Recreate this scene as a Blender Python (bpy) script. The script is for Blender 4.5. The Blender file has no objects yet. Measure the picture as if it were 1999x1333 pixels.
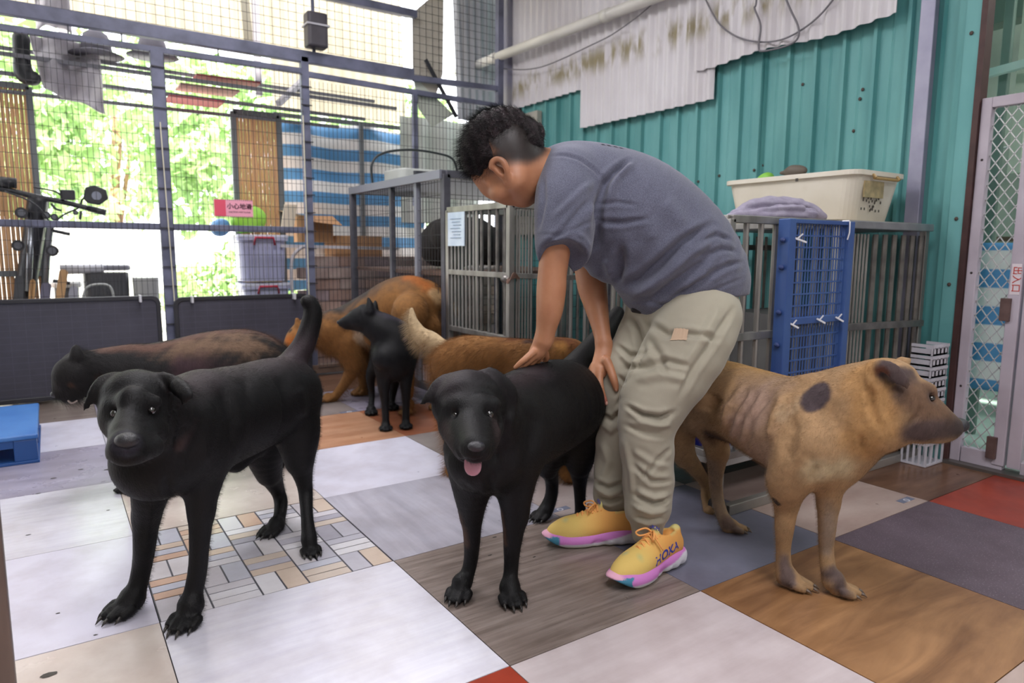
# A boarding kennel room: tiled floor, wire fence, steel cages, seven dogs and their keeper.
# World: X runs along the wire fence, Y along the green wall, metres; floor at z = 0.
import bpy, math, random
import numpy as np
from mathutils import Vector, Matrix
random.seed(7); rng = np.random.default_rng(7)
S = bpy.context.scene; COL = S.collection

# ---------------------------------------------------------------- camera, sky, light, exposure
cam = bpy.data.cameras.new('camera'); camo = bpy.data.objects.new('camera', cam); COL.objects.link(camo)
YAW, PITCH, ROLL = 0.59054, 0.1322, -0.00593
camo.matrix_world = (Matrix.Translation((-0.1638, -2.3404, 0.8827)) @ Matrix.Rotation(-YAW, 4, 'Z')
                     @ Matrix.Rotation(math.pi/2 - PITCH, 4, 'X') @ Matrix.Rotation(-ROLL, 4, 'Z'))
cam.sensor_width = 36.0; cam.lens = 36.0*1346.9/1999.0; cam.clip_start = .05; cam.clip_end = 200
cam.dof.use_dof = True; cam.dof.focus_distance = 1.75; cam.dof.aperture_fstop = 4.0
S.camera = camo

W = bpy.data.worlds.new('sky'); S.world = W; W.use_nodes = True
_n = W.node_tree.nodes; _bg = _n['Background']
_bg.inputs[0].default_value = (0.92, 0.94, 1.0, 1); _bg.inputs[1].default_value = 4.2
sun = bpy.data.lights.new('sun', 'SUN'); sun.energy = 12.0; sun.angle = math.radians(2); sun.color = (1, .95, .86)
suno = bpy.data.objects.new('sun', sun); COL.objects.link(suno); suno.rotation_euler = (math.radians(28), 0, math.radians(18))

def area(name, loc, rot, sx, sy, power, color=(1, 1, 1)):
    l = bpy.data.lights.new(name, 'AREA'); l.shape = 'RECTANGLE'; l.size = sx; l.size_y = sy; l.energy = power; l.color = color
    o = bpy.data.objects.new(name, l); COL.objects.link(o); o.location = loc; o.rotation_euler = rot; return o
area('unseen_overhead_light', (.3, .1, 2.92), (0, 0, 0), 1.3, .5, 34, (.98, .96, 1))  # unseen area lights, assumed overhead to light the room
area('unseen_overhead_light', (.9, 1.0, 2.92), (0, 0, 0), 1.3, .5, 24, (.98, .96, 1))
area('unseen_overhead_light', (.3, -1.9, 2.92), (0, 0, 0), 1.3, .5, 34, (.98, .96, 1))
area('unseen_overhead_light', (.2, -3.7, 2.92), (0, 0, 0), 1.8, .7, 70, (.98, .96, 1))  # unseen fill light added behind the camera to brighten the front

vs = S.view_settings; vs.view_transform = 'Standard'; vs.look = 'None'; vs.gamma = 1; vs.use_curve_mapping = False
vs.exposure = 0.15
S.cycles.use_denoising = True
S.cycles.max_bounces = 8; S.cycles.diffuse_bounces = 4; S.cycles.glossy_bounces = 4; S.cycles.transparent_max_bounces = 24

# ---------------------------------------------------------------- colour and material helpers
def srgb(h):
    if not isinstance(h, str): return tuple(h)
    h = h.lstrip('#'); c = [int(h[i:i+2], 16)/255 for i in (0, 2, 4)]
    return tuple((x/12.92 if x <= .04045 else ((x+.055)/1.055)**2.4) for x in c)
def rgba(c): return (*(srgb(c) if isinstance(c, str) else c), 1)
MATS = {}
def new_mat(name):
    m = bpy.data.materials.new(name); m.use_nodes = True; MATS[name] = m
    nt = m.node_tree; return m, nt, nt.nodes['Principled BSDF']
def noise(nt, scale, detail=4, rough=.5, coord='Object', stretch=(1, 1, 1), rot=(0, 0, 0), dist=0.0):
    tc = nt.nodes.new('ShaderNodeTexCoord'); mp = nt.nodes.new('ShaderNodeMapping'); n = nt.nodes.new('ShaderNodeTexNoise')
    mp.inputs['Scale'].default_value = stretch; mp.inputs['Rotation'].default_value = rot
    n.inputs['Scale'].default_value = scale; n.inputs['Detail'].default_value = detail; n.inputs['Roughness'].default_value = rough
    n.inputs['Distortion'].default_value = dist
    nt.links.new(tc.outputs[coord], mp.inputs[0]); nt.links.new(mp.outputs[0], n.inputs[0]); return n
def ramp(nt, src, stops):
    r = nt.nodes.new('ShaderNodeValToRGB'); e = r.color_ramp.elements
    while len(e) < len(stops): e.new(.5)
    for el, (p, c) in zip(e, stops): el.position = p; el.color = rgba(c)
    nt.links.new(src, r.inputs[0]); return r.outputs[0]
def bump(nt, b, src, strength, dist=.01):
    bn = nt.nodes.new('ShaderNodeBump'); bn.inputs['Strength'].default_value = strength; bn.inputs['Distance'].default_value = dist
    nt.links.new(src, bn.inputs['Height']); nt.links.new(bn.outputs[0], b.inputs['Normal'])
    return bn
def mat(name, c1, c2=None, rough=.6, metal=0.0, scale=8, stretch=(1, 1, 1), bmp=0.0, bscale=None, spec=None, alpha=1.0, trans=0.0, lo=.35, hi=.65, detail=4, dist=0.0, sub=0.0, coat=0.0, rot=(0, 0, 0)):
    if name in MATS: return MATS[name]
    m, nt, b = new_mat(name)
    b.inputs['Base Color'].default_value = rgba(c1); b.inputs['Roughness'].default_value = rough; b.inputs['Metallic'].default_value = metal
    if c2 is not None:
        n = noise(nt, scale, detail, stretch=stretch, dist=dist, rot=rot)
        nt.links.new(ramp(nt, n.outputs[0], [(lo, c1), (hi, c2)]), b.inputs['Base Color'])
    if bmp:
        n2 = noise(nt, bscale or scale*4, 3, stretch=stretch); bump(nt, b, n2.outputs[0], bmp)
    if spec is not None: b.inputs['Specular IOR Level'].default_value = spec
    if alpha < 1: b.inputs['Alpha'].default_value = alpha
    if trans: b.inputs['Transmission Weight'].default_value = trans
    if coat: b.inputs['Coat Weight'].default_value = coat; b.inputs['Coat Roughness'].default_value = .1
    return m

# ---------------------------------------------------------------- object helpers
def link(name, me, m=None, parent=None, smooth=False):
    o = bpy.data.objects.new(name, me); COL.objects.link(o)
    if m is not None:
        for mm in (m if isinstance(m, (list, tuple)) else [m]): me.materials.append(mm)
    if smooth: me.polygons.foreach_set('use_smooth', np.ones(len(me.polygons), dtype=bool))
    if parent is not None:
        o.parent = parent; o.matrix_parent_inverse = Matrix.Translation(-parent.location) if parent.parent is None else Matrix.Identity(4)
        if parent.parent is not None: o.matrix_parent_inverse = Matrix.Identity(4)
    return o
def thing(name, label, cat, loc, group=None):
    o = bpy.data.objects.new(name, None); o.empty_display_size = .05; COL.objects.link(o); o.location = loc
    o['label'] = label; o['category'] = cat
    if group: o['group'] = group
    return o
def tag(o, label, cat, group=None):
    o['label'] = label; o['category'] = cat
    if group: o['group'] = group
    return o
def struct(o): o['kind'] = 'structure'; return o

class MB:
    "collects simple solids; build() links them as one mesh object"
    def __init__(s): s.v = []; s.f = []
    def add(s, vs, fs):
        n = len(s.v); s.v += [tuple(p) for p in vs]; s.f += [tuple(i+n for i in q) for q in fs]; return s
    def box(s, lo, hi, M=None):
        x0, y0, z0 = lo; x1, y1, z1 = hi
        v = [Vector(p) for p in ((x0,y0,z0),(x1,y0,z0),(x1,y1,z0),(x0,y1,z0),(x0,y0,z1),(x1,y0,z1),(x1,y1,z1),(x0,y1,z1))]
        if M is not None: v = [M @ p for p in v]
        return s.add(v, [(0,3,2,1),(4,5,6,7),(0,1,5,4),(1,2,6,5),(2,3,7,6),(3,0,4,7)])
    def bar(s, a, b, w, h=None, up=(0, 0, 1)):
        a, b = Vector(a), Vector(b); d = (b-a).normalized(); u = Vector(up)
        if abs(d.dot(u)) > .95: u = Vector((0, 1, 0))
        r = d.cross(u).normalized(); u = r.cross(d); h = w if h is None else h
        c = [r*(i*w/2)+u*(j*h/2) for i, j in ((-1,-1),(1,-1),(1,1),(-1,1))]
        return s.add([a+q for q in c]+[b+q for q in c], [(3,2,1,0),(4,5,6,7),(0,1,5,4),(1,2,6,5),(2,3,7,6),(3,0,4,7)])
    def tube(s, pts, r, n=8, caps=True):
        pts = [Vector(p) for p in pts]; k = len(pts); rs = r if isinstance(r, (list, tuple)) else [r]*k
        vs = []; u = None
        for i, p in enumerate(pts):
            d = (pts[min(i+1, k-1)]-pts[max(i-1, 0)]).normalized()
            if u is None: u = d.orthogonal().normalized()
            else:
                u = (u-d*u.dot(d)); u = u.normalized() if u.length > 1e-6 else d.orthogonal().normalized()
            w = d.cross(u)
            vs += [p+(u*math.cos(2*math.pi*j/n)+w*math.sin(2*math.pi*j/n))*rs[i] for j in range(n)]
        fs = [(i*n+j, i*n+(j+1)%n, (i+1)*n+(j+1)%n, (i+1)*n+j) for i in range(k-1) for j in range(n)]
        if caps: fs += [tuple(range(n-1, -1, -1)), tuple(range((k-1)*n, k*n))]
        return s.add(vs, fs)
    def ell(s, c, r, nu=16, nv=10, M=None):
        c = Vector(c); vs = []
        for i in range(nv+1):
            t = math.pi*i/nv
            for j in range(nu):
                p = 2*math.pi*j/nu; q = Vector((r[0]*math.sin(t)*math.cos(p), r[1]*math.sin(t)*math.sin(p), r[2]*math.cos(t)))
                vs.append(c+((M @ q) if M is not None else q))
        return s.add(vs, [(i*nu+j, (i+1)*nu+j, (i+1)*nu+(j+1)%nu, i*nu+(j+1)%nu) for i in range(nv) for j in range(nu)])
    def prism(s, poly, z0, z1, M=None):
        n = len(poly); v = [Vector((x, y, z0)) for x, y in poly]+[Vector((x, y, z1)) for x, y in poly]
        if M is not None: v = [M @ p for p in v]
        return s.add(v, [tuple(range(n-1, -1, -1)), tuple(range(n, 2*n))]+[(i, (i+1)%n, (i+1)%n+n, i+n) for i in range(n)])
    def grid(s, fn, nu, nv):
        n = len(s.v); s.v += [tuple(fn(i/nu, j/nv)) for i in range(nu+1) for j in range(nv+1)]
        s.f += [(n+i*(nv+1)+j, n+(i+1)*(nv+1)+j, n+(i+1)*(nv+1)+j+1, n+i*(nv+1)+j+1) for i in range(nu) for j in range(nv)]; return s
    def mesh(s, name):
        me = bpy.data.meshes.new(name); me.from_pydata(s.v, [], s.f); me.update(); return me
    def build(s, name, m, parent=None, smooth=False, bevel=0, solid=0):
        o = link(name, s.mesh(name), m, parent, smooth)
        if solid: q = o.modifiers.new('solid', 'SOLIDIFY'); q.thickness = solid; q.offset = 0
        if bevel: q = o.modifiers.new('bevel', 'BEVEL'); q.width = bevel; q.segments = 2; q.limit_method = 'ANGLE'
        return o
def rbox(w, d, r, n=5):
    "rounded rectangle outline centred on 0"
    out = []
    for cx, cy, a0 in ((w/2-r, d/2-r, 0), (-w/2+r, d/2-r, 90), (-w/2+r, -d/2+r, 180), (w/2-r, -d/2+r, 270)):
        for i in range(n+1):
            a = math.radians(a0+90*i/n); out.append((cx+r*math.cos(a), cy+r*math.sin(a)))
    return out
def text(name, body, size, loc, xdir, ydir, m, parent, ext=.0006, shear=0, align='CENTER', bold=0.0):
    cu = bpy.data.curves.new(name, 'FONT'); cu.body = body; cu.size = size; cu.extrude = ext; cu.align_x = align; cu.align_y = 'CENTER'; cu.shear = shear; cu.offset = bold
    o = bpy.data.objects.new(name+'_src', cu); COL.objects.link(o)
    me = bpy.data.meshes.new_from_object(o.evaluated_get(bpy.context.evaluated_depsgraph_get()))
    bpy.data.objects.remove(o)
    x = Vector(xdir).normalized(); y = Vector(ydir); y = (y-x*y.dot(x)).normalized(); z = x.cross(y)
    M = Matrix((( x.x, y.x, z.x, loc[0]), (x.y, y.y, z.y, loc[1]), (x.z, y.z, z.z, loc[2]), (0, 0, 0, 1)))
    me.transform(M); return link(name, me, m, parent)
def catmull(P, n=6):
    P = [Vector(p) for p in P]; out = []
    for i in range(len(P)-1):
        p0, p1, p2, p3 = P[max(i-1, 0)], P[i], P[i+1], P[min(i+2, len(P)-1)]
        for k in range(n):
            t = k/n; out.append(.5*((2*p1)+(p2-p0)*t+(2*p0-5*p1+4*p2-p3)*t*t+(3*p1-p0-3*p2+p3)*t**3))
    return out+[P[-1]]

# ---------------------------------------------------------------- soft-body modeller: smooth union of tapered limbs, meshed by surface nets
class Body:
    def __init__(s, res, pad=.02): s.items = []; s.res = res; s.pad = pad
    def chain(s, pts, k=.02, n=None, w=1.0, sub=5, cut=False, col=None):
        "pts (x,y,z,r); n,w: squash across direction n by w"
        P = np.array(pts, float)
        if len(P) > 2 and sub > 1:
            Q = []
            for i in range(len(P)-1):
                p0, p1, p2, p3 = P[max(i-1, 0)], P[i], P[i+1], P[min(i+2, len(P)-1)]
                for j in range(sub):
                    t = j/sub; Q.append(.5*((2*p1)+(p2-p0)*t+(2*p0-5*p1+4*p2-p3)*t*t+(3*p1-p0-3*p2+p3)*t**3))
            Q.append(P[-1]); P = np.array(Q); P[:, 3] = np.maximum(P[:, 3], .001)
        elif len(P) == 1: P = np.vstack([P, P+[1e-4, 0, 0, 0]])
        if n is not None: n = np.array(n, float); n /= np.linalg.norm(n)
        s.items.append((P, k, n, w, cut, col)); return s
    def ball(s, p, r, k=.02, n=None, w=1.0, cut=False, col=None): return s.chain([(*p[:3], r)], k, n, w, cut=cut, col=col)
    def field(s):
        lo = np.min([(P[:, :3]-P[:, 3:4]).min(0) for P, k, n, w, c, q in s.items if not c], 0)-s.pad
        hi = np.max([(P[:, :3]+P[:, 3:4]).max(0) for P, k, n, w, c, q in s.items if not c], 0)+s.pad
        h = s.res; N = np.ceil((hi-lo)/h).astype(int)+1
        D = np.full(N, .2, np.float32)
        for P, k, n, w, cut, col in s.items:
            m = k+h*2.5
            blo = np.clip(np.floor(((P[:, :3]-P[:, 3:4]).min(0)-m-lo)/h).astype(int), 0, N); bhi = np.clip(np.ceil(((P[:, :3]+P[:, 3:4]).max(0)+m-lo)/h).astype(int)+1, 0, N)
            if (bhi <= blo).any(): continue
            d = np.full(bhi-blo, 9., np.float32)
            for a, b in zip(P[:-1], P[1:]):
                l2 = np.clip(np.floor((np.minimum(a[:3]-a[3], b[:3]-b[3])-m-lo)/h).astype(int), blo, bhi); h2 = np.clip(np.ceil((np.maximum(a[:3]+a[3], b[:3]+b[3])+m-lo)/h).astype(int)+1, blo, bhi)
                if (h2 <= l2).any(): continue
                ax = [lo[i]+h*np.arange(l2[i], h2[i], dtype=np.float32) for i in range(3)]
                X = ax[0][:, None, None]-a[0]; Y = ax[1][None, :, None]-a[1]; Z = ax[2][None, None, :]-a[2]
                ba = b[:3]-a[:3]
                if n is not None and w != 1.0:
                    # stretch space along n so that the limb comes out thinner there
                    g = 1/w-1; dn = X*n[0]+Y*n[1]+Z*n[2]; X = X+g*dn*n[0]; Y = Y+g*dn*n[1]; Z = Z+g*dn*n[2]; bn = ba@n; bb = ba+g*bn*n
                else: bb = ba
                L = bb@bb+1e-12; t = np.clip((X*bb[0]+Y*bb[1]+Z*bb[2])/L, 0, 1)
                q = np.sqrt((X-t*bb[0])**2+(Y-t*bb[1])**2+(Z-t*bb[2])**2)-(a[3]+(b[3]-a[3])*t)
                if w < 1: q = q*(w+.25*(1-w))
                sl = tuple(slice(l2[i]-blo[i], h2[i]-blo[i]) for i in range(3)); d[sl] = np.minimum(d[sl], q)
            sl = tuple(slice(blo[i], bhi[i]) for i in range(3)); D0 = D[sl]
            kk = max(k, 1e-5)
            if cut:
                e = np.maximum(kk-np.abs(D0+d), 0)/kk; D[sl] = np.maximum(D0, -d)+e*e*kk/4
            else:
                e = np.maximum(kk-np.abs(D0-d), 0)/kk; D[sl] = np.minimum(D0, d)-e*e*kk/4
        return lo, h, D
    def nets(s, fn=None, smooth=2):
        lo, h, D = s.field()
        if fn is not None:
            ax = [lo[i]+h*np.arange(D.shape[i], dtype=np.float32) for i in range(3)]
            D = fn(ax[0][:, None, None], ax[1][None, :, None], ax[2][None, None, :], D).astype(np.float32)
        for i in range(3):  # close the border
            for e in (0, -1):
                sl = [slice(None)]*3; sl[i] = e; D[tuple(sl)] = np.maximum(D[tuple(sl)], .01)
        ins = D < 0; nx, ny, nz = D.shape
        c = np.zeros((nx-1, ny-1, nz-1), np.int8)
        offs = [(i, j, k) for i in (0, 1) for j in (0, 1) for k in (0, 1)]
        for i, j, k in offs: c += ins[i:nx-1+i, j:ny-1+j, k:nz-1+k]
        act = (c > 0) & (c < 8); idx = np.full(act.shape, -1, np.int64); ii = np.argwhere(act); idx[act] = np.arange(len(ii))
        acc = np.zeros((len(ii), 3)); cnt = np.zeros(len(ii))
        vals = {o: D[ii[:, 0]+o[0], ii[:, 1]+o[1], ii[:, 2]+o[2]] for o in offs}
        for a in offs:
            for ax in range(3):
                if a[ax]: continue
                b = list(a); b[ax] = 1; b = tuple(b); va, vb = vals[a], vals[b]
                m = (va < 0) != (vb < 0); t = va[m]/(va[m]-vb[m])
                p = np.tile(np.array(a, float), (m.sum(), 1)); p[:, ax] += t; acc[m] += p; cnt[m] += 1
        V = lo+h*(ii+acc/cnt[:, None])
        F = []
        for ax in range(3):
            b, c2 = (ax+1) % 3, (ax+2) % 3
            sa = [slice(1, -1)]*3; sa[ax] = slice(0, -1); sb = [slice(1, -1)]*3; sb[ax] = slice(1, None)
            A = ins[tuple(sa)]; B = ins[tuple(sb)]; e = np.argwhere(A != B); off = np.array([1, 1, 1]); off[ax] = 0; e = e+off
            sgn = ins[e[:, 0], e[:, 1], e[:, 2]]
            q = []
            for db, dc in ((-1, -1), (0, -1), (0, 0), (-1, 0)):
                g = e.copy(); g[:, b] += db; g[:, c2] += dc; q.append(idx[g[:, 0], g[:, 1], g[:, 2]])
            q = np.stack(q, 1); q[~sgn] = q[~sgn][:, ::-1]; F.append(q)
        F = np.vstack(F); F = F[(F >= 0).all(1)]
        E = np.vstack([F[:, [0, 1]], F[:, [1, 2]], F[:, [2, 3]], F[:, [3, 0]]])
        for _ in range(smooth):
            S2 = np.zeros_like(V); n2 = np.bincount(E[:, 0], minlength=len(V))+np.bincount(E[:, 1], minlength=len(V))
            for a in range(3): S2[:, a] = np.bincount(E[:, 0], V[E[:, 1], a], len(V))+np.bincount(E[:, 1], V[E[:, 0], a], len(V))
            V = V*.4+.6*S2/np.maximum(n2, 1)[:, None]
        return V, F
def np_mesh(name, V, F, m, parent=None, color=None):
    me = bpy.data.meshes.new(name); me.vertices.add(len(V)); me.vertices.foreach_set('co', V.astype(np.float32).ravel())
    k = F.shape[1]; me.loops.add(len(F)*k); me.loops.foreach_set('vertex_index', F.astype(np.int32).ravel())
    me.polygons.add(len(F)); me.polygons.foreach_set('loop_start', np.arange(0, len(F)*k, k, dtype=np.int32))
    me.update(calc_edges=True)
    if color is not None:
        ca = me.color_attributes.new('coat', 'FLOAT_COLOR', 'POINT'); ca.data.foreach_set('color', np.hstack([color, np.ones((len(V), 1))]).astype(np.float32).ravel())
    return link(name, me, m, parent, True)
def paint(V, base, spots):
    "spots: (centre, radius, colour, softness 0-1[, noise])"
    C = np.tile(np.array(srgb(base)), (len(V), 1))
    nz = .55*np.sin(V@np.array([33., 21, 27])+2*np.sin(V@np.array([11., -29, 17])))*np.sin(V@np.array([-17., 38, 31])+1.3)+.3*np.sin(V@np.array([93., 41, -57]))*np.sin(V@np.array([-37., 88, 61])+1.3)+.15*np.sin(V@np.array([251., -167, 195]))*np.sin(V@np.array([-231., 287, 145])+2.1)
    for sp in spots:
        c, r, col, soft = sp[:4]; jit = sp[4] if len(sp) > 4 else .25
        if isinstance(c, list):   # polyline
            d = np.full(len(V), 9.)
            for a, b in zip(c[:-1], c[1:]):
                a, b = np.array(a[:3], float), np.array(b[:3], float); ba = b-a; t = np.clip((V-a)@ba/(ba@ba+1e-9), 0, 1); d = np.minimum(d, np.linalg.norm(V-a-t[:, None]*ba, axis=1))
        else: d = np.linalg.norm(V-np.array(c[:3]), axis=1)
        w = np.clip((1-d/r+nz*jit)/max(soft, .02), 0, 1); w = w*w*(3-2*w)
        C = C*(1-w[:, None])+np.array(srgb(col))*w[:, None]
    return C

def normals(V, F):
    n = np.cross(V[F[:, 2]]-V[F[:, 0]], V[F[:, 3]]-V[F[:, 1]]); N = np.zeros_like(V)
    for c in range(4):
        for a in range(3): N[:, a] += np.bincount(F[:, c], n[:, a], len(V))
    return N/np.maximum(np.linalg.norm(N, axis=1), 1e-9)[:, None]
def emboss(V, F, folds, d=(.557, .83, -.1), side=True):
    "presses folds into (depth < 0) or raises them out of (depth > 0) the side of a garment or coat that faces -d; folds: (polyline (x,y,z,width), depth)"
    d = np.array(d, float); d /= np.linalg.norm(d); N = normals(V, F); fac = np.clip(-(N@d)*2.2, 0, 1) if side else np.ones(len(V))
    fac = fac*(-(N@d) > 0)
    e1 = np.cross(d, [0, 0, 1.]); e1 /= np.linalg.norm(e1); e2 = np.cross(e1, d); P = np.stack([V@e1, V@e2], 1); disp = np.zeros(len(V))
    for poly, dep in folds:
        Q = np.array([(*p, q[3]) for p, q in zip([np.array(q[:3]) for q in poly], poly)]); n = len(Q); dn = Q[:, :3]@d
        R_ = np.stack([Q[:, :3]@e1, Q[:, :3]@e2, Q[:, 3]], 1)
        best = np.full(len(V), 9.); wid = np.full(len(V), .01); tt = np.zeros(len(V)); depth_at = np.zeros(len(V))
        for i in range(n-1):
            a, b = R_[i, :2], R_[i+1, :2]; ba = b-a; t = np.clip((P-a)@ba/(ba@ba+1e-12), 0, 1); dd = np.linalg.norm(P-a-t[:, None]*ba, axis=1); m = dd < best
            best[m] = dd[m]; wid[m] = (R_[i, 2]+(R_[i+1, 2]-R_[i, 2])*t)[m]; tt[m] = (i+t[m])/(n-1); depth_at[m] = (dn[i]+(dn[i+1]-dn[i])*t)[m]
        x = best/wid; prof = np.exp(-x*x)-.35*np.exp(-(x-1.9)**2)
        disp += dep*prof*np.clip(tt*5+.15, 0, 1)*np.clip((1-tt)*5+.15, 0, 1)*(np.abs(V@d-depth_at) < .14)
    return V+N*(disp*fac)[:, None]

# ================================================================ THE ROOM
T = .6
floor = thing('floor', 'patchwork tiled floor of odd ceramic tiles', 'floor', (0, 0, 0)); floor['kind'] = 'structure'
del floor['category']
MB().box((-3, -5, -.05), (3.02, 2.62, -.0075)).build('screed', mat('grout', '#3b3a3c', rough=.9), floor)

def tile_mat(name, c1, c2, scale=3, stretch=(1, 1, 1), rough=.3, bmp=.0, rot=(0, 0, 0), detail=6, dist=0., lo=.3, hi=.7, bscale=None, spec=.5, speck=None):
    m, nt, b = new_mat(name)
    n = noise(nt, scale, detail, .6, stretch=stretch, rot=rot, dist=dist)
    col = ramp(nt, n.outputs[0], [(lo, c1), (hi, c2)])
    if speck:
        v = noise(nt, 220, 2, .5); mx = nt.nodes.new('ShaderNodeMix'); mx.data_type = 'RGBA'
        nt.links.new(ramp(nt, v.outputs[0], [(.60, '#000000'), (.70, '#9a9a9a')]), mx.inputs[0]); nt.links.new(col, mx.inputs[6]); mx.inputs[7].default_value = rgba(speck); col = mx.outputs[2]
    # grime smears and dried drops left by paws
    g = noise(nt, 5, 5, .6, 'Object'); mx = nt.nodes.new('ShaderNodeMix'); mx.data_type = 'RGBA'; mx.blend_type = 'MULTIPLY'
    nt.links.new(ramp(nt, g.outputs[0], [(.35, '#e6e2e0'), (.6, '#ffffff')]), mx.inputs[7]); mx.inputs[0].default_value = .8
    nt.links.new(col, mx.inputs[6]); nt.links.new(mx.outputs[2], b.inputs['Base Color'])
    r2 = noise(nt, 9, 4, .6); mr = nt.nodes.new('ShaderNodeMapRange'); mr.inputs[3].default_value = rough*.75; mr.inputs[4].default_value = rough*1.3
    nt.links.new(r2.outputs[0], mr.inputs[0]); nt.links.new(mr.outputs[0], b.inputs['Roughness'])
    b.inputs['Specular IOR Level'].default_value = spec
    if bmp: bump(nt, b, noise(nt, bscale or scale*3, 4, stretch=stretch, rot=rot).outputs[0], bmp, .004)
    return m
TM = dict(
    white=tile_mat('white_streaked_tile', '#cdcbd8', '#dad9e2', 14, (.25, 3, 1), .17, .10),
    lilac=tile_mat('pale_lilac_tile', '#cdcada', '#d5d3e2', 4, rough=.2, bmp=.03),
    palewhite=tile_mat('plain_white_tile', '#d0cfde', '#d8d7e6', 4, rough=.3, bmp=.02),
    beige=tile_mat('beige_stone_tile', (.59, .50, .45), (.68, .61, .56), 6, rough=.25, bmp=.03),
    brownwood=tile_mat('grey_brown_wood_tile', '#62564f', '#948781', 14, (.22, 3.2, 1), .3, .25, detail=8),
    greywood=tile_mat('light_grey_wood_tile', '#9e9ca9', '#b7b5c1', 9, (2.6, .25, 1), .3, .15, detail=8),
    cream=tile_mat('cream_travertine_tile', '#b8abad', '#cabfc1', 8, (.3, 2.4, 1), .33, .06, detail=7),
    slate=tile_mat('blue_grey_slate_tile', '#686878', '#7a7a8c', 4, rough=.35, bmp=.08, bscale=40),
    oak=tile_mat('warm_oak_tile', '#6f4c31', '#a67c55', 6, (.35, 2.0, 1), .32, .05, rot=(0, 0, .8), detail=5, dist=1.0),
    pinkstone=tile_mat('pinkish_marble_tile', '#a38b82', '#bba9a1', 5, (.6, 1.8, 1), .3, .03, detail=7),
    purple=tile_mat('purple_speckled_tile', '#544650', '#62545e', 6, rough=.4, speck='#c8bfc8'),
    walnut=tile_mat('dark_walnut_tile', '#55382a', '#84634d', 8, (.3, 2.6, 1), .3, .05, detail=7),
    red=tile_mat('brick_red_tile', '#8c3222', '#a03e2a', 5, rough=.35, bmp=.05, bscale=60),
    logo=tile_mat('dusty_pink_tile', '#a89a97', '#b9adab', 5, (1, 1.6, 1), .3, .03),
    orange=tile_mat('orange_wood_tile', '#a9785a', '#c69a7c', 5, (.35, 2.4, 1), .3, .03, detail=6),
    rust=tile_mat('rusty_brown_tile', '#8d5238', '#ad7052', 5, (.4, 2.0, 1), .3, .03, detail=6),
    taupe=tile_mat('taupe_tile', '#7d7472', '#948b88', 5, (1, .5, 1), .3, .03),
    dusk=tile_mat('mauve_grey_tile', '#908b9c', '#a6a1b4', 8, (.3, 2, 1), .28, .05),
    dark=tile_mat('dark_striped_tile', '#33261f', '#5c463a', 10, (.25, 3, 1), .3, .1, detail=6))
layout = {(0, 0): 'herring', (-1, 0): 'lilac', (-1, 1): 'beige', (0, 1): 'white', (1, 1): 'brownwood', (1, 0): 'greywood', (0, 2): 'red', (1, 2): 'cream',
          (2, 1): 'slate', (2, 2): 'oak', (3, 1): 'pinkstone', (3, 2): 'purple', (4, 1): 'walnut', (4, 2): 'red', (4, 3): 'pinkstone', (3, 3): 'pinkstone', (2, 3): 'pinkstone', (2, 0): 'logo',
          (1, -1): 'palewhite', (0, -1): 'beige', (-1, -1): 'white', (-1, -2): 'dusk', (0, -2): 'palewhite', (1, -2): 'orange', (2, -1): 'taupe', (2, -2): 'rust',
          (3, 0): 'dark', (4, 0): 'dark', (3, -1): 'walnut', (1, -3): 'taupe', (2, -3): 'dusk', (0, -3): 'white', (-1, -3): 'palewhite', (3, -2): 'dusk', (3, -3): 'slate', (1, -4): 'logo', (2, -4): 'walnut', (0, -4): 'dusk'}
pool = ['white', 'dusk', 'taupe', 'palewhite', 'logo', 'brownwood', 'pinkstone', 'orange']
tb = MB().box((.0012, -.5988, -.0075), (.5988, -.0012, 0))
for i in range(-5, 5):
    for j in range(-5, 9):
        k = layout.get((i, j)) or pool[(i*7+j*3) % len(pool)]
        if j == -5: continue
        if k == 'herring': continue
        me = tb.mesh('tile'); o = link('tile', me, TM[k], floor)
        o.location = (i*T, -j*T, 0)
        if (i+j) % 3 == 0: o.location.z = -.0006
# the woven-brick tile: each little brick is a piece of its own, proud of dark joints
hb = MB().box((.0012, -.5988, -.0075), (.5988, -.0012, -.0022)).build('tile', mat('woven_joint', '#4b4a52', rough=.5), floor)
cols = ['#d6d4da', '#d2ced2', '#c9c5cc', '#cdbbac', '#b9b7c2', '#cbbdb1', '#a5a2ad', '#dad8dd', '#ccae9b', '#c0c1cd', '#d4d2d8']  # brick colours lightened to stand in for whitish floor reflections
bm_ = [tile_mat('glazed_brick_%d' % q, c, c, 6, rough=.2, bmp=.12, bscale=26) for q, c in enumerate(cols)]
g_ = .0024; u_ = .5976/5
for a in range(5):
    for b in range(5):
        x0 = .0012+a*u_; y0 = -.5988+b*u_
        if (a+b) % 2: parts = [(x0+g_, y0+g_+q*u_/3, x0+u_-g_, y0+(q+1)*u_/3-g_) for q in range(3)]
        else: parts = [(x0+g_+q*u_/2, y0+g_, x0+(q+1)*u_/2-g_, y0+u_-g_) for q in range(2)]
        for (xa, ya, xb, yb) in parts:
            link('brick', MB().box((xa, ya, -.0022), (xb, yb, -.0002-random.random()*.0008)).mesh('brick'), random.choice(bm_), hb)
# printed maker's stamps on three tiles
stampm = mat('stamp_ink', '#6f7488', rough=.5)
for (x, y, s) in ((.93, 1.38, .05), (1.15, 1.215, .05), (2.36, -.42, .0), (1.24, -.545, .04), (2.34, -1.15, .04)):
    if s:
        mb = MB().box((x-s, y-s*.35, .0001), (x+s, y+s*.35, .0006)); o = mb.build('stamp', stampm, floor)
        text('stamp_mark', 'o', s*1.2, (x, y, .0008), (1, 0, 0), (0, 1, 0), mat('stamp_pale', '#c9c7cf', rough=.5), floor)
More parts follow.
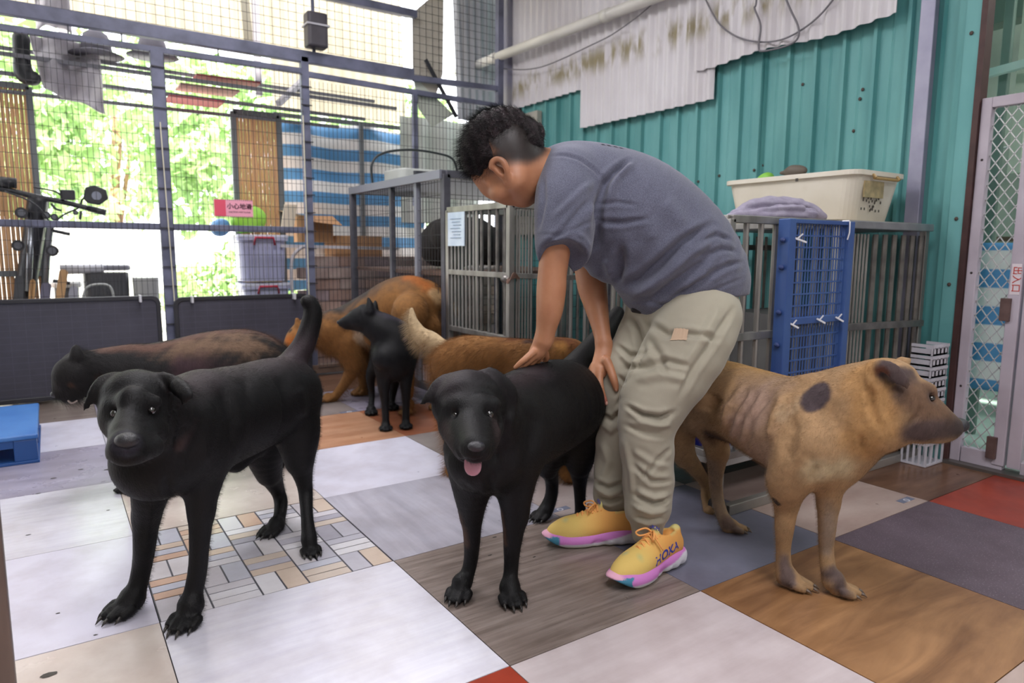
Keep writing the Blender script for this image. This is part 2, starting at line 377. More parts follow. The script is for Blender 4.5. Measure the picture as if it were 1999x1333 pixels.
# paw dirt and small debris on the tiles
dm = mat('dirt_spot', '#3a342f', rough=.6)
for (x, y, r) in ((-.20, .77, .014), (-.11, .84, .012), (-.02, .78, .016), (.03, .71, .014), (-.25, .60, .012), (-.05, .28, .008), (-.22, -.70, .02), (.10, -1.02, .006), (-.27, .18, .008), (.85, -.72, .008), (.95, -.8, .007), (.93, -.62, .009), (-.13, -.58, .006), (-.1, -.5, .006), (-.2, -.42, .006)):
    v = [(x+math.cos(q)*r*(.6+.5*random.random()), y+math.sin(q)*r*.5*(.6+.5*random.random()), .0008) for q in [i*.785 for i in range(8)]]
    MB().add(v, [tuple(range(8))]).build('dirt_spot', dm, floor)

# ---- green corrugated wall
green = [mat('green_sheet_%d' % i, a, b, rough=.5, scale=5, stretch=(1, 1, .25), bmp=.03, bscale=20, spec=.4) for i, (a, b) in enumerate((('#508f90', '#69a5a4'), ('#4c8a8a', '#64a09f'), ('#579697', '#6fabab')))]
wall = thing('wall_right', 'green ribbed sheet metal wall with patched white corrugated sheeting', 'wall', (3, 0, 0)); wall['kind'] = 'structure'; del wall['category']
def ribprof(y0, y1, pitch, start):
    pts = []; y = start
    while y > y1: y -= pitch
    while y < y0+.001:
        for dy, dx in ((-.016, 0), (-.010, -.022), (.006, -.022), (.012, 0)): pts.append((y+dy, dx))
        pts.append((y+pitch*.45, 0)); pts.append((y+pitch*.5, -.003)); pts.append((y+pitch*.55, 0)); y += pitch
    pts = [(a, b) for a, b in pts if y1 <= a <= y0]
    return [(y1, 0)]+sorted(pts)+[(y0, 0)]
def sheet(name, prof, x, z0f, z1f, m, parent, thick=.003, nz=1):
    mb = MB(); n = len(prof)
    v = []
    for t in (0, -thick):
        for e in (0, 1): v += [(x+dx-t*1.0, y, (z0f, z1f)[e](y) if callable((z0f, z1f)[e]) else (z0f, z1f)[e]) for y, dx in prof]
    f = []
    for i in range(n-1):
        f += [(i, i+1, n+i+1, n+i), (2*n+i, 3*n+i, 3*n+i+1, 2*n+i+1), (i, 2*n+i, 2*n+i+1, i+1), (n+i, n+i+1, 3*n+i+1, 3*n+i)]
    f += [(0, n, 3*n, 2*n), (n-1, 3*n-1, 4*n-1, 2*n-1)]
    return mb.add(v, f).build(name, m, parent)
edges = [2.6, 1.78, .905, .033, -.842]
for q in range(4):
    sheet('sheet', ribprof(edges[q], edges[q+1], .1455, edges[q+1]+.0005+.0), 3.0, 0, 3.0, green[q % 3], wall)
sheet('sheet', [(-.98, -.004), (-.955, -.03), (-.90, -.03), (-.888, 0), (-.842, 0)], 3.0, 0, 3.0, green[1], wall)
MB().box((2.965, -.99, 0), (3.02, -.93, 3.0)).build('edge_strip', green[2], wall)
# screws and rust holes in the green sheets
sc = mat('rusty_screw', '#4d3f3a', rough=.6)
for (y, z) in ((-.19, 1.70), (-.50, 1.62), (-.49, 1.58), (-.47, 1.44), (-.49, 1.24), (-.2, 1.24), (-.12, 1.20), (-.41, 1.17), (-.45, 1.12), (-.48, 1.11), (.02, 1.33), (-.9, 1.52), (-.92, 1.30), (-.93, 1.22), (-.955, 1.75), (-.96, 1.02), (-.955, .75), (.07, 1.31), (.3, 1.3), (.45, 1.28), (-.965, .45)):
    MB().ell((2.996 if y > -.95 else 2.962, y, z), (.005, .008, .008), 8, 6).build('screw', sc, wall)
# bare steel post riveted over the green sheet
MB().box((2.955, -.812, 0), (2.99, -.752, 3.0)).build('steel_post', mat('pale_galvanised', '#8b8aa0', '#a09fb2', rough=.45, metal=.25, scale=6), wall, bevel=.003)
# lower purlin glimpsed behind the head: fibre board
MB().box((2.95, 1.985, 1.0), (2.992, 2.52, 1.915)).build('fibre_board', mat('grey_board', '#9a988f', '#aaa79d', rough=.8, scale=6, bmp=.05), wall)
MB().box((2.93, 2.36, 1.7), (2.99, 2.50, 3.0)).build('steel_post', mat('galvanised_pale', '#a9a7a8', '#8f8fa2', rough=.5, scale=4), wall, bevel=.003)
# white corrugated sheets, stepped bottoms
wm, nt, b = new_mat('white_corrugated')
n1 = noise(nt, 3, 5, stretch=(1, 1, .6)); base = ramp(nt, n1.outputs[0], [(.3, '#c9c4c8'), (.7, '#dad7dc')])
tc = nt.nodes.new('ShaderNodeTexCoord'); sp = nt.nodes.new('ShaderNodeSeparateXYZ'); nt.links.new(tc.outputs['Object'], sp.inputs[0])
mr = nt.nodes.new('ShaderNodeMapRange'); mr.interpolation_type = 'SMOOTHSTEP'; mr.inputs[1].default_value = .13; mr.inputs[2].default_value = 0; mr.inputs[3].default_value = 0; mr.inputs[4].default_value = 1
ab = nt.nodes.new('ShaderNodeMath'); ab.operation = 'ABSOLUTE'; sb = nt.nodes.new('ShaderNodeMath'); sb.operation = 'SUBTRACT'; sb.inputs[1].default_value = 2.13
nt.links.new(sp.outputs[2], sb.inputs[0]); nt.links.new(sb.outputs[0], ab.inputs[0]); nt.links.new(ab.outputs[0], mr.inputs[0])
n2 = noise(nt, 14, 4, stretch=(1, 1, .35)); ml = nt.nodes.new('ShaderNodeMath'); ml.operation = 'MULTIPLY'; nt.links.new(mr.outputs[0], ml.inputs[0])
r2 = ramp(nt, n2.outputs[0], [(.45, '#000000'), (.62, '#ffffff')]); nt.links.new(r2, ml.inputs[1])
mx = nt.nodes.new('ShaderNodeMix'); mx.data_type = 'RGBA'; nt.links.new(ml.outputs[0], mx.inputs[0]); nt.links.new(base, mx.inputs[6]); mx.inputs[7].default_value = rgba('#8e8468')
nt.links.new(mx.outputs[2], b.inputs['Base Color']); b.inputs['Roughness'].default_value = .6
def wave(y1, y0, pitch=.0785, amp=.011):
    n = int((y0-y1)/pitch*8); return [(y1+(y0-y1)*i/n, amp*math.cos(2*math.pi*(y1+(y0-y1)*i/n)/pitch)-amp) for i in range(n+1)]
sheet('white_sheet', wave(1.45, 2.40), 2.975, 1.975, 3.0, wm, wall)
sheet('white_sheet', wave(.325, 1.475), 2.955, 1.712, 3.0, wm, wall)
sheet('white_sheet', wave(-.672, .445), 2.935, lambda y: 1.885+.01*math.cos(y*9), 3.0, wm, wall)

# ---- ceiling and the walls out of view
struct(MB().box((-3.1, -5, 3.0), (4.9, 2.60, 3.08)).build('ceiling', mat('ceiling_board', '#c9c9c4', rough=.8)))
struct(MB().box((-3.1, -5, 0), (-3.0, 2.3, 3.0)).build('wall_left', mat('plain_wall', '#bdbdb6', rough=.8)))
struct(MB().box((-3.1, -5.1, 0), (4.9, -5.0, 3.0)).build('light_block_wall', mat('plain_wall', '#bdbdb6', rough=.8)))  # unseen wall added behind the camera to cut front fill light
struct(MB().box((3.0, -5, 0), (3.06, -2.6, 3.0)).build('wall_right_rear', mat('plain_wall', '#bdbdb6', rough=.8)))

# ---- doorway at the right: brown jamb and white aluminium chain-link gate
alu = mat('pinkish_white_aluminium', '#aca3ae', '#beb6c1', rough=.45, scale=5, spec=.4)
door = thing('door_1', 'white aluminium gate with diamond mesh at the right end of the green wall', 'door', (3, -1.2, 0)); door['kind'] = 'structure'; del door['category']
MB().box((2.96, -1.008, 0), (3.02, -.986, 3.0)).build('door_jamb', mat('dark_red_brown_paint', '#4b302e', '#3c2625', rough=.6, scale=12), door)
MB().box((2.975, -1.048, .01), (3.01, -1.010, 1.49)).build('frame_post', alu, door, bevel=.003)
MB().box((2.975, -2.3, 1.45), (3.01, -1.048, 1.49)).build('top_rail', alu, door, bevel=.003)
MB().box((2.975, -1.205, .012), (3.01, -1.052, .075)).build('bottom_rail', alu, door, bevel=.002)
MB().box((2.97, -1.212, .03), (3.012, -1.168, 1.45)).build('gate_stile', alu, door, bevel=.003)
MB().box((2.97, -1.268, .03), (3.012, -1.222, 1.45)).build('gate_stile', alu, door, bevel=.003)
MB().box((2.975, -2.2, .012), (3.01, -1.268, .06)).build('bottom_rail', alu, door, bevel=.002)
MB().box((2.93, -2.4, 0), (3.03, -1.0, .012)).build('threshold', mat('threshold_steel', '#6f6a66', rough=.4, metal=.6), door)
for zz in (.10, .66): MB().box((2.955, -1.185, zz-.045), (2.972, -1.150, zz+.045)).build('hinge', mat('brown_iron', '#4f3a38', '#66504c', rough=.6, scale=20), door, bevel=.002)
for (y, z) in ((-1.03, 1.25), (-1.03, .33), (-1.19, .31), (-1.245, .31), (-1.03, .8)): MB().ell((2.974, y, z), (.003, .005, .005), 8, 6).build('rivet', mat('rivet_dark', '#2a2226', rough=.5), door)
wire = mat('bright_wire', (.55, .54, .55), rough=.45, metal=.3)
def diamonds(y0, y1, z0, z1, d=.058):
    mb = MB(); H = z1-z0
    k = -int(H/d)-2
    y = y0-H-d*2
    while y < y1+H+d*2:
        for s in (1, -1):
            a = Vector((2.992, y, z0)); b = Vector((2.992, y+s*H*.72, z1))
            def clip(a, b):
                t0, t1 = 0., 1.; dy = b.y-a.y
                for lim, sg in ((y0, 1), (y1, -1)):
                    p = -dy*sg; q = (a.y-lim)*sg
                    if abs(p) < 1e-9: continue
                    r = q/p
                    if p < 0: t0 = max(t0, r)
                    else: t1 = min(t1, r)
                return (a.lerp(b, t0), a.lerp(b, t1)) if t0 < t1 else None
            c = clip(a, b)
            if c: mb.bar(c[0], c[1], .0034)
        y += d*.72
    return mb
o = diamonds(-1.168, -1.048, .075, 1.45).build('chain_link', wire, door); o['kind'] = 'stuff'
o = diamonds(-2.1, -1.268, .06, 1.45).build('chain_link', wire, door); o['kind'] = 'stuff'
text('notice', '出入口', .034, (2.968, -1.192, .78), (0, 0, -1), (0, -1, 0), mat('red_ink', '#c0392b', rough=.5), door)
MB().box((2.969, -1.207, .72), (2.9705, -1.174, .84)).build('notice_plate', mat('notice_white', '#d8cfd4', rough=.5), door)

# the next room seen through the gate
struct(MB().box((3.06, -5, -.05), (5.0, 2.6, -.002)).build('floor', mat('pale_green_floor', '#a5bcb2', '#8fa79e', rough=.45, scale=4)))
struct(MB().box((5.0, -5, 0), (5.1, 2.6, 3.0)).build('wall_far_right', mat('far_wall', '#8f9a90', '#6c776f', rough=.8, scale=2)))

# ================================================================ WIRE FENCE ALONG THE OPEN SIDE
YF = 2.37
grey = mat('grey_painted_steel', '#757890', '#5a5d70', rough=.5, scale=7, spec=.4, bmp=.02)
greyd = mat('dark_steel_tube', '#56565f', '#3f3f47', rough=.55, scale=9)
wirem = mat('mesh_wire', '#3b3a3d', rough=.6, metal=.3)
fence = thing('mesh_fence', 'tall grey steel frame fence of square wire mesh along the open side', 'fence', (0, YF, 0))
def fb(name, a, b, w, h, m=grey): return MB().bar(a, b, w, h).build(name, m, fence, bevel=.003)
fb('post', (.455, YF, 0), (.455, YF, 2.03), .07, .05)
fb('post', (1.33, YF, 0), (1.33, YF, 2.13), .05, .05)
fb('post', (2.13, YF, 1.2), (2.13, YF, 2.0), .035, .035)
fb('post', (-.95, YF, 0), (-.95, YF, 2.03), .07, .05)
fb('post', (2.86, YF, 0), (2.86, YF, 3.0), .05, .05)
fb('top_beam', (-2.9, YF, 2.152), (2.12, YF, 2.128), .05, .075)
fb('top_beam', (2.12, YF, 2.105), (2.87, YF, 2.125), .035, .04)
fb('upper_rail', (-2.9, YF, 2.03), (1.33, YF, 2.04), .03, .034)
fb('upper_rail', (1.33, YF, 2.025), (2.87, YF, 1.995), .03, .036)
fb('middle_rail', (-2.9, YF, 1.02), (1.33, YF, 1.005), .04, .04)
fb('bottom_rail', (-2.9, YF, .05), (2.87, YF, .05), .06, .06, mat('worn_sill', '#5d4a40', '#7a6658', rough=.7, scale=10))
fb('roof_beam', (-2.9, YF, 2.56), (2.15, YF, 2.545), .05, .05)
fb('hanger', (1.40, YF, 2.13), (1.40, YF, 3.0), .02, .02)
for x in (.02, .28, -.4, .8): fb('hanger', (x, YF-.0, 2.04), (x, YF, 2.13), .008, .008, greyd)
fb('inner_strip', (.47, YF-.045, .5), (.448, YF-.045, 1.62), .007, .007, mat('cream_strip', '#d8d3bd', rough=.5))
fb('inner_strip', (1.30, YF-.045, .5), (1.30, YF-.045, 1.75), .007, .007, mat('cream_strip', '#d8d3bd', rough=.5))
def wmesh(x0, x1, z0, z1, px, pz, y=YF-.03, w=.0023):
    mb = MB(); x = x0
    while x <= x1: mb.bar((x, y, z0), (x, y, z1), w); x += px
    z = z0
    while z <= z1: mb.bar((x0, y-.003, z), (x1, y-.003, z), w); z += pz
    o = mb.build('mesh_panel', wirem, fence); o['kind'] = 'stuff'
wmesh(-2.6, .42, .06, 2.02, .029, .078)
wmesh(.49, 1.31, .06, 2.02, .029, .078)
wmesh(1.36, 2.85, .06, 1.98, .029, .078)
wmesh(-2.6, 2.1, 2.19, 2.98, .052, .055, YF+.03)
wmesh(2.14, 2.85, 2.14, 2.98, .052, .055, YF+.03)
for k in range(16):
    for x in (.455, 1.33): 
        z = .3+k*.117
        if z < 2: MB().bar((x-.036, YF-.034, z), (x+.036, YF-.034, z+random.uniform(-.004, .004)), .006).build('tie_wire', wirem, fence)

# warning sign wired to the fence
sg = thing('warning_sign', 'small pink wet floor warning sign wired to the mesh fence', 'sign', (.84, YF-.05, 1.13))
MB().box((.722, YF-.052, 1.078), (.955, YF-.046, 1.185)).build('plate', mat('sign_pink', '#f2a9bd', rough=.4), sg, bevel=.001)
MB().box((.724, YF-.0545, 1.082), (.79, YF-.052, 1.181)).build('red_field', mat('sign_red', '#e2566f', rough=.4), sg)
text('lettering', '小心地滑', .038, (.873, YF-.0535, 1.142), (1, 0, 0), (0, 0, 1), mat('sign_ink', '#4a1f30', rough=.5), sg, bold=.0008)
text('lettering', 'CAUTION WET FLOOR', .0125, (.873, YF-.0535, 1.108), (1, 0, 0), (0, 0, 1), mat('sign_ink', '#4a1f30', rough=.5), sg)
mb = MB()
for k in range(19): mb.box((.728+k*.012, YF-.0535, 1.079), (.733+k*.012, YF-.052, 1.083)); mb.box((.728+k*.012, YF-.0535, 1.180), (.733+k*.012, YF-.052, 1.184))
mb.build('border_ticks', mat('sign_ink', '#4a1f30', rough=.5), sg)
MB().bar((.735, YF-.053, 1.10), (.78, YF-.053, 1.15), .006, .002, up=(0, 1, 0)).build('slip_mark', mat('sign_white', '#f7d8e0', rough=.4), sg)

# black box strapped on the beam
sp_ = thing('speaker', 'black box speaker strapped on top of the steel beam', 'speaker', (1.4, YF-.04, 2.19))
M_ = Matrix.Translation((1.40, YF-.05, 0)) @ Matrix.Rotation(-.12, 4, 'Y')
mb = MB(); mb.prism([(x, y) for x, y in rbox(.135, .11, .02)], 2.185, 2.40, Matrix.Translation((1.40, YF-.05, 0))); mb.build('housing', mat('charcoal_box', '#4a464d', '#3c383f', rough=.5, scale=8), sp_, bevel=.012)
MB().box((1.325, YF-.112, 2.315), (1.475, YF+.01, 2.326)).build('strap', mat('grey_strap', '#b8b6bd', rough=.5), sp_)

# two folding black panels leaning at the foot of the fence
pm, nt, b = new_mat('scuffed_black_panel')
n = noise(nt, 4, 6, .65); c = ramp(nt, n.outputs[0], [(.3, '#363540'), (.7, '#44434f')])
br = nt.nodes.new('ShaderNodeTexBrick'); br.inputs['Scale'].default_value = 7; br.offset = 0; br.inputs['Mortar Size'].default_value = .006; br.inputs['Color1'].default_value = br.inputs['Color2'].default_value = (1, 1, 1, 1); br.inputs['Mortar'].default_value = (.0, .0, .0, 1)
tc = nt.nodes.new('ShaderNodeTexCoord'); mp = nt.nodes.new('ShaderNodeMapping'); mp.inputs['Rotation'].default_value = (math.pi/2, 0, 0); nt.links.new(tc.outputs['Object'], mp.inputs[0]); nt.links.new(mp.outputs[0], br.inputs[0])
mx = nt.nodes.new('ShaderNodeMix'); mx.data_type = 'RGBA'; nt.links.new(br.outputs[0], mx.inputs[0]); mx.inputs[6].default_value = rgba('#4c4c5a'); nt.links.new(c, mx.inputs[7]); nt.links.new(mx.outputs[2], b.inputs['Base Color']); b.inputs['Roughness'].default_value = .45
def panel(x0, x1, z0, z1, label, tilt=.03):
    t = thing('folding_panel', label, 'panel', ((x0+x1)/2, 2.24, 0), 'black panels at the foot of the fence')
    w, h = x1-x0, z1-z0; R_ = Matrix.Translation(((x0+x1)/2, 2.27, (z0+z1)/2)) @ Matrix.Rotation(math.pi/2-tilt, 4, 'X')
    MB().prism(rbox(w-.04, h-.04, .03), -.004, .008, R_).build('sheet', pm, t)
    outer, inner = rbox(w, h, .05, 6), rbox(w-.05, h-.05, .03, 6); n = len(outer); mb = MB()
    v = [R_ @ Vector((*p, z)) for z in (-.012, .018) for ring in (outer, inner) for p in ring]
    f = []
    for i in range(n):
        j = (i+1) % n; f += [(i, j, n+j, n+i), (2*n+i, 3*n+i, 3*n+j, 2*n+j), (i, 2*n+i, 2*n+j, j), (n+i, n+j, 3*n+j, 3*n+i)]
    mb.add(v, f).build('rim', mat('black_plastic_rim', '#26262b', '#303036', rough=.4, scale=8), t, bevel=.004)
    for xx in (x0+.1, x1-.11): MB().box((xx-.006, 2.215, z1-.035), (xx+.006, 2.285, z1+.006)).build('clip', mat('clip_white', '#cfcfd4', rough=.4), t, bevel=.002)
    return t
panel(-1.15, .385, .03, .60, 'wide black panel leaning on the fence at the left, white clip on its rim')
panel(.455, 1.285, .03, .585, 'narrower black panel leaning on the fence beside the black dog\'s tail')

# ================================================================ STEEL CAGES ALONG THE GREEN WALL
steel = mat('brushed_stainless', '#7f7c79', '#a19e9a', rough=.42, metal=.75, scale=14, stretch=(1, 1, .3))
steeld = mat('dull_stainless', '#605d5a', '#85817d', rough=.4, metal=.75, scale=12)
def bars(root, P0, P1, n, r, z0, z1, m=steel, name='bar', skip=()):
    me = MB().tube([(0, 0, z0), (0, 0, z1)], r, 8).mesh(name)
    first = True
    for i in range(n):
        t = i/(n-1) if n > 1 else 0; p = Vector(P0).lerp(Vector(P1), t)
        if first: o = link(name, me, m, root); first = False; o0 = o
        else: o = o0.copy(); COL.objects.link(o)
        o.location = (p.x, p.y, 0)
def frame_box(root, x0, x1, y0, y1, z0, z1, w=.025, m=steel, base=0.0):
    for x in (x0, x1):
        for y in (y0, y1): MB().bar((x, y, base), (x, y, z1), w).build('corner_post', m, root, bevel=.002)
    for z in (z0, z1):
        for y in (y0, y1): MB().bar((x0, y, z), (x1, y, z), w).build('rail', m, root, bevel=.002)
        for x in (x0, x1): MB().bar((x, y0, z), (x, y1, z), w).build('rail', m, root, bevel=.002)

# cage A: front end faces the camera (behind the keeper), raised tray
ca = thing('steel_cage', 'stainless steel bar cage behind the keeper, with the blue grid panel tied on its front', 'cage', (1.95, -.6, 0), 'stainless cages')
frame_box(ca, 1.66, 2.268, -.87, -.27, .20, .985)
MB().bar((1.66, -.87, .60), (2.275, -.87, .60), .026).build('middle_rail', steel, ca, bevel=.002)
MB().bar((1.66, -.27, .60), (1.66, -.87, .60), .022).build('middle_rail', steel, ca, bevel=.002)
bars(ca, (1.74, -.87, 0), (2.20, -.87, 0), 7, .0095, .20, .985)
bars(ca, (1.66, -.81, 0), (1.66, -.33, 0), 7, .0085, .20, .985)
bars(ca, (1.74, -.27, 0), (2.20, -.27, 0), 7, .0075, .20, .985, steeld)
MB().box((1.65, -.88, .165), (2.268, -.26, .195)).build('tray', mat('white_tray', '#a9a8a8', rough=.4, metal=.3), ca, bevel=.004)
for z in (.42, .78): MB().bar((1.74, -.28, z), (2.2, -.28, z), .012).build('cross_bar', steeld, ca)
for x in (1.66, 2.275):
    MB().tube([(x-.012, -.87, .03), (x+.012, -.87, .03)], .03, 14).build('caster', mat('caster_rubber', '#26262a', rough=.6), ca)
# cage B: right-hand one with dense narrow bars and wide bars
cb = thing('steel_cage', 'stainless steel cage nearest the doorway under the cream bin, narrow and wide bars', 'cage', (2.6, -.6, 0), 'stainless cages')
frame_box(cb, 2.302, 2.90, -.87, -.27, .14, .985, .028)
MB().box((2.288, -.90, .968), (2.915, -.24, .998)).build('top_sheet', mat('galvanised_top', '#8b8c90', '#a6a6aa', rough=.35, metal=.7, scale=9), cb, bevel=.004)
MB().bar((2.295, -.885, .60), (2.90, -.885, .585), .026).build('middle_rail', steeld, cb, bevel=.002)
bars(cb, (2.33, -.87, 0), (2.47, -.87, 0), 7, .0045, .12, .95)
bars(cb, (2.52, -.872, 0), (2.87, -.872, 0), 6, .0105, .12, .95, steeld)
bars(cb, (2.33, -.27, 0), (2.87, -.27, 0), 9, .007, .12, .95, steeld)
bars(cb, (2.90, -.83, 0), (2.90, -.31, 0), 7, .007, .12, .95, steeld)
MB().box((2.31, -.86, .13), (2.89, -.29, .15)).build('tray', mat('dark_tray', '#3c3a3a', rough=.5), cb)
MB().box((2.34, -.60, .15), (2.86, -.32, .62)).build('sheet_back', mat('dull_grey_sheet', '#4b4a49', '#5d5c5a', rough=.5, scale=6), cb)
# long floor rail the cages stand behind
tag(MB().box((1.68, -.905, 0), (2.94, -.875, .035)).build('floor_rail', mat('floor_rail_steel', '#8f8a84', '#a39e98', rough=.4, metal=.5, scale=6), bevel=.003), 'long low steel rail on the floor in front of the cages', 'rail')
# blue plastic balls / bowls in cage A
for i, (x, y) in enumerate(((1.705, -.725), (1.765, -.79), (1.86, -.82))):
    o = MB().tube([(x, y, .197), (x, y, .205), (x, y, .235), (x, y, .245)], [.022, .030, .034, .031], 18).build('food_bowl', mat('cobalt_plastic', '#2b35c0', rough=.3), smooth=False)
    tag(o, ('cobalt blue plastic bowl at the left corner of the raised cage tray', 'cobalt blue plastic bowl between its two neighbours on the cage tray', 'cobalt blue plastic bowl furthest right on the raised cage tray')[i], 'bowl', 'blue bowls on the cage tray')

# blue plastic grid panel tied to the front of cage A
bp = thing('grid_panel', 'blue plastic slatted grid panel tied upright to the cage front with white ties', 'panel', (2.05, -.91, .45))
blue = mat('blue_plastic', '#314c86', '#3b588f', rough=.45, scale=5)
bx0, bx1, bz0, bz1, by = 1.865, 2.265, .36, .99, -.915
zm = .645
for z0_, z1_ in ((bz0, zm), (zm, bz1)):
    pass
MB().box((bx0, by-.03, bz0), (bx0+.035, by+.015, bz1)).build('side_frame', blue, bp, bevel=.003)
MB().box((bx1-.035, by-.02, bz0), (bx1, by+.015, bz1)).build('side_frame', blue, bp, bevel=.003)
for z, h in ((bz0, .02), (bz1-.014, .014), (zm-.012, .024)): MB().box((bx0+.03, by-.014, z), (bx1-.03, by+.012, z+h)).build('cross_frame', blue, bp, bevel=.002)
mb = MB(); nx = 20
for i in range(nx):
    x = bx0+.044+i*(bx1-bx0-.088)/(nx-1)
    mb.box((x-.0024, by-.002, bz0), (x+.0024, by+.001, bz1))
o = mb.build('slats', blue, bp); o['kind'] = 'stuff'
mb = MB()
for (a, b, n) in ((bz0+.02, zm-.012, 6), (zm+.012, bz1-.014, 8)):
    for i in range(1, n): z = a+(b-a)*i/n; mb.box((bx0+.03, by-.003, z-.0026), (bx1-.03, by+.002, z+.0026))
o = mb.build('ribs', blue, bp); o['kind'] = 'stuff'
for z in (.47, .57, .68, .83, .92): MB().ell((bx0-.006, by-.01, z), (.010, .01, .009), 10, 6).build('lug', mat('blue_lug', '#2b3d70', rough=.5), bp)
tie = mat('white_tie', '#dcdce2', rough=.4)
for (x, z, L) in ((bx0+.045, .637, .03), (bx0+.20, .645, .03), (bx0+.315, .645, .028), (bx0+.03, .925, .06)):
    MB().bar((x, by-.02, z+.004), (x+L, by-.032, z-.012), .006).bar((x+L*.4, by-.022, z), (x+L*.7, by-.03, z+.016), .004).build('cable_tie', tie, bp)
MB().tube([(bx1-.04, by-.022, .99), (bx1-.042, by-.024, .95), (bx1-.046, by-.02, .925)], .0025, 6).build('cable_tie', tie, bp)

# cage C: behind the keeper's arms, door ajar
cc = thing('steel_cage', 'stainless steel cage left of the keeper with a paper notice on its open door', 'cage', (2.0, .6, 0), 'stainless cages')
frame_box(cc, 1.60, 2.36, .31, .89, .20, 1.085, .03)
MB().bar((1.60, .31, .765), (2.36, .31, .735), .024).build('middle_rail', steel, cc, bevel=.002)
MB().bar((1.60, .31, .765), (1.60, .89, .765), .026).build('middle_rail', steel, cc, bevel=.002)
MB().bar((1.60, .31, .47), (1.60, .89, .47), .026).build('middle_rail', steel, cc, bevel=.002)
bars(cc, (1.60, .60, 0), (1.60, .86, 0), 8, .0065, .47, 1.08)
bars(cc, (1.60, .35, 0), (1.60, .56, 0), 4, .0085, .47, 1.08, steeld)
bars(cc, (1.635, .31, 0), (1.72, .31, 0), 6, .0045, .2, 1.08)
bars(cc, (1.78, .31, 0), (2.32, .31, 0), 7, .0095, .2, 1.08)
bars(cc, (1.66, .89, 0), (2.32, .89, 0), 8, .0085, .2, 1.08, steeld)
bars(cc, (2.36, .36, 0), (2.36, .84, 0), 6, .0085, .2, 1.08, steeld)
MB().box((1.595, .595, .46), (1.606, .615, 1.08)).build('door_stile', steel, cc, bevel=.002)
MB().box((1.60, .30, .165), (2.37, .90, .2)).build('tray', mat('white_tray', '#a9a8a8', rough=.4), cc, bevel=.004)
MB().ell((1.585, .33, .75), (.02, .03, .02), 12, 8).build('latch', steeld, cc)
for k in range(5): MB().tube(catmull([(1.59, .30+.01*k, .76), (1.575, .29, .745-.004*k), (1.60, .28, .755+.006*k), (1.64, .29, .75)], 4), .0025, 5).build('twisted_wire', mat('rusty_wire', '#6b5044', rough=.6), cc)
# cage row link: low cage between C and A seen through the arms
cd = thing('steel_cage', 'low stainless cage against the green wall seen between the keeper\'s arms', 'cage', (2.6, -.1, 0), 'stainless cages')
frame_box(cd, 2.42, 2.9, -.2, .26, .15, .9, .025)
bars(cd, (2.42, -.14, 0), (2.42, .2, 0), 6, .008, .15, .9)
MB().bar((2.42, -.2, .55), (2.42, .26, .55), .022).build('middle_rail', steel, cd)
# notice sheet clipped on cage C door
nt_ = thing('notice_sheet', 'pale blue plastic sleeve with a printed sheet hung on the cage door', 'notice', (1.58, .78, .95))
MB().box((1.576, .69, .90), (1.580, .86, 1.07)).build('sleeve', mat('plastic_sleeve', '#b6c8dc', '#c9d8e6', rough=.25, scale=12), nt_)
mb = MB()
for k in range(7): MB().box((1.5745, .72+.01*(k%2), 1.035-k*.016), (1.5755, .83-.015*(k%3), 1.039-k*.016)).build('text_line', mat('faint_print', '#8296ad', rough=.5), nt_)

# dark wire cage behind, half roofed
wc = thing('wire_cage', 'grey steel frame cage of fine wire mesh standing behind the steel cages', 'cage', (2.1, 1.6, 0))
frame_box(wc, 1.61, 2.80, .945, 2.28, .1, 1.275, .04, greyd)
MB().bar((1.61, 1.63, .1), (1.61, 1.63, 1.275), .03).build('mid_post', greyd, wc); MB().bar((1.61, 1.28, .1), (1.61, 1.28, 1.275), .03).build('mid_post', mat('galvanised_blueish', '#7e808c', rough=.5), wc)
MB().bar((1.60, .95, 1.275), (1.61, 2.3, 1.275), .045).build('top_angle', mat('galvanised_blueish', '#7e808c', rough=.5), wc)
mb = MB()
y = 1.0
while y < 2.28: mb.bar((1.61, y, .1), (1.61, y, 1.27), .0022); y += .035
z = .12
while z < 1.27: mb.bar((1.607, .95, z), (1.607, 2.28, z), .0022); z += .07
x = 1.6
while x < 2.8: mb.bar((x, .945, .1), (x, .945, 1.27), .0022); x += .035
z = .12
while z < 1.27: mb.bar((1.61, .942, z), (2.8, .942, z), .0022); z += .07
o = mb.build('wire_mesh', wirem, wc); o['kind'] = 'stuff'
mb = MB()
for k in range(36): y = 1.0+k*.036; mb.bar((1.6, y, 1.26), (2.78, y, 1.26), .012, .004)
o = mb.build('roof_grating', mat('grating_grey', '#8f8f96', rough=.5, metal=.4), wc); o['kind'] = 'stuff'
# dark bag slumped on a shelf inside the wire cage and a carrier on top
def lump(name, c, r, m, label, cat, seed=0, res=.012, parts=6, group=None):
    rr = np.random.default_rng(seed); B = Body(res, .03)
    for q in range(parts):
        o_ = rr.uniform(-.45, .45, 3)*np.array(r); s_ = min(r)*rr.uniform(.55, .8); B.chain([(*(np.array(c)+o_), s_), (*(np.array(c)-o_*rr.uniform(.2, 1, 3)), s_)], .04)
    V, F = B.nets(); o = np_mesh(name, V, F, m); tag(o, label, cat, group); return o
lump('cloth_bundle', (2.05, 1.55, .93), (.40, .42, .16), mat('charcoal_cloth', '#2e2b2b', '#3d3937', rough=.9, scale=6), 'dark charcoal bundle slumped inside the wire cage', 'bundle', 3, parts=12)
sh_ = MB().box((1.62, 1.0, .74), (2.78, 2.26, .76)).build('shelf_board', mat('shelf_brown', '#5a4237', '#6d5246', rough=.7, scale=8)); tag(sh_, 'brown shelf board inside the wire cage under the dark bundle', 'shelf')
carrier = thing('pet_carrier', 'pale wire carrier with a black arched handle standing on top of the wire cage', 'carrier', (1.95, 1.9, 1.29))
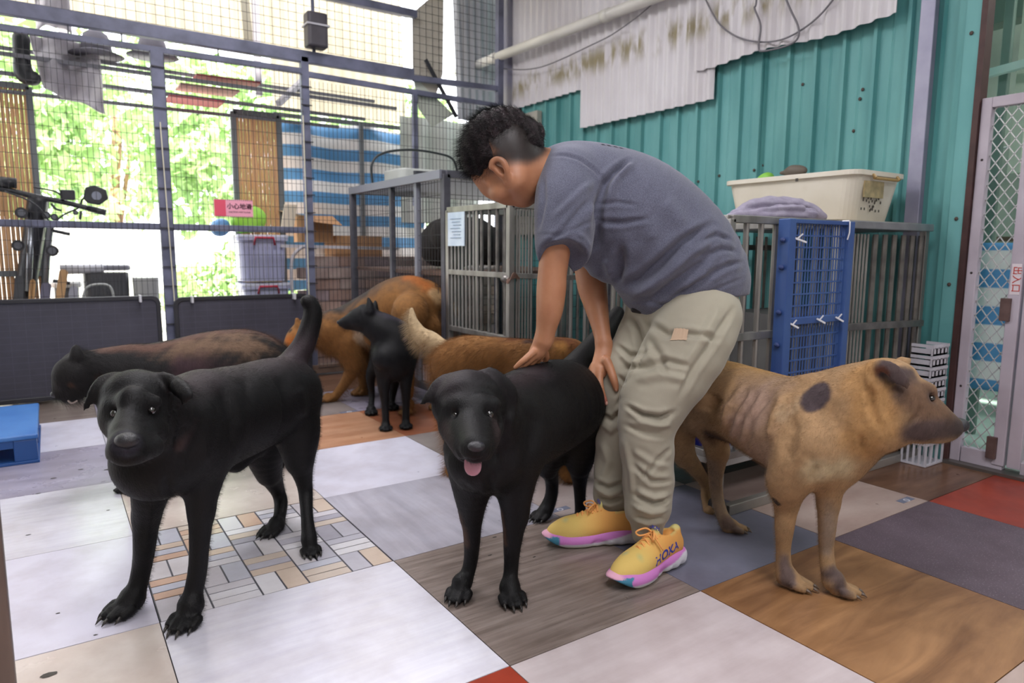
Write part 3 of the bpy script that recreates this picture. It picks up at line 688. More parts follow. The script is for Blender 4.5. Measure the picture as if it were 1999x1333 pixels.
cx_, cy_ = 1.98, 1.95
MB().prism(rbox(.46, .30, .05), 1.30, 1.40, Matrix.Translation((cx_, cy_, 0))).build('body', mat('carrier_pale', '#b9bdb8', rough=.5), carrier, bevel=.01)
MB().prism(rbox(.30, .20, .03), 1.315, 1.385, Matrix.Translation((cx_, cy_-.06, 0))).build('dark_door', mat('carrier_dark', '#3a3c42', rough=.5), carrier, bevel=.004)
MB().tube(catmull([(cx_-.36, cy_, 1.295), (cx_-.36, cy_, 1.43), (cx_-.28, cy_, 1.50), (cx_-.1, cy_, 1.535), (cx_+.1, cy_, 1.53), (cx_+.23, cy_, 1.50), (cx_+.27, cy_, 1.40)], 6), .008, 8).build('handle', mat('black_tube', '#232a2c', rough=.4), carrier, smooth=True)

# cream storage bin on the cages, its towel, a green thing inside
cream = mat('cream_plastic', '#ddd7ca', '#d1cabb', rough=.45, scale=5, spec=.4)
def tub(name, label, cat, x0, x1, y0, y1, z0, z1, m, flare=.03, t=.006, lip=.014, group=None):
    r = thing(name, label, cat, ((x0+x1)/2, (y0+y1)/2, z0), group); cx, cy, w, d = (x0+x1)/2, (y0+y1)/2, x1-x0, y1-y0; mb = MB()
    rings = []
    for (ww, z, q) in ((-2*flare, z0, 0), (0, z1-.02, 0), (2*lip, z1-.02, 0), (2*lip, z1, 0), (-2*t, z1, 0), (-2*flare-2*t, z0+t, 0)):
        rings.append([(cx+a, cy+b, z) for a, b in rbox(w+ww, d+ww, .05, 5)])
    n = len(rings[0]); v = [p for rg in rings for p in rg]; f = []
    for k in range(len(rings)-1): f += [(k*n+i, k*n+(i+1)%n, (k+1)*n+(i+1)%n, (k+1)*n+i) for i in range(n)]
    f += [tuple(range(n-1, -1, -1)), tuple(range(5*n, 6*n))]
    mb.add(v, f).build('tub', m, r, smooth=False, bevel=.002); return r
bin_ = tub('storage_bin', 'large cream plastic storage bin on top of the steel cages', 'bin', 2.50, 2.86, -.785, -.16, 1.004, 1.205, cream, .03)
for (a, b) in (((2.60, -.806, 1.175), (2.78, -.806, 1.175)), ((2.60, -.812, 1.175), (2.60, -.80, 1.19)), ((2.78, -.812, 1.175), (2.78, -.80, 1.19))): MB().tube([a, b], .006, 8).build('handle', mat('amber_handle', '#a88a55', rough=.5), bin_)
MB().box((2.57, -.787, 1.10), (2.71, -.779, 1.165)).build('handle_pocket', mat('amber_pocket', '#b3a078', '#8f8564', rough=.6, scale=30), bin_)
dk = mat('bin_grime', '#45413c', rough=.7)
for k in range(24): 
    x = random.uniform(2.57, 2.71); z = 1.10-random.random()*.05; MB().box((x, -.783+(1.10-z)*.17, z-.006), (x+.0025, -.779+(1.10-z)*.17, z+.004)).build('grime_fleck', dk, bin_)
text('mark', '■', .018, (2.466, -.55, 1.178), (0, -1, 0), (0, 0, 1), dk, bin_)
gl = lump('green_toy', (2.60, -.30, 1.205), (.04, .06, .02), mat('lime_green', '#84c24a', rough=.5), 'lime green thing sticking out above the rim of the cream bin', 'toy', 5, .006, 4)
lump('dark_lid', (2.52, -.50, 1.222), (.02, .14, .012), mat('dark_brown_lid', '#5e564c', rough=.6), 'dark brown strip lying on the rim of the cream bin', 'lid', 8, .005, 4)
# crumpled mauve towel
B = Body(.006, .02)
tw = [[(2.0526, -0.5734, 1.0213, 0.0197), (2.1505, -0.5873, 1.0408, 0.0401), (2.2694, -0.6179, 1.0446, 0.0488), (2.3448, -0.6697, 1.036, 0.0407), (2.3923, -0.7287, 1.0184, 0.0182)], [(2.1353, -0.5503, 1.0563, 0.0182), (2.2207, -0.5812, 1.0692, 0.0285), (2.3064, -0.6137, 1.0741, 0.0246), (2.3544, -0.6452, 1.0778, 0.0184)], [(2.1132, -0.6624, 1.0224, 0.0233), (2.1963, -0.6925, 1.0308, 0.0314), (2.2955, -0.7359, 1.0235, 0.0237)], [(2.2865, -0.6512, 1.0592, 0.0242), (2.3297, -0.6809, 1.0549, 0.0202), (2.3591, -0.7161, 1.034, 0.0161)], [(1.9829, -0.6009, 1.0126, 0.0135), (2.0644, -0.6303, 1.0189, 0.0214), (2.1112, -0.6868, 1.0136, 0.0154)]]
for c in tw: B.chain(c, .02)
V, F = B.nets(lambda X, Y, Z, D: np.maximum(D+.004*np.sin(60*X+35*Y)*np.sin(40*Y-30*X), .999-Z)); V = emboss(V, F, [([(2.1091, -0.5592, 1.0431, 0.008), (2.1846, -0.6086, 1.0505, 0.01), (2.2768, -0.6692, 1.0578, 0.008)], -.012), ([(2.1152, -0.6148, 1.0248, 0.0079), (2.1978, -0.669, 1.032, 0.0099), (2.2958, -0.7355, 1.0274, 0.0079)], -.010), ([(2.2774, -0.6684, 1.0658, 0.008), (2.3008, -0.6873, 1.0457, 0.01), (2.3498, -0.7221, 1.0335, 0.008)], -.012), ([(2.273, -0.6957, 1.0288, 0.006), (2.3076, -0.7157, 1.0483, 0.008), (2.3305, -0.7349, 1.0245, 0.006)], -.008)])
tag(np_mesh('towel', V, F, mat('mauve_terry', '#968fa3', '#a9a2b5', rough=.95, scale=30, bmp=.4, bscale=400)), 'crumpled mauve towel on the cage top in front of the cream bin', 'towel')
# board under the bin
tag(MB().box((2.3, -.84, .999), (2.93, .04, 1.0035)).build('board', mat('tan_board', '#9c8e74', rough=.8), bevel=.001), 'thin tan board between the cream bin and the cage top', 'board')
# stack of white plastic baskets by the doorway
wp = mat('white_basket_plastic', (.58, .57, .63), (.50, .49, .54), rough=.5, scale=9)
def basket(x0, x1, y0, y1, z0, z1, label, lattice=False):
    t = thing('plastic_basket', label, 'basket', ((x0+x1)/2, (y0+y1)/2, z0), 'white baskets stacked by the doorway')
    if lattice:
        mb = MB()
        for z in (z0+.004, (z0+z1)/2, z1-.004): mb.bar((x0, y0, z), (x1, y0, z), .008); mb.bar((x0, y0, z), (x0, y1, z), .008); mb.bar((x1, y0, z), (x1, y1, z), .008)
        for k in range(4): x = x0+(x1-x0)*k/3; mb.bar((x, y0, z0), (x, y0, z1), .007)
        for k in range(1, 5): y = y0+(y1-y0)*k/4; mb.bar((x0, y, z0), (x0, y, z1), .007); mb.bar((x1, y, z0), (x1, y, z1), .007)
        o = mb.build('lattice', wp, t); o['kind'] = 'stuff'; MB().box((x0, y0, z0), (x1, y1, z0+.005)).build('bottom', wp, t); return t
    MB().box((x0, y0, z0), (x1, y1, z0+.006)).build('bottom', wp, t)
    MB().box((x0-.004, y0-.004, z1-.012), (x1+.004, y0+.006, z1)).box((x0-.004, y0+.006, z1-.012), (x0+.006, y1, z1)).box((x1-.006, y0+.006, z1-.012), (x1+.004, y1, z1)).build('rim', wp, t)
    h = z1-z0; n = 5
    for k in range(n):
        xa = x0+(x1-x0)*k/(n-1); MB().box((xa-.006, y0, z0), (xa+.006, y0+.005, z1-.01)).build('slat', wp, t)
    MB().box((x0, y0, z0), (x1, y0+.004, z0+h*.62)).build('wall_strip', wp, t)
    MB().box((x0, y0, z0), (x0+.004, y1, z0+h*.6)).build('side_wall', wp, t); MB().box((x1-.004, y0, z0), (x1, y1, z0+h*.6)).build('side_wall', wp, t)
    return t
nm = ['topmost of', 'second from the top of', 'third from the top of', 'fourth from the top of', 'fifth from the top of', 'sixth from the top of', 'second from the bottom of']
for k in range(7): basket(2.80, 2.925, -.99, -.905, .465-k*.046, .508-k*.046, 'white slotted plastic basket, %s the stack by the doorway' % nm[k])
basket(2.79, 2.93, -1.0, -.905, .002, .185, 'white lattice basket at the bottom of the stack by the doorway', True)

# blue plastic pallet at the left
pl = thing('pallet', 'bright blue plastic pallet lying at the left edge of the floor', 'pallet', (-.55, 1.4, 0))
pb = mat('pallet_blue', '#3a70b8', '#4a80c4', rough=.35, scale=5); pbd = mat('pallet_blue_side', '#24508f', rough=.4)
MB().box((-1.4, 1.04, .10), (-.245, 1.72, .122)).build('deck', pb, pl, bevel=.006)
MB().box((-1.4, 1.04, .0), (-.245, 1.72, .012)).build('base', pbd, pl, bevel=.002)
for (a, b) in ((-.33, -.25), (-.66, -.54), (-1.1, -.95)):
    for y in (1.045, 1.34, 1.62): MB().box((a, y, .01), (b, y+.09, .1)).build('block', pbd, pl, bevel=.004)
MB().box((-.545, 1.045, .07), (-.33, 1.06, .1)).build('skirt', pbd, pl)
# steel upright at the left edge close to the camera
tag(MB().bar((-.274, -.93, 0), (-.274, -.93, 2.4), .03, .03).build('upright', mat('brown_steel_upright', '#5a4b46', '#7b6c66', rough=.5, metal=.3, scale=14, stretch=(1, 1, .2)), bevel=.003), 'brown steel upright at the left edge of the frame', 'post')
# pipe and cables on the white sheets
pipe = thing('drain_pipe', 'thick white plastic pipe sloping up across the white corrugated wall', 'pipe', (2.85, 2, 2.4))
wpipe = mat('white_pvc', '#cfccc6', '#dedbd4', rough=.4, scale=4)
a, b = Vector((2.86, 3.05, 2.383)), Vector((2.86, .45, 2.33))
MB().tube([a, b], .035, 20).build('tube', wpipe, pipe, smooth=True)
for t in (.24, .74): p = a.lerp(b, t); d = (b-a).normalized(); MB().tube([p-d*.03, p+d*.03], .040, 20).build('coupling', wpipe, pipe, smooth=True)
cab = mat('grey_cable', '#6e6b72', rough=.5)
tag(MB().tube(catmull([(2.90, 2.5, 2.34), (2.9, 2.311, 2.267), (2.9, 1.873, 2.193), (2.9, 1.303, 2.217), (2.9, 1.057, 2.244), (2.9, .771, 2.32), (2.9, .5, 2.45)], 8), .004, 6).build('cable', cab, smooth=True), 'thin grey cable sagging under the white pipe', 'cable')
tag(MB().tube(catmull([(2.9, .45, 2.4), (2.9, .355, 2.216), (2.9, .253, 2.071), (2.9, .116, 1.973), (2.9, -.041, 1.919), (2.9, -.185, 1.917), (2.9, -.342, 1.984), (2.9, -.5, 2.15)], 8), .0045, 6).build('cable', cab, smooth=True), 'grey cable in a wide shallow sag on the white sheet', 'cable')
tag(MB().tube(catmull([(2.885, .02, 2.3), (2.885, .023, 2.122), (2.885, .031, 2.094), (2.885, -.01, 2.003), (2.885, -.005, 1.906), (2.885, -.028, 1.876), (2.885, -.16, 1.869), (2.885, -.223, 1.889), (2.885, -.222, 1.947), (2.885, -.164, 2.057), (2.885, -.1, 2.2)], 8), .005, 6).build('cable', cab, smooth=True), 'dark grey cable hanging in a closed loop on the white sheet', 'cable')

# ================================================================ YARD BEYOND THE FENCE
struct(MB().box((-14, 2.62, -.08), (14, 18, -.03)).build('ground', mat('pale_concrete', '#c9c5bc', '#dcd9d2', rough=.8, scale=1.5)))
leafm, nt, b = new_mat('sunlit_leaf')
oi = nt.nodes.new('ShaderNodeTexCoord'); n = noise(nt, 1.7, 4); c = ramp(nt, n.outputs[0], [(.3, '#8fb573'), (.55, '#b3cf8e'), (.75, '#d0dfae')])
nt.links.new(c, b.inputs['Base Color']); b.inputs['Roughness'].default_value = .6
def foliage(name, cx, cy, cz, rx, ry, rz, n, m, parent=None, s=.09, seed=0):
    r = np.random.default_rng(seed); d = r.normal(size=(n, 3)); d /= np.linalg.norm(d, axis=1)[:, None]; rad = r.uniform(.35, 1, n)**.5
    lump_ = 1+.25*np.sin(d[:, 0]*5+seed)*np.sin(d[:, 2]*6+seed*2)
    P = np.array([cx, cy, cz])+d*(rad*lump_)[:, None]*np.array([rx, ry, rz])
    a = r.normal(size=(n, 3)); a /= np.linalg.norm(a, axis=1)[:, None]; b_ = np.cross(a, r.normal(size=(n, 3))); b_ /= np.linalg.norm(b_, axis=1)[:, None]
    sz = s*r.uniform(.5, 1.2, n)[:, None]
    V = np.stack([P-a*sz, P+b_*sz*.45, P+a*sz, P-b_*sz*.45], 1).reshape(-1, 3); F = np.arange(4*n).reshape(-1, 4)
    o = np_mesh(name, V, F, m, parent); o['kind'] = 'stuff'; return o
trees = [(-.7, 8.3, 2.3, 1.4, 'broad bright tree just left of the thick grey fence post'), (2.35, 8.8, 2.3, 1.45, 'pale green tree behind the warning sign'), (5.6, 10.5, 2.5, 1.6, 'distant tree behind the striped tarp'), (-4.0, 9.5, 2.3, 1.6, 'tree behind the bamboo panel at the left edge'), (1.0, 12.6, 3.0, 1.9, 'tallest tree at the back of the yard')]
bark = mat('pale_bark', '#9c7a5c', '#7f6450', rough=.9, scale=8, bmp=.3)
for i, (x, y, z, r, lab) in enumerate(trees):
    t = thing('tree', lab, 'tree', (x, y, -.03), 'trees in the yard')
    foliage('foliage', x, y, z, r, r*.8, r*.95, 2600, leafm, t, .13, i+1)
    MB().tube(catmull([(x-.1, y, -.05), (x+.04, y, .8), (x-.06, y, 1.5), (x+.1, y, z+.3)], 4), [.09+.0*k for k in range(13)], 9).build('trunk', bark, t, smooth=True)
    MB().tube([(x, y, 1.2), (x+.4, y-.1, z+.5)], [.05, .025], 7).build('branch', bark, t, smooth=True)
tag(MB().box((-5, 6.6, -.05), (.75, 6.7, 1.12)).build('yard_wall', mat('white_render', '#dcdbd6', rough=.7)), 'low white wall across the left of the yard', 'wall')
for i, (x, y, lab) in enumerate(((1.6, 6.0, 'low bright bush behind the storage boxes'), (3.4, 6.6, 'low bush behind the cardboard boxes'))):
    tag(foliage('bush', x, y, .35, .75, .5, .5, 1500, leafm, None, .08, 20+i), lab, 'bush'); 
for o in list(COL.objects):
    if o.name.startswith('bush'): del o['kind']
# bamboo screens in grey frames
bam = mat('bamboo_screen', '#c9996b', '#dcb184', rough=.7, scale=30, stretch=(1, 1, .08)); gfr = mat('grey_screen_frame', '#6f7376', rough=.5)
def screen(x0, x1, z0, z1, y, label):
    t = thing('bamboo_screen', label, 'screen', ((x0+x1)/2, y, z0)); me = MB().tube([(0, 0, z0), (0, 0, z1)], .011, 6).mesh('cane'); x = x0+.03
    while x < x1-.02: o = link('cane', me, bam, t); o.location = (x, y, 0); x += .0235
    for (a, b_) in (((x0, y, z0), (x0, y, z1)), ((x1, y, z0), (x1, y, z1)), ((x0, y, z0), (x1, y, z0)), ((x0, y, z1), (x1, y, z1)), ((x0, y-.01, (z0+z1)/2-.3), (x1, y-.01, (z0+z1)/2-.3))): MB().bar(a, b_, .035).build('frame', gfr, t)
screen(-1.2, -.185, .2, 1.84, 2.9, 'bamboo cane screen in a grey frame at the left behind the handlebars')
screen(.985, 1.30, .3, 1.83, 2.9, 'narrow bamboo cane screen left of the striped tarp')
# striped tarp
tm, nt, b = new_mat('striped_tarp'); tc = nt.nodes.new('ShaderNodeTexCoord'); sp2 = nt.nodes.new('ShaderNodeSeparateXYZ'); nt.links.new(tc.outputs['Object'], sp2.inputs[0])
mm = nt.nodes.new('ShaderNodeMath'); mm.operation = 'PINGPONG'; mm.inputs[1].default_value = .085; nt.links.new(sp2.outputs[2], mm.inputs[0])
mr = nt.nodes.new('ShaderNodeMapRange'); mr.inputs[2].default_value = .085; nt.links.new(mm.outputs[0], mr.inputs[0])
nt.links.new(ramp(nt, mr.outputs[0], [(.46, '#ebe9e6'), (.54, '#5b97c9')]), b.inputs['Base Color']); b.inputs['Roughness'].default_value = .6
def cloth(fn, nu=40, nv=20): return MB().grid(fn, nu, nv)
tp = cloth(lambda u, v: (1.31+1.25*u, 3.05+.05*math.sin(u*14+v*3)+.02*math.sin(v*20), .55+1.27*v+.03*math.sin(u*3))).build('striped_tarp', tm, smooth=True, solid=.004)
tag(tp, 'blue and white striped tarp stretched behind the fence', 'tarp')
tag(MB().bar((1.29, 3.0, 1.86), (2.6, 3.0, 1.86), .03).build('tarp_rail', gfr), 'grey rail along the top of the striped tarp', 'rail')
tag(MB().bar((1.96, 2.98, .0), (1.96, 2.98, 1.86), .03).build('tarp_post', gfr), 'grey post in front of the striped tarp', 'post')
# white awning sheets above
aw = mat('awning_white', '#a39c88', '#b8b19e', rough=.6, scale=3, stretch=(1, 1, .2))
at = thing('awning', 'white corrugated awning sheets hanging beyond the top of the fence', 'awning', (0, 3.2, 2.3))
for k, (x0, x1, z0) in enumerate(((-3.2, -1.6, 2.34), (-1.6, .2, 2.35), (.2, 1.35, 2.33), (1.35, 2.45, 1.93))):
    n = int((x1-x0)/.012); prof = [(x0+(x1-x0)*i/n, .008*math.cos((x0+(x1-x0)*i/n)*2*math.pi/.09)) for i in range(n+1)]
    mb = MB(); v = [(x, 3.2+d, z0) for x, d in prof]+[(x, 3.3+d, 3.5) for x, d in prof]; mb.add(v, [(i, i+1, n+2+i, n+1+i) for i in range(n)]); mb.build('awning_sheet', aw, at, solid=.003)
for x in (.02, 1.22): MB().bar((x, 3.1, 2.0), (x, 3.1, 3.2), .045).build('awning_post', mat('pale_post', '#a9a6ae', rough=.5), at)
MB().bar((-3, 3.1, 2.32), (1.4, 3.1, 2.32), .012).build('rusty_edge', mat('rust_edge', '#a4774f', rough=.8), at)
# overhead drying rack rails beyond the fence
rk = thing('drying_rack', 'grey rails of an overhead rack just beyond the fence', 'rack', (.6, 2.7, 1.9))
for (x0, z0, x1, z1, y) in ((-.6, 1.96, 2.1, 1.93, 2.62), (-.6, 2.03, 2.0, 2.0, 2.8), (-.6, 1.88, 1.9, 1.85, 2.75), (-.6, 1.80, 1.75, 1.80, 2.9)): MB().bar((x0, y, z0), (x1, y, z1), .022).build('rail', mat('rack_grey', '#85858c', rough=.5), rk)
MB().bar((1.22, 2.6, 1.86), (1.50, 2.9, 2.12), .035).build('brace', mat('pale_post', '#a9a6ae', rough=.5), rk)
for i, (x0, x1, z, c, lab) in enumerate(((.72, 1.12, 1.985, '#a34049', 'dark red board lying on the overhead rack'), (.62, .98, 1.915, '#c98f8c', 'faded pink board on the overhead rack'), (.55, .88, 1.832, '#b84a55', 'lower red board on the overhead rack'))):
    tag(MB().box((x0, 2.64, z), (x1, 2.86, z+.012)).build('board', mat('board_%d' % i, c, rough=.6)), lab, 'board')
# hanging laundry and hats at upper left
lw = mat('laundry_white', '#b6b2b8', '#c6c1c6', rough=.9, scale=3)
o = cloth(lambda u, v: (-.16+.34*u*(1-.1*v)+.05*v, 2.68+.05*math.sin(u*11+v*4)+.03*math.sin(v*9), 2.10-.30*v-.10*v*u), 24, 18).build('hanging_cloth', lw, smooth=True, solid=.008); tag(o, 'pale grey cloth hanging over the rack rail at upper left', 'cloth')
o = cloth(lambda u, v: (-.12+.17*u, 2.74+.04*math.sin(u*9+v*3), 2.42-.28*v+.04*math.sin(u*3.1)), 16, 12).build('hanging_cloth', lw, smooth=True, solid=.008); tag(o, 'pale lilac cloth rising above the steel beam at upper left', 'cloth')
B = Body(.01, .02); B.chain([(-.20, 2.66, 2.06, .045), (-.205, 2.66, 1.96, .043), (-.20, 2.66, 1.87, .05), (-.16, 2.64, 1.845, .042)], .02)
V, F = B.nets(); tag(np_mesh('boot', V, F, mat('black_rubber', '#232528', rough=.5)), 'black rubber boot hanging at the left behind the fence', 'boot')
for (x, y, z, lab) in ((.17, 2.68, 2.05, 'grey sun hat on the rack nearer the hanging cloth'), (.48, 2.72, 2.10, 'grey sun hat on the rack above the fence post')):
    t = thing('sun_hat', lab, 'hat', (x, y, z), 'hats on the rack'); hm = mat('hat_grey', '#77747e', '#86838c', rough=.9, scale=8)
    MB().tube([(x, y, z), (x, y, z+.05), (x, y, z+.10), (x, y, z+.125)], [.085, .08, .065, .03], 20).build('crown', hm, t, smooth=True)
    MB().tube([(x, y, z-.02), (x, y, z+.004)], [.15, .09], 24).build('brim', hm, t, smooth=True)
# storage boxes with red handles
def clearbox(x0, x1, z0, z1, label, y0=2.62, y1=2.95):
    t = tub('storage_box', label, 'box', x0, x1, y0, y1, z0, z1, mat('frosted_white', '#b9bbd6', '#c7c9e0', rough=.35, scale=3), .012, group='white boxes with red handles')
    mb_ = MB().prism(rbox(x1-x0+.03, y1-y0+.03, .04), z1, z1+.02, Matrix.Translation(((x0+x1)/2, (y0+y1)/2, 0))).build('lid', mat('frosted_lid', '#d3d6e6', rough=.35), t, bevel=.004)
    rd = mat('red_plastic_handle', '#c0314a', rough=.4); xm = (x0+x1)/2
    MB().tube([(xm-.07, y0-.02, z1-.05), (xm-.06, y0-.025, z1), (xm+.06, y0-.025, z1), (xm+.07, y0-.02, z1-.05)], .008, 8).build('handle', rd, t, smooth=True)
    for q in range(12): x = x0+.03+(x1-x0-.06)*q/11; MB().bar((x, y0+.004, z0+.02), (x, y0-.005, z1-.06), .005).build('rib', mat('frosted_rib', '#a6a9c9', rough=.4), t)
clearbox(.93, 1.25, .655, .955, 'white translucent box with a red handle, upper of the two by the fence', 2.62, 2.85)
clearbox(.95, 1.26, .34, .62, 'white translucent box with a red handle, lower of the two by the fence', 2.62, 2.85)
tag(MB().box((.85, 2.6, -.03), (1.34, 2.86, .33)).build('stand', mat('stand_grey', '#8f8b88', rough=.7), bevel=.01), 'grey crate the white storage boxes stand on', 'crate')
lump('carrier_bag', (1.03, 2.77, 1.085), (.13, .09, .11), mat('lime_bag', '#8fcf3c', '#a5dd55', rough=.5, scale=8), 'lime green bag on top of the white storage box', 'bag', 11, .01, 8)
lump('carrier_bag', (.84, 2.76, 1.02), (.07, .07, .05), mat('blue_bag', '#5a8fc0', rough=.5), 'small blue bag beside the lime green bag', 'bag', 12, .01, 6)
# cardboard boxes and clutter right of the boxes
cbm = mat('cardboard', '#a87d57', '#b68a62', rough=.85, scale=3)
def carton(x0, x1, y0, y1, z0, z1, label, flap=True):
    t = thing('cardboard_box', label, 'box', ((x0+x1)/2, (y0+y1)/2, z0)); MB().box((x0, y0, z0), (x1, y1, z1)).build('carton', cbm, t)
    if flap: MB().add([(x0, y1, z1), (x0, y0, z1), (x0-.13, y0-.02, z1+.02), (x0-.13, y1, z1+.05)], [(0, 1, 2, 3)]).build('flap', mat('cardboard_pale', '#d7c3a4', rough=.8), t, solid=.004); MB().add([(x0, y0, z1), (x1, y0, z1), (x1+.02, y0-.14, z1-.07), (x0+.02, y0-.14, z1-.05)], [(0, 1, 2, 3)]).build('flap', cbm, t, solid=.004)
carton(1.40, 1.62, 2.72, 2.97, .93, 1.12, 'opened cardboard box above the white rail, flap hanging left')
carton(1.64, 2.0, 2.70, 2.98, .80, .98, 'low cardboard box right of the opened one', False)
o = cloth(lambda u, v: (1.31-.09*u+.03*v, 2.66, 1.02+.17*v), 4, 4).build('seat_pad', mat('cream_pad', '#e3d6bf', rough=.6), solid=.02, bevel=.004); tag(o, 'cream coloured pad tilted against the fence post', 'pad')
tag(MB().bar((1.2, 2.62, .9), (2.1, 2.62, .885), .022).build('rail', mat('white_rail', '#cfcbd0', rough=.4)), 'white rail in front of the cardboard boxes', 'rail')
tag(MB().tube(catmull([(1.27, 2.6, .45), (1.27, 2.6, .78), (1.33, 2.6, .88), (1.40, 2.6, .90)], 6), .012, 8).build('bent_tube', mat('white_rail', '#cfcbd0', rough=.4), smooth=True), 'bent white tube beside the storage boxes', 'tube')
# wall of stacked pinkish blocks behind the third bay: each block a piece
bw = thing('block_stack', 'stacked pinkish brown concrete blocks beyond the right bay of the fence', 'blocks', (2, 2.8, 0))
me = MB().box((0, 0, 0), (.19, .14, .078)).mesh('block'); bc = [mat('block_%d' % k, a, b_, rough=.9, scale=9, bmp=.2) for k, (a, b_) in enumerate((('#a98c80', '#b89b90'), ('#97796e', '#a58a80'), ('#b3a098', '#a08a84'), ('#8f7b7a', '#a39093')))]
for r_ in range(10):
    for c_ in range(9):
        m2 = me.copy() if (r_+c_) < 4 else me; o = bpy.data.objects.new('block', me); COL.objects.link(o); o.parent = bw; o.matrix_parent_inverse = Matrix.Translation(-bw.location)
        o.location = (1.36+c_*.196+(r_ % 2)*.09, 2.66+random.uniform(-.012, .012), .0+r_*.083)
        if not me.materials: me.materials.append(bc[0])
        o.material_slots[0].link = 'OBJECT'; o.material_slots[0].material = random.choice(bc)
# grey waste bins and lidded tubs
def ribbin(x0, x1, y0, y1, z0, z1, m, label, lid=None):
    t = thing('waste_bin', label, 'bin', ((x0+x1)/2, (y0+y1)/2, z0), 'bins outside the fence')
    cx, cy, w, d = (x0+x1)/2, (y0+y1)/2, x1-x0, y1-y0; lo_ = [(cx+a*.86, cy+b_*.86) for a, b_ in rbox(w, d, .05)]; hi_ = [(cx+a, cy+b_) for a, b_ in rbox(w, d, .05)]; n = len(lo_)
    MB().add([(*p, z0) for p in lo_]+[(*p, z1) for p in hi_], [(i, (i+1) % n, n+(i+1) % n, n+i) for i in range(n)]+[tuple(range(n-1, -1, -1)), tuple(range(n, 2*n))]).build('tub', m, t)
    for q in range(9): x = x0+.04+(w-.08)*q/8; MB().bar((x*.93+cx*.07, y0+.02, z0+.02), (x, y0-.004, z1-.03), .009).build('rib', m, t)
    if lid: MB().prism(rbox(w+.04, d+.04, .06), z1, z1+.035, Matrix.Translation((cx, cy, 0))).build('lid', lid, t, bevel=.01)
dg = mat('dark_grey_bin', '#55565a', rough=.5); lg = mat('pale_grey_bin', '#b4b4b2', rough=.5)
ribbin(.02, .27, 2.72, 3.0, .0, .72, dg, 'dark grey ribbed bin with a loose silver lid', None)
ribbin(.29, .43, 2.62, 2.85, .0, .69, lg, 'pale grey ribbed bin at the right of the bins')
ribbin(-.14, .0, 3.02, 3.2, .0, .62, dg, 'small dark bin at the left of the bins', lg)
tag(MB().tube([(-.10, 2.74, .745), (.13, 2.74, .75)], .03, 14).build('roll', mat('silver_roll', '#c9c9d0', rough=.4), smooth=True), 'silver white roll lying across the dark bins', 'roll')
tag(MB().prism(rbox(.16, .18, .03), .735, .77, Matrix.Translation((.2, 2.85, 0))).build('case', mat('grey_case', '#85858e', rough=.5), bevel=.008), 'small grey case on the dark bin beside the roll', 'case')
tag(MB().tube(catmull([(.0, 2.63, .56), (.03, 2.63, .64), (.12, 2.63, .655), (.16, 2.63, .62), (.17, 2.63, .50)], 5), .008, 7).build('hose', mat('clear_hose', '#b9bcb9', rough=.3), smooth=True), 'pale hose looped in front of the dark bin', 'hose')
# parked bikes seen through the mesh: handlebar, mirror, stem, lamps
blk = mat('bike_black', '#26272b', '#35363a', rough=.45, scale=20); chm = mat('bike_silver', '#8d9096', rough=.3, metal=.8)
bk = thing('scooter', 'black electric scooter with raised handlebar and square mirror behind the fence', 'scooter', (-.2, 2.72, 0))
def tb(name, pts, r, m=blk, n=8): return MB().tube(catmull(pts, 5) if len(pts) > 2 else pts, r, n).build(name, m, bk, smooth=True)
tb('handlebar', [(-.45, 2.70, 1.225), (-.33, 2.70, 1.21), (-.2, 2.70, 1.18), (-.05, 2.70, 1.15), (.07, 2.70, 1.12)], .016)
tb('grip', [(.07, 2.70, 1.12), (.16, 2.68, 1.095)], .02); tb('grip', [(-.36, 2.69, 1.255), (-.28, 2.69, 1.25)], .03)
tb('stem', [(-.18, 2.72, 1.18), (-.21, 2.74, 1.0), (-.25, 2.78, .8), (-.30, 2.8, .55)], .055); tb('fork', [(-.13, 2.70, 1.02), (-.16, 2.72, .85), (-.19, 2.74, .62)], .02, chm)
tb('fork', [(-.23, 2.70, 1.0), (-.27, 2.72, .62)], .018, chm)
MB().prism([(-.065, -.02), (-.05, .045), (-.0, .06), (.06, .035), (.068, -.02), (.02, -.06), (-.045, -.05)], -.02, .02, Matrix.Translation((.11, 2.68, 1.20)) @ Matrix.Rotation(math.pi/2, 4, 'X')).build('mirror_housing', blk, bk, bevel=.008)
MB().tube([(.115, 2.655, 1.195), (.115, 2.665, 1.195)], .027, 18).build('mirror_glass', mat('mirror_grey', '#8b8fa0', rough=.15, metal=.6), bk)
tb('mirror_arm', [(.03, 2.70, 1.13), (.04, 2.69, 1.17), (.07, 2.68, 1.19)], .006)
MB().box((-.07, 2.66, 1.165), (.005, 2.70, 1.225), Matrix.Translation((0, 0, 0))).build('display', blk, bk, bevel=.008)
for k, (x, z, r) in enumerate(((-.27, 1.08, .032), (-.30, .89, .032), (-.135, .86, .033), (.0, 1.09, .014), (-.15, 1.07, .022), (-.11, 1.06, .02))):
    MB().tube([(x, 2.66, z), (x, 2.70, z)], r, 18).build('lamp', blk, bk); MB().tube([(x, 2.654, z), (x, 2.66, z)], r*.62, 16).build('lens', mat('lens_grey', '#6a6c74', rough=.3, metal=.4), bk)
for k, pts in enumerate(([(-.34, 2.66, 1.2), (-.2, 2.62, 1.13), (-.12, 2.64, 1.0)], [(.02, 2.68, 1.12), (-.08, 2.64, 1.06), (-.13, 2.66, .98)], [(-.2, 2.66, 1.23), (-.1, 2.63, 1.21), (-.07, 2.66, 1.19)])): tb('brake_cable', pts, .005)
tb('lever', [(-.12, 2.68, 1.14), (-.10, 2.67, 1.11), (-.07, 2.67, 1.10)], .007); tb('lever', [(.03, 2.68, 1.10), (.02, 2.67, 1.05)], .007)
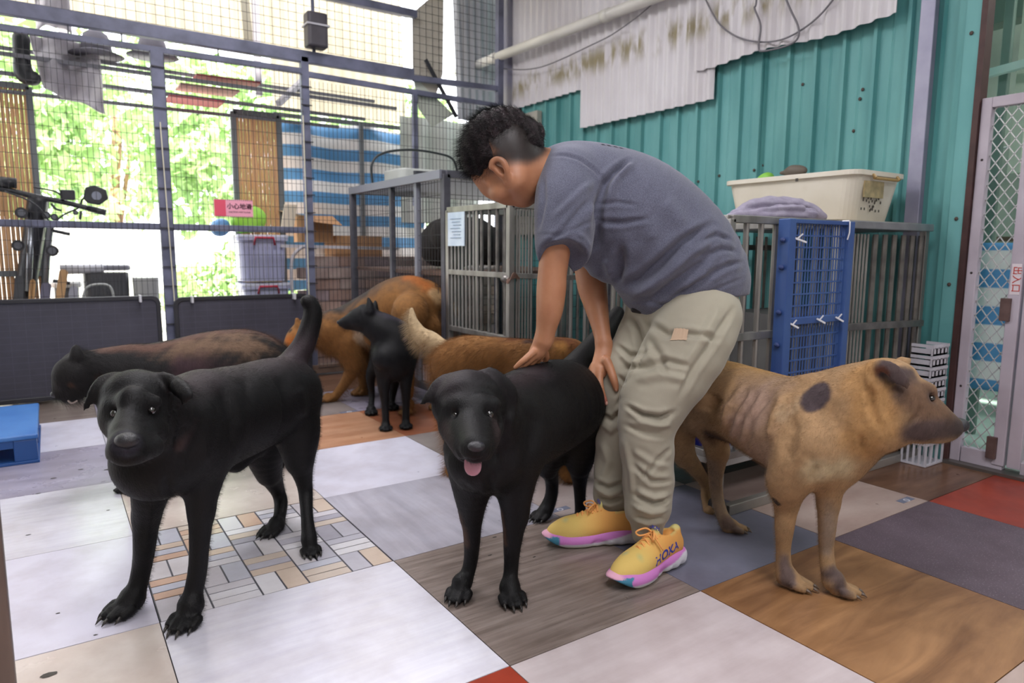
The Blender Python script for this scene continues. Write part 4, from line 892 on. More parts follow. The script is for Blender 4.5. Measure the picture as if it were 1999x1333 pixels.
tb('foot_peg', [(-.12, 2.70, .98), (-.04, 2.66, .96)], .010); tb('foot_peg', [(-.14, 2.70, .68), (-.06, 2.66, .665)], .010)
MB().tube([(-.27, 2.77, .18), (-.27, 2.86, .18)], .18, 26).build('wheel', blk, bk)
for i, (x, w, z1, c, lab) in enumerate(((-.345, .045, .72, '#4b4c50', 'dark board leaning furthest left under the handlebar'), (-.292, .030, .70, '#c79a66', 'tan wooden plank leaning under the handlebar'), (-.235, .05, .68, '#6f6c80', 'mauve grey oval board leaning in the row of planks'), (-.17, .045, .76, '#c99f70', 'longer tan plank leaning right of the mauve board'), (-.115, .045, .66, '#a3a3ae', 'pale grey plank at the right of the leaning row'))):
    M_ = Matrix.Translation((x, 2.56, .3)) @ Matrix.Rotation(.10+.03*i, 4, 'Y') @ Matrix.Rotation(-.1, 4, 'X') @ Matrix.Rotation(math.pi/2, 4, 'X')
    h = z1+.0; tag(MB().prism([(a, b_+h/2-.3) for a, b_ in rbox(w, h, .02)], -.008, .008, M_).build('plank', mat('plank_%d' % i, c, rough=.6)), lab, 'plank')
# loose sheets dangling at the top right of the fence
tag(MB().add([(2.154, 2.44, 2.5749), (2.3976, 2.41, 2.7987), (2.3839, 2.41, 2.1789), (2.3068, 2.42, 1.9549), (2.1531, 2.44, 2.1048)], [(0, 1, 2, 3, 4)]).build('grey_board', mat('weathered_board', '#b5afa3', '#c9c3b6', rough=.8, scale=4), solid=.008), 'weathered grey board hanging at the top corner beyond the fence', 'board')
tag(MB().add([(2.1371, 2.405, 2.1317), (2.1802, 2.405, 1.9025), (2.2865, 2.405, 1.7844), (2.4711, 2.405, 1.895)], [(0, 1, 2, 3)]).build('grey_board', mat('pale_green_board', '#c9cec2', rough=.7), solid=.006), 'pale green grey board under the black strut', 'board')
n = 60; prof = [(2.60+.5*i/n, .010*math.cos(i/n*.5*2*math.pi/.07)) for i in range(n+1)]
mb = MB(); mb.add([(x+.07*0, 2.66+d, 3.2) for x, d in prof]+[(x+.09-.06*(x-2.6), 2.72+d, 1.93) for x, d in prof], [(i, i+1, n+2+i, n+1+i) for i in range(n)])
tag(mb.build('corrugated_sheet', mat('grey_corrugated', '#b0b2bb', '#c6c8ce', rough=.5, scale=4, stretch=(1, 1, .3)), solid=.003), 'grey corrugated sheet hanging loose in the top corner', 'sheet')
tag(MB().bar((2.2242, 2.375, 2.2513), (2.4805, 2.375, 1.8725), .020, .026).build('gas_strut', mat('black_strut', '#2d2f35', rough=.4), bevel=.004), 'black strut slanting across the hanging grey board', 'strut')
o = cloth(lambda u, v: (2.28+.75*u, 2.95+.02*math.sin(u*20), 1.1+.85*v), 20, 10).build('white_sheet_panel', mat('translucent_panel', '#c9cdc6', '#d8dbd5', rough=.5, scale=3, stretch=(2, 1, .2)), solid=.006); tag(o, 'pale ribbed panel behind the fence above the wire cage', 'panel')
# ---- the next room behind the gate
pg = mat('pale_green_paint', '#7f9a90', '#94ada4', rough=.6, scale=5)
tag(MB().box((3.55, -.865, 0), (3.58, -.825, 2.9)).build('post', mat('sage_post', '#62776e', '#70867c', rough=.6, scale=5), bevel=.004), 'pale green post in the next room behind the gate', 'post')
tag(MB().box((3.60, -.93, 1.25), (3.63, -.88, 2.2)).build('post', mat('cream_green_paint', '#b5c4b2', rough=.6)), 'narrow cream post beside the pale green post', 'post')
tag(MB().bar((3.5, -.80, 1.70), (3.5, -1.02, 1.72), .035).build('bracket', mat('mint_white', '#b9d2c9', rough=.5)), 'mint white bracket across the top of the green post', 'bracket')
tag(MB().bar((3.8, .4, 2.0), (3.8, -2.5, 2.12), .12).build('beam', mat('grey_green_beam', '#6f7d74', rough=.7)), 'grey green beam under the next room\'s ceiling', 'beam')
ws = thing('window_screen', 'black wire screen over a pale window high in the next room', 'screen', (4.3, -1.0, 1.9))
MB().box((4.32, -1.9, 1.55), (4.34, -.75, 2.1)).build('pane', mat('pale_window', '#b5ad9c', rough=.6), ws)
mb = MB()
for k in range(20): mb.bar((4.30, -.77-.055*k, 1.55), (4.30, -.77-.055*k, 2.1), .006)
for k in range(5): mb.bar((4.30, -1.9, 1.6+.11*k), (4.30, -.75, 1.6+.11*k), .006)
o = mb.build('wires', wirem, ws); o['kind'] = 'stuff'
o = cloth(lambda u, v: (3.42+.02*math.sin(u*12), -0.876-.9*u, 0.247+.68*v), 20, 16).build('striped_tarp', tm, smooth=True, solid=.004); tag(o, 'blue and white striped tarp hanging in the next room', 'tarp')
tag(MB().tube([(4.05, -.5, 1.42), (4.05, -1.9, 1.48)], .006, 6).build('clothes_line', wire), 'wire clothes line in the next room', 'line')
for i, (y, c, z, h, lab) in enumerate(((-.80, '#a88a68', 1.05, .24, 'tan cloth hanging on the line behind the gate'), (-.93, '#22282a', 1.0, .32, 'black cloth hanging on the line behind the gate'), (-.87, '#c4552f', 1.40, .07, 'orange rag on the line behind the gate'), (-1.02, '#c9ccca', 1.04, .26, 'white towel hanging on the line behind the gate'))):
    o = cloth(lambda u, v, y=y, z=z, h=h: (4.0+.015*math.sin(u*9), y-.08*u, z+h*v), 6, 8).build('hanging_rag', mat('rag_%d' % i, c, rough=.9), smooth=True, solid=.006); tag(o, lab, 'cloth')
tag(MB().box((4.22, -1.6, .945), (4.5, -.62, .97)).build('shelf', mat('brown_shelf', '#5f4a3c', rough=.7)), 'brown shelf board above the tarp in the next room', 'shelf')
tag(MB().box((4.05, -1.6, .15), (4.4, -.6, .2)).build('shelf', mat('brown_shelf', '#5f4a3c', rough=.7)), 'low brown board under the tarp in the next room', 'shelf')
foliage('foliage', 4.9, -.75, 1.38, .05, .22, .14, 500, leafm, None, .04, 77)
tag(COL.objects[-1], 'patch of green leaves seen through the next room', 'leaves')
area('next_room_fill', (4.0, -1.6, 2.9), (0, 0, 0), .8, .8, 34, (.95, 1, .97))  # unseen fill light added to brighten the tarp and room beyond the gate

# ================================================================ DOGS
def coat_mat(name, rough=.75, sheen=.15, bmp=.35, spec=.3, bs=260):
    if name in MATS: return MATS[name]
    m, nt, b = new_mat(name)
    at = nt.nodes.new('ShaderNodeAttribute'); at.attribute_name = 'coat'
    n = noise(nt, 38, 4, .65); n2 = noise(nt, bs, 2, .5, stretch=(1, 1, .35))
    mx = nt.nodes.new('ShaderNodeMix'); mx.data_type = 'RGBA'; mx.blend_type = 'MULTIPLY'; mx.inputs[0].default_value = .7
    nt.links.new(at.outputs['Color'], mx.inputs[6]); nt.links.new(ramp(nt, n.outputs[0], [(.3, '#c8c8c8'), (.7, '#ffffff')]), mx.inputs[7]); nt.links.new(mx.outputs[2], b.inputs['Base Color'])
    b.inputs['Roughness'].default_value = rough; b.inputs['Specular IOR Level'].default_value = spec
    b.inputs['Sheen Weight'].default_value = sheen; b.inputs['Sheen Roughness'].default_value = .5
    bump(nt, b, n2.outputs[0], bmp, .003); return m
coat = coat_mat('short_coat', .8, .03); coatb = coat_mat('glossy_black_coat', .58, .0, .4, .24, 320)
eyem = mat('dog_eye', '#0d0b0b', rough=.05, coat=1.0, spec=.8); irism = mat('dog_iris', '#3a2415', rough=.2, coat=1.0)
nosem = mat('dog_nose', '#121116', '#201f28', rough=.34, scale=60, bmp=.3, bscale=500, spec=.6)
clawm = mat('claw', '#1c1a1a', '#35312f', rough=.35, scale=30); clawl = mat('claw_pale', '#6b5d53', rough=.4)
tongm = mat('tongue', '#b98a99', '#a87586', rough=.35, scale=20, bmp=.1, spec=.6)
hair_m, _nt, _b = new_mat('hair_strand')
_a = _nt.nodes.new('ShaderNodeAttribute'); _a.attribute_name = 'coat'; _h = _nt.nodes.new('ShaderNodeMix'); _h.data_type = 'RGBA'; _h.blend_type = 'MULTIPLY'; _h.inputs[0].default_value = 1
_hi = _nt.nodes.new('ShaderNodeHairInfo'); _nt.links.new(ramp(_nt, _hi.outputs['Random'], [(0, '#9a9a9a'), (1, '#ffffff')]), _h.inputs[7])
_nt.links.new(_a.outputs['Color'], _h.inputs[6]); _nt.links.new(_h.outputs[2], _b.inputs['Base Color']); _b.inputs['Roughness'].default_value = .55; _b.inputs['Specular IOR Level'].default_value = .2
def fur(o, n, length, lean, r=.00035, seed=1, normal=.5, rnd=.3, group=None):
    o.data.materials.append(hair_m)
    md = o.modifiers.new('fur', 'PARTICLE_SYSTEM'); ps = md.particle_system; st = ps.settings
    st.type = 'HAIR'; st.count = n; st.hair_length = 1.0; st.hair_step = 3; st.render_step = 2; st.display_step = 2
    st.emit_from = 'FACE'; st.use_emit_random = True; st.distribution = 'RAND'; ps.seed = seed
    st.use_advanced_hair = True; st.normal_factor = normal*length; st.object_align_factor = tuple(np.array(lean)*length); st.factor_random = rnd*length
    st.material = len(o.data.materials); st.root_radius = 1.0; st.tip_radius = .15; st.radius_scale = r; st.display_percentage = 100
    if group: ps.vertex_group_density = group
    return ps
def dog_mesh(name, B, m, base, spots, smooth=2, fn=None, folds=(), d=(.557, .83, -.2)):
    V, F = B.nets(fn, smooth)
    if folds: V = emboss(V, F, folds, d)
    C = paint(V, base, spots); o = np_mesh(name, V, F, m)
    me = o.data; ca = me.color_attributes.new('coat', 'BYTE_COLOR', 'CORNER')
    c4 = np.hstack([C, np.ones((len(C), 1))])[F.ravel()].astype(np.float32); ca.data.foreach_set('color', c4.ravel())
    me.color_attributes.active_color = ca; me.color_attributes.render_color_index = 0
    return o
def paw(B, p, d, r, spread=None, k=.008, claws=None, lat=None):
    "p = ankle-level paw centre, d = unit forward on the ground, r = paw radius; four toes and claws"
    r = r*1.1; p = np.array(p[:3], float); d = np.array([d[0], d[1], 0.]); d /= np.linalg.norm(d); s = np.array([-d[1], d[0], 0.])
    B.chain([(*p, r*.85), (*(p*[1, 1, 0]+d*r*.35+[0, 0, r*.62]), r*.72)], .01)
    out = []
    for q, (a, f_) in enumerate(((-.82, .58), (-.29, 1.08), (.29, 1.08), (.82, .58))):
        c = p*[1, 1, 0]+s*a*r+d*f_*r+np.array([0, 0, r*.40]); tip = c+d*r*.62-np.array([0, 0, r*.04])
        B.chain([(*(c+[0, 0, r*.14]), r*.34), (*tip, r*.28)], .0025)
        out.append((tip+d*r*.18+[0, 0, r*.03], tip+d*r*.62-[0, 0, r*.26]))
    return out
def claws(parent, lst, r, m):
    for a, b_ in lst:
        mid = (a+b_)/2+np.array([0, 0, r*.35]); MB().tube([a, mid, b_], [r, r*.8, r*.15], 7).build('claw', m, parent, smooth=True)
def eye(parent, p, r, look, m=eyem):
    look = Vector(look).normalized(); p = Vector(p[:3])
    o = MB().ell(p, (r, r, r), 16, 10).build('eye', m, parent, smooth=True)
    return o
def v2(a, b): return (np.array(b[:3])-np.array(a[:3]))

# ---- 1: black dog at the left, looking into the camera
B = Body(.0048)
B.chain([(0.0079, -0.6369, 0.4079, 0.0927), (0.0663, -0.5874, 0.4307, 0.1186), (0.1627, -0.4913, 0.4485, 0.1267), (0.2612, -0.3882, 0.4429, 0.1241), (0.3451, -0.322, 0.4487, 0.1188), (0.4026, -0.2638, 0.4464, 0.1112)], .03)
B.chain([(0.1279, -0.5332, 0.496, 0.0884), (0.0413, -0.622, 0.4889, 0.0962), (-0.0069, -0.7045, 0.5304, 0.0791)], .03)
# head
B.chain([(-0.0318, -0.7552, 0.5647, 0.0706), (-0.0398, -0.7771, 0.5465, 0.0634)], .02)
B.chain([(-0.0194, -0.8081, 0.514, 0.0392), (-0.041, -0.8287, 0.5221, 0.0464), (-0.0588, -0.9012, 0.5255, 0.0364), (-0.0671, -0.9498, 0.5288, 0.0314)], .016); B.chain([(-0.0849, -0.9346, 0.5119, 0.0158), (-0.0694, -0.9632, 0.5117, 0.0165), (-0.0482, -0.9533, 0.5101, 0.0168), (-0.0207, -0.8936, 0.5053, 0.0216)], .014)
B.chain([(-0.0468, -0.8683, 0.5691, 0.0068), (-0.0545, -0.8986, 0.5597, 0.0057)], .016, cut=True)
B.chain([(-0.065, -0.9119, 0.5466, 0.0208), (-0.0519, -0.8516, 0.5614, 0.0237), (-0.042, -0.8299, 0.5863, 0.0301)], .014)
B.chain([(-0.077, -0.7939, 0.5739, 0.0142), (-0.0607, -0.8161, 0.5791, 0.013)], .016); B.chain([(-0.0256, -0.8394, 0.5808, 0.013), (-0.0064, -0.8366, 0.5798, 0.0142)], .016)
B.chain([(-0.0616, -0.716, 0.609, 0.0202), (-0.0843, -0.7253, 0.6078, 0.0167), (-0.1013, -0.7401, 0.5954, 0.0129), (-0.1124, -0.7417, 0.5771, 0.0098), (-0.1215, -0.7384, 0.5599, 0.0057)], .010, (.5,.86,0), .42)
B.chain([(0.0177, -0.7693, 0.6084, 0.0212), (0.0363, -0.8004, 0.606, 0.0168), (0.0491, -0.8403, 0.5995, 0.0114), (0.0544, -0.8632, 0.5923, 0.0071)], .010, (.5,.86,0), .45); B.chain([(0.0387, -0.8211, 0.5996, 0.0156), (0.0456, -0.858, 0.5884, 0.0112), (0.0411, -0.8572, 0.5742, 0.0061)], .008, (.5,.86,0), .4)
for e in ((-0.0751, -0.8328, 0.566, 0.0089), (-0.0163, -0.8712, 0.5725, 0.0089)): B.ball(e, e[3], .010, cut=True)
# front legs
B.chain([(0.043, -0.5741, 0.4164, 0.075), (0.0053, -0.5641, 0.3207, 0.046), (-0.0071, -0.5269, 0.2352, 0.0309)], .02)
B.chain([(-0.0062, -0.5256, 0.2474, 0.0321), (-0.0137, -0.5151, 0.1675, 0.0262), (-0.0201, -0.496, 0.109, 0.0233), (-0.0324, -0.4957, 0.059, 0.0227), (-0.0426, -0.5046, 0.0366, 0.0238)], .01)
B.chain([(0.1082, -0.5828, 0.4074, 0.0813), (0.1034, -0.6184, 0.3166, 0.0438), (0.0996, -0.6255, 0.2562, 0.0292)], .02)
B.chain([(0.1006, -0.6242, 0.2683, 0.0304), (0.0909, -0.6312, 0.1838, 0.0231), (0.0846, -0.6253, 0.1189, 0.0221), (0.0736, -0.6257, 0.0703, 0.0221), (0.0658, -0.6366, 0.0451, 0.0244)], .01)
# hind legs
B.chain([(0.3953, -0.2837, 0.443, 0.0948), (0.4136, -0.3352, 0.3495, 0.0697), (0.4152, -0.3508, 0.2594, 0.0409)], .025); B.chain([(0.4158, -0.35, 0.2669, 0.0409), (0.431, -0.3349, 0.1968, 0.0261), (0.436, -0.3328, 0.1552, 0.0216), (0.4258, -0.3716, 0.0977, 0.0183), (0.4209, -0.3997, 0.0531, 0.0211)], .01)
B.chain([(0.3829, -0.2096, 0.3992, 0.0944), (0.3584, -0.1897, 0.2688, 0.0636), (0.3725, -0.1653, 0.177, 0.0388)], .025); B.chain([(0.3718, -0.1635, 0.1851, 0.0388), (0.4066, -0.1268, 0.1047, 0.0233), (0.4133, -0.1374, 0.0667, 0.0216), (0.3968, -0.1796, 0.0376, 0.0196), (0.3847, -0.1979, 0.0245, 0.0227)], .01)
# tail
B.chain([(0.4181, -0.2406, 0.504, 0.053), (0.4494, -0.2193, 0.5408, 0.0411), (0.4812, -0.2098, 0.5817, 0.0351), (0.5026, -0.2046, 0.6279, 0.0321), (0.5161, -0.2053, 0.6803, 0.0289), (0.5076, -0.2062, 0.7145, 0.0239), (0.4956, -0.2095, 0.7201, 0.0191)], .015)
B.chain([(0.2498, -0.2863, 0.2727, 0.0356), (0.3111, -0.2632, 0.2948, 0.0304)], .03)
cl = paw(B, (-0.0495, -0.5012, 0.0291), (-.80,-.50), 0.0339) + paw(B, (0.0633, -0.6359, 0.0391), (-.62,-.75), 0.0329) + paw(B, (0.4177, -0.4122, 0.0378), (-.1,-1), 0.0255) + paw(B, (0.375, -0.2157, 0.0244), (-.9,-.5), 0.0289)
d1 = dog_mesh('dog', B, coatb, '#0d0c0e', [([(0.0115, -0.6792, 0.6139, 0.0011), (0.1802, -0.4356, 0.5658, 0.0013), (0.3078, -0.3376, 0.5746, 0.0014), (0.443, -0.2462, 0.5734, 0.0016)], .12, '#33282d', 1.0, .1), ([(0.0728, -0.7137, 0.5036, 0.0011), (0.0469, -0.7286, 0.4535, 0.0011)], .02, '#3a2c2c', 1.0), ((-0.0684, -0.977, 0.5431), .035, '#2b2933', .6), ((-0.0523, -0.9462, 0.4994), .03, '#38353a', .8), ((0.3205, -0.3813, 0.3548), .035, '#8f6a5c', .5)], folds=[([(0.1725, -0.5314, 0.5419, 0.0153), (0.1939, -0.5345, 0.4609, 0.0155), (0.1897, -0.5206, 0.3783, 0.0131)], -.006), ([(0.1281, -0.5766, 0.5295, 0.0197), (0.1225, -0.6334, 0.4545, 0.0192), (0.1045, -0.658, 0.3774, 0.0143)], .007), ([(0.0547, -0.718, 0.5528, 0.0078), (0.0607, -0.7073, 0.4925, 0.009), (0.0395, -0.7254, 0.4425, 0.0078)], -.008), ([(0.0195, -0.7518, 0.4973, 0.0065), (0.0059, -0.7946, 0.4766, 0.0063)], -.005), ([(0.3651, -0.3249, 0.5149, 0.0208), (0.359, -0.3585, 0.4311, 0.0206), (0.335, -0.354, 0.3583, 0.0176)], -.006), ([(0.4117, -0.3372, 0.4811, 0.024), (0.4175, -0.3789, 0.3967, 0.0208)], .006), ([(-0.0015, -0.6018, 0.2839, 0.0059), (-0.0152, -0.5619, 0.1725, 0.0061)], .002), ([(0.0284, -0.6669, 0.3823, 0.0092), (0.0417, -0.6511, 0.3086, 0.0094)], -.006), ([(-0.0886, -0.9663, 0.5253, 0.0023), (-0.0718, -1.0018, 0.5257, 0.0022), (-0.0437, -0.9968, 0.5232, 0.0023), (-0.0152, -0.9433, 0.5214, 0.0024)], -.003), ([(-0.0701, -1.001, 0.5381, 0.0022), (-0.071, -1.0022, 0.5266, 0.0022)], -.003), ([(0.2571, -0.4301, 0.5429, 0.0165), (0.237, -0.4415, 0.4636, 0.0164)], -.003)], d=(.19, 1.05, -.2))  # first spot paints a faint purple-brown sheen along the back
tag(d1, 'black dog standing at the left with folded ears, closed mouth and raised tail', 'dog')
claws(d1, cl, .0045, clawm)
for e in ((-0.0742, -0.823, 0.5629, 0.0085), (-0.0143, -0.8504, 0.567, 0.0085)): eye(d1, e, e[3], (0, -1, 0))
for p in ((-0.0761, -0.8307, 0.5677), (-0.0168, -0.8694, 0.5742)): pass
MB().ell((-0.0681, -0.9746, 0.5444), (0.0203, .016, 0.0138), 20, 12, Matrix.Rotation(-.35, 3, 'Z')).build('nose', nosem, d1, smooth=True)

# ---- 2: black dog with its tongue out, under the keeper's hand
B = Body(.0048)
B.chain([(0.667, -0.9619, 0.379, 0.0764), (0.7342, -0.9305, 0.4011, 0.1149), (0.8355, -0.8729, 0.4264, 0.1297), (0.9701, -0.8041, 0.4335, 0.1346), (1.0841, -0.7474, 0.4306, 0.1285), (1.1651, -0.6956, 0.4106, 0.1054)], .03)
B.chain([(0.7945, -0.9101, 0.4777, 0.0862), (0.6982, -0.9652, 0.4888, 0.0912), (0.6284, -1.0106, 0.5196, 0.0774)], .03)
B.chain([(0.5889, -1.0416, 0.5402, 0.0795), (0.581, -1.0635, 0.5225, 0.0673)], .02)
B.chain([(0.5583, -1.1105, 0.5129, 0.0455), (0.5318, -1.1671, 0.5033, 0.0364), (0.5106, -1.2085, 0.4975, 0.0312)], .016); B.chain([(0.5436, -1.0542, 0.4997, 0.029), (0.5295, -1.1077, 0.4857, 0.0258), (0.5109, -1.1694, 0.4775, 0.0186)], .016); B.chain([(0.6148, -1.102, 0.4992, 0.0267), (0.5805, -1.1419, 0.4853, 0.0237), (0.5417, -1.1901, 0.4773, 0.0175)], .016)
B.chain([(0.5348, -1.1701, 0.4971, 0.0249), (0.5602, -1.124, 0.5122, 0.0258), (0.5687, -1.1002, 0.5449, 0.0327)], .014)
B.chain([(0.5192, -1.1401, 0.4677, 0.0137), (0.5265, -1.1692, 0.4683, 0.0177), (0.5533, -1.1631, 0.4664, 0.0137)], .012)
B.chain([(0.5327, -1.0689, 0.5517, 0.0197), (0.5446, -1.0878, 0.5592, 0.0185)], .012); B.chain([(0.5845, -1.1144, 0.56, 0.0185), (0.6057, -1.1174, 0.5544, 0.0197)], .012)
B.chain([(0.5532, -1.0097, 0.5901, 0.0204), (0.5305, -1.0138, 0.583, 0.0169), (0.5116, -1.0156, 0.5685, 0.0123), (0.4991, -1.0151, 0.5574, 0.0089), (0.491, -1.0111, 0.5486, 0.005)], .010, (.5,.86,0), .42)
B.chain([(0.6453, -1.0468, 0.5925, 0.0299), (0.6744, -1.0587, 0.564, 0.0301), (0.6862, -1.0594, 0.533, 0.0233), (0.6747, -1.068, 0.5066, 0.0127)], .012, (.7,.7,0), .42)
for e in ((0.5242, -1.1015, 0.5403, 0.0097), (0.5832, -1.1407, 0.542, 0.0097)): B.ball(e, e[3], .010, cut=True)
B.chain([(0.5116, -1.174, 0.4668, 0.0103), (0.5277, -1.1851, 0.4646, 0.0103)], .008, cut=True)
B.chain([(0.6905, -0.9036, 0.3862, 0.0792), (0.6826, -0.9019, 0.2879, 0.0488), (0.6882, -0.888, 0.2082, 0.0287)], .02); B.chain([(0.6892, -0.8867, 0.2212, 0.0287), (0.6935, -0.8827, 0.1504, 0.0223), (0.6963, -0.8711, 0.0828, 0.0186), (0.6841, -0.8698, 0.0394, 0.0186)], .01)
B.chain([(0.7745, -0.9387, 0.3671, 0.0801), (0.7738, -0.9574, 0.2855, 0.0489), (0.7758, -0.9584, 0.2114, 0.0324)], .02); B.chain([(0.7768, -0.957, 0.2243, 0.0337), (0.7707, -0.9538, 0.143, 0.0235), (0.7719, -0.9468, 0.0781, 0.0191), (0.764, -0.9534, 0.0414, 0.0197)], .01)
B.chain([(1.1672, -0.6983, 0.4027, 0.099), (1.192, -0.7067, 0.3023, 0.0677), (1.2024, -0.6928, 0.2052, 0.0392)], .025); B.chain([(1.2017, -0.691, 0.2133, 0.0392), (1.2364, -0.655, 0.1285, 0.0235), (1.2394, -0.6548, 0.0667, 0.0185), (1.243, -0.6537, 0.0128, 0.0186)], .01)
B.chain([(1.1147, -0.7009, 0.394, 0.0866), (1.1186, -0.6626, 0.2708, 0.0548), (1.1287, -0.6226, 0.1833, 0.0313)], .025); B.chain([(1.1293, -0.6217, 0.1915, 0.0313), (1.1722, -0.5873, 0.1308, 0.0229), (1.1799, -0.5774, 0.0734, 0.0213), (1.1652, -0.5743, 0.0312, 0.0239)], .01)
B.chain([(1.1634, -0.6818, 0.4898, 0.0543), (1.2292, -0.6592, 0.5274, 0.0457), (1.3029, -0.6298, 0.5641, 0.0403), (1.3806, -0.6014, 0.6117, 0.0344), (1.4594, -0.5722, 0.6693, 0.023)], .015)
cl = paw(B, (0.6659, -0.8772, 0.0309), (-.75,-.66), 0.0290) + paw(B, (0.7574, -0.9631, 0.0294), (-.3,-.95), 0.0300) + paw(B, (1.1496, -0.5781, 0.0181), (-.95,-.3), 0.0272) + paw(B, (1.2435, -0.6559, 0.001), (-.5,-.9), 0.0237)
d2 = dog_mesh('dog', B, coatb, '#0d0c0e', [([(0.5473, -1.0398, 0.6046, 0.0011), (0.6734, -1.0063, 0.5831, 0.0012), (0.9102, -0.8621, 0.5792, 0.0014)], .08, '#2c2429', 1.0, .1), ([(0.5122, -1.0818, 0.4992, 0.0011), (0.5169, -1.1235, 0.4859, 0.0011)], .04, '#332728', 1.0), ([(0.5992, -1.139, 0.5061, 0.0011), (0.5698, -1.159, 0.4855, 0.0011)], .034, '#302526', 1.0), ((0.517, -1.1853, 0.4793), .03, '#2f2d30', .6), ([(0.6637, -0.8868, 0.2269, 0.0013), (0.6725, -0.8821, 0.1416, 0.0013)], .02, '#4a3427', .9), ([(0.7421, -0.951, 0.2301, 0.0013), (0.7466, -0.9548, 0.1495, 0.0013)], .015, '#4a3427', .9)], folds=[([(0.7874, -0.9443, 0.5375, 0.0128), (0.8245, -0.9579, 0.4564, 0.0155), (0.8009, -0.9797, 0.3728, 0.0128)], -.007), ([(0.7401, -0.9914, 0.5007, 0.0173), (0.7276, -1.0201, 0.4208, 0.0195), (0.7219, -1.0278, 0.3484, 0.0146)], .006), ([(0.7033, -1.0138, 0.5101, 0.0084), (0.683, -1.0332, 0.4558, 0.0095), (0.6636, -1.0296, 0.397, 0.0095)], -.008), ([(1.0288, -0.7988, 0.4846, 0.0176), (1.0329, -0.818, 0.3825, 0.0176), (1.0269, -0.8022, 0.304, 0.0148)], -.007), ([(1.1215, -0.7783, 0.4702, 0.0213), (1.127, -0.7965, 0.3796, 0.0183)], .006), ([(0.6773, -0.996, 0.3608, 0.0097), (0.6879, -0.9896, 0.2933, 0.0099)], -.006), ([(0.6299, -0.9438, 0.3365, 0.0074), (0.653, -0.9642, 0.3058, 0.0086)], -.003), ([(0.5003, -1.1486, 0.487, 0.0026), (0.4946, -1.1831, 0.4753, 0.0025), (0.5002, -1.2232, 0.4762, 0.0025), (0.5259, -1.2158, 0.478, 0.0025), (0.5705, -1.1717, 0.4851, 0.0026)], -.003)])  # first spot is a brownish sheen painted into the coat, head to back
tag(d2, 'black dog in the middle panting with its tongue out under the keeper\'s hand', 'dog')
claws(d2, cl, .004, clawm)
for e in ((0.5327, -1.0873, 0.5352, 0.0103), (0.5919, -1.1267, 0.5369, 0.0103)): eye(d2, e, e[3], (0, -1, 0))
MB().ell((0.5001, -1.228, 0.506), (0.0173, .013, 0.0112), 20, 12, Matrix.Rotation(-.5, 3, 'Z')).build('nose', nosem, d2, smooth=True)
B = Body(.0022, .01); B.chain([(0.5324, -1.1612, 0.4674, 0.0147), (0.514, -1.1919, 0.4635, 0.0174), (0.5116, -1.1957, 0.4523, 0.0173)], .006, (.56,.83,0), .28); B.chain([(0.5081, -1.2022, 0.4735, 0.0022), (0.5044, -1.2079, 0.4527, 0.002)], .004, cut=True)
V, F = B.nets(); np_mesh('tongue', V, F, tongm, d2)

# ---- 3: tan dog at the right in profile
B = Body(.0050)
B.chain([(1.5281, -0.8523, 0.4208, 0.1022), (1.5413, -0.9432, 0.4396, 0.1085), (1.5209, -1.0643, 0.4318, 0.1151), (1.4984, -1.1852, 0.4173, 0.1261), (1.4811, -1.2838, 0.4114, 0.1339), (1.4676, -1.3373, 0.4003, 0.1276)], .03)
B.chain([(1.4709, -1.3171, 0.4639, 0.1016), (1.4893, -1.3756, 0.4793, 0.1098), (1.487, -1.4414, 0.514, 0.101), (1.4921, -1.4777, 0.5362, 0.0843)], .03); B.chain([(1.4502, -1.367, 0.3694, 0.081), (1.4622, -1.4157, 0.4187, 0.0817), (1.4685, -1.4613, 0.4639, 0.0723), (1.4699, -1.485, 0.4736, 0.0678)], .03)
B.chain([(1.4941, -1.4895, 0.5467, 0.0826), (1.4917, -1.5148, 0.5301, 0.0706)], .02)
B.chain([(1.4566, -1.4886, 0.4712, 0.0613), (1.4832, -1.5221, 0.4867, 0.0571), (1.508, -1.5564, 0.49, 0.0493)], .022)
B.chain([(1.5197, -1.5401, 0.5274, 0.0486), (1.5396, -1.5634, 0.5031, 0.0436), (1.561, -1.5867, 0.4849, 0.0338), (1.5749, -1.6034, 0.4765, 0.0253)], .018)
B.chain([(1.5135, -1.5651, 0.459, 0.0216), (1.5485, -1.5886, 0.4587, 0.0216), (1.5685, -1.602, 0.4586, 0.0156)], .012)
B.chain([(1.5148, -1.5547, 0.5673, 0.0204), (1.5272, -1.5674, 0.563, 0.018)], .012)
B.chain([(1.4054, -1.509, 0.6227, 0.0129), (1.4094, -1.5306, 0.6181, 0.0198), (1.4176, -1.5478, 0.6055, 0.0186), (1.4297, -1.5609, 0.5897, 0.0127), (1.4347, -1.5637, 0.5778, 0.0058)], .008, (.55,.83,0), .35); B.chain([(1.4135, -1.4984, 0.6085, 0.0083), (1.4106, -1.5037, 0.6239, 0.0083), (1.421, -1.5118, 0.6324, 0.0071)], .006)
B.chain([(1.4237, -1.4926, 0.6115, 0.0239), (1.4153, -1.5038, 0.5826, 0.0238), (1.4239, -1.5122, 0.566, 0.0119)], .01, (.55,.83,0), .5); B.chain([(1.3947, -1.5253, 0.6047, 0.0128), (1.3952, -1.5353, 0.5896, 0.0104)], .010, cut=True)
B.chain([(1.611, -1.4614, 0.6046, 0.0181), (1.6347, -1.4642, 0.6107, 0.0078)], .01)
e = (1.5129, -1.5797, 0.5474, 0.0107); B.ball(e, e[3], .008, cut=True)
B.chain([(1.5414, -1.6088, 0.4545, 0.0018), (1.5117, -1.5891, 0.4535, 0.0024), (1.4879, -1.5714, 0.4643, 0.003)], .006, cut=True)
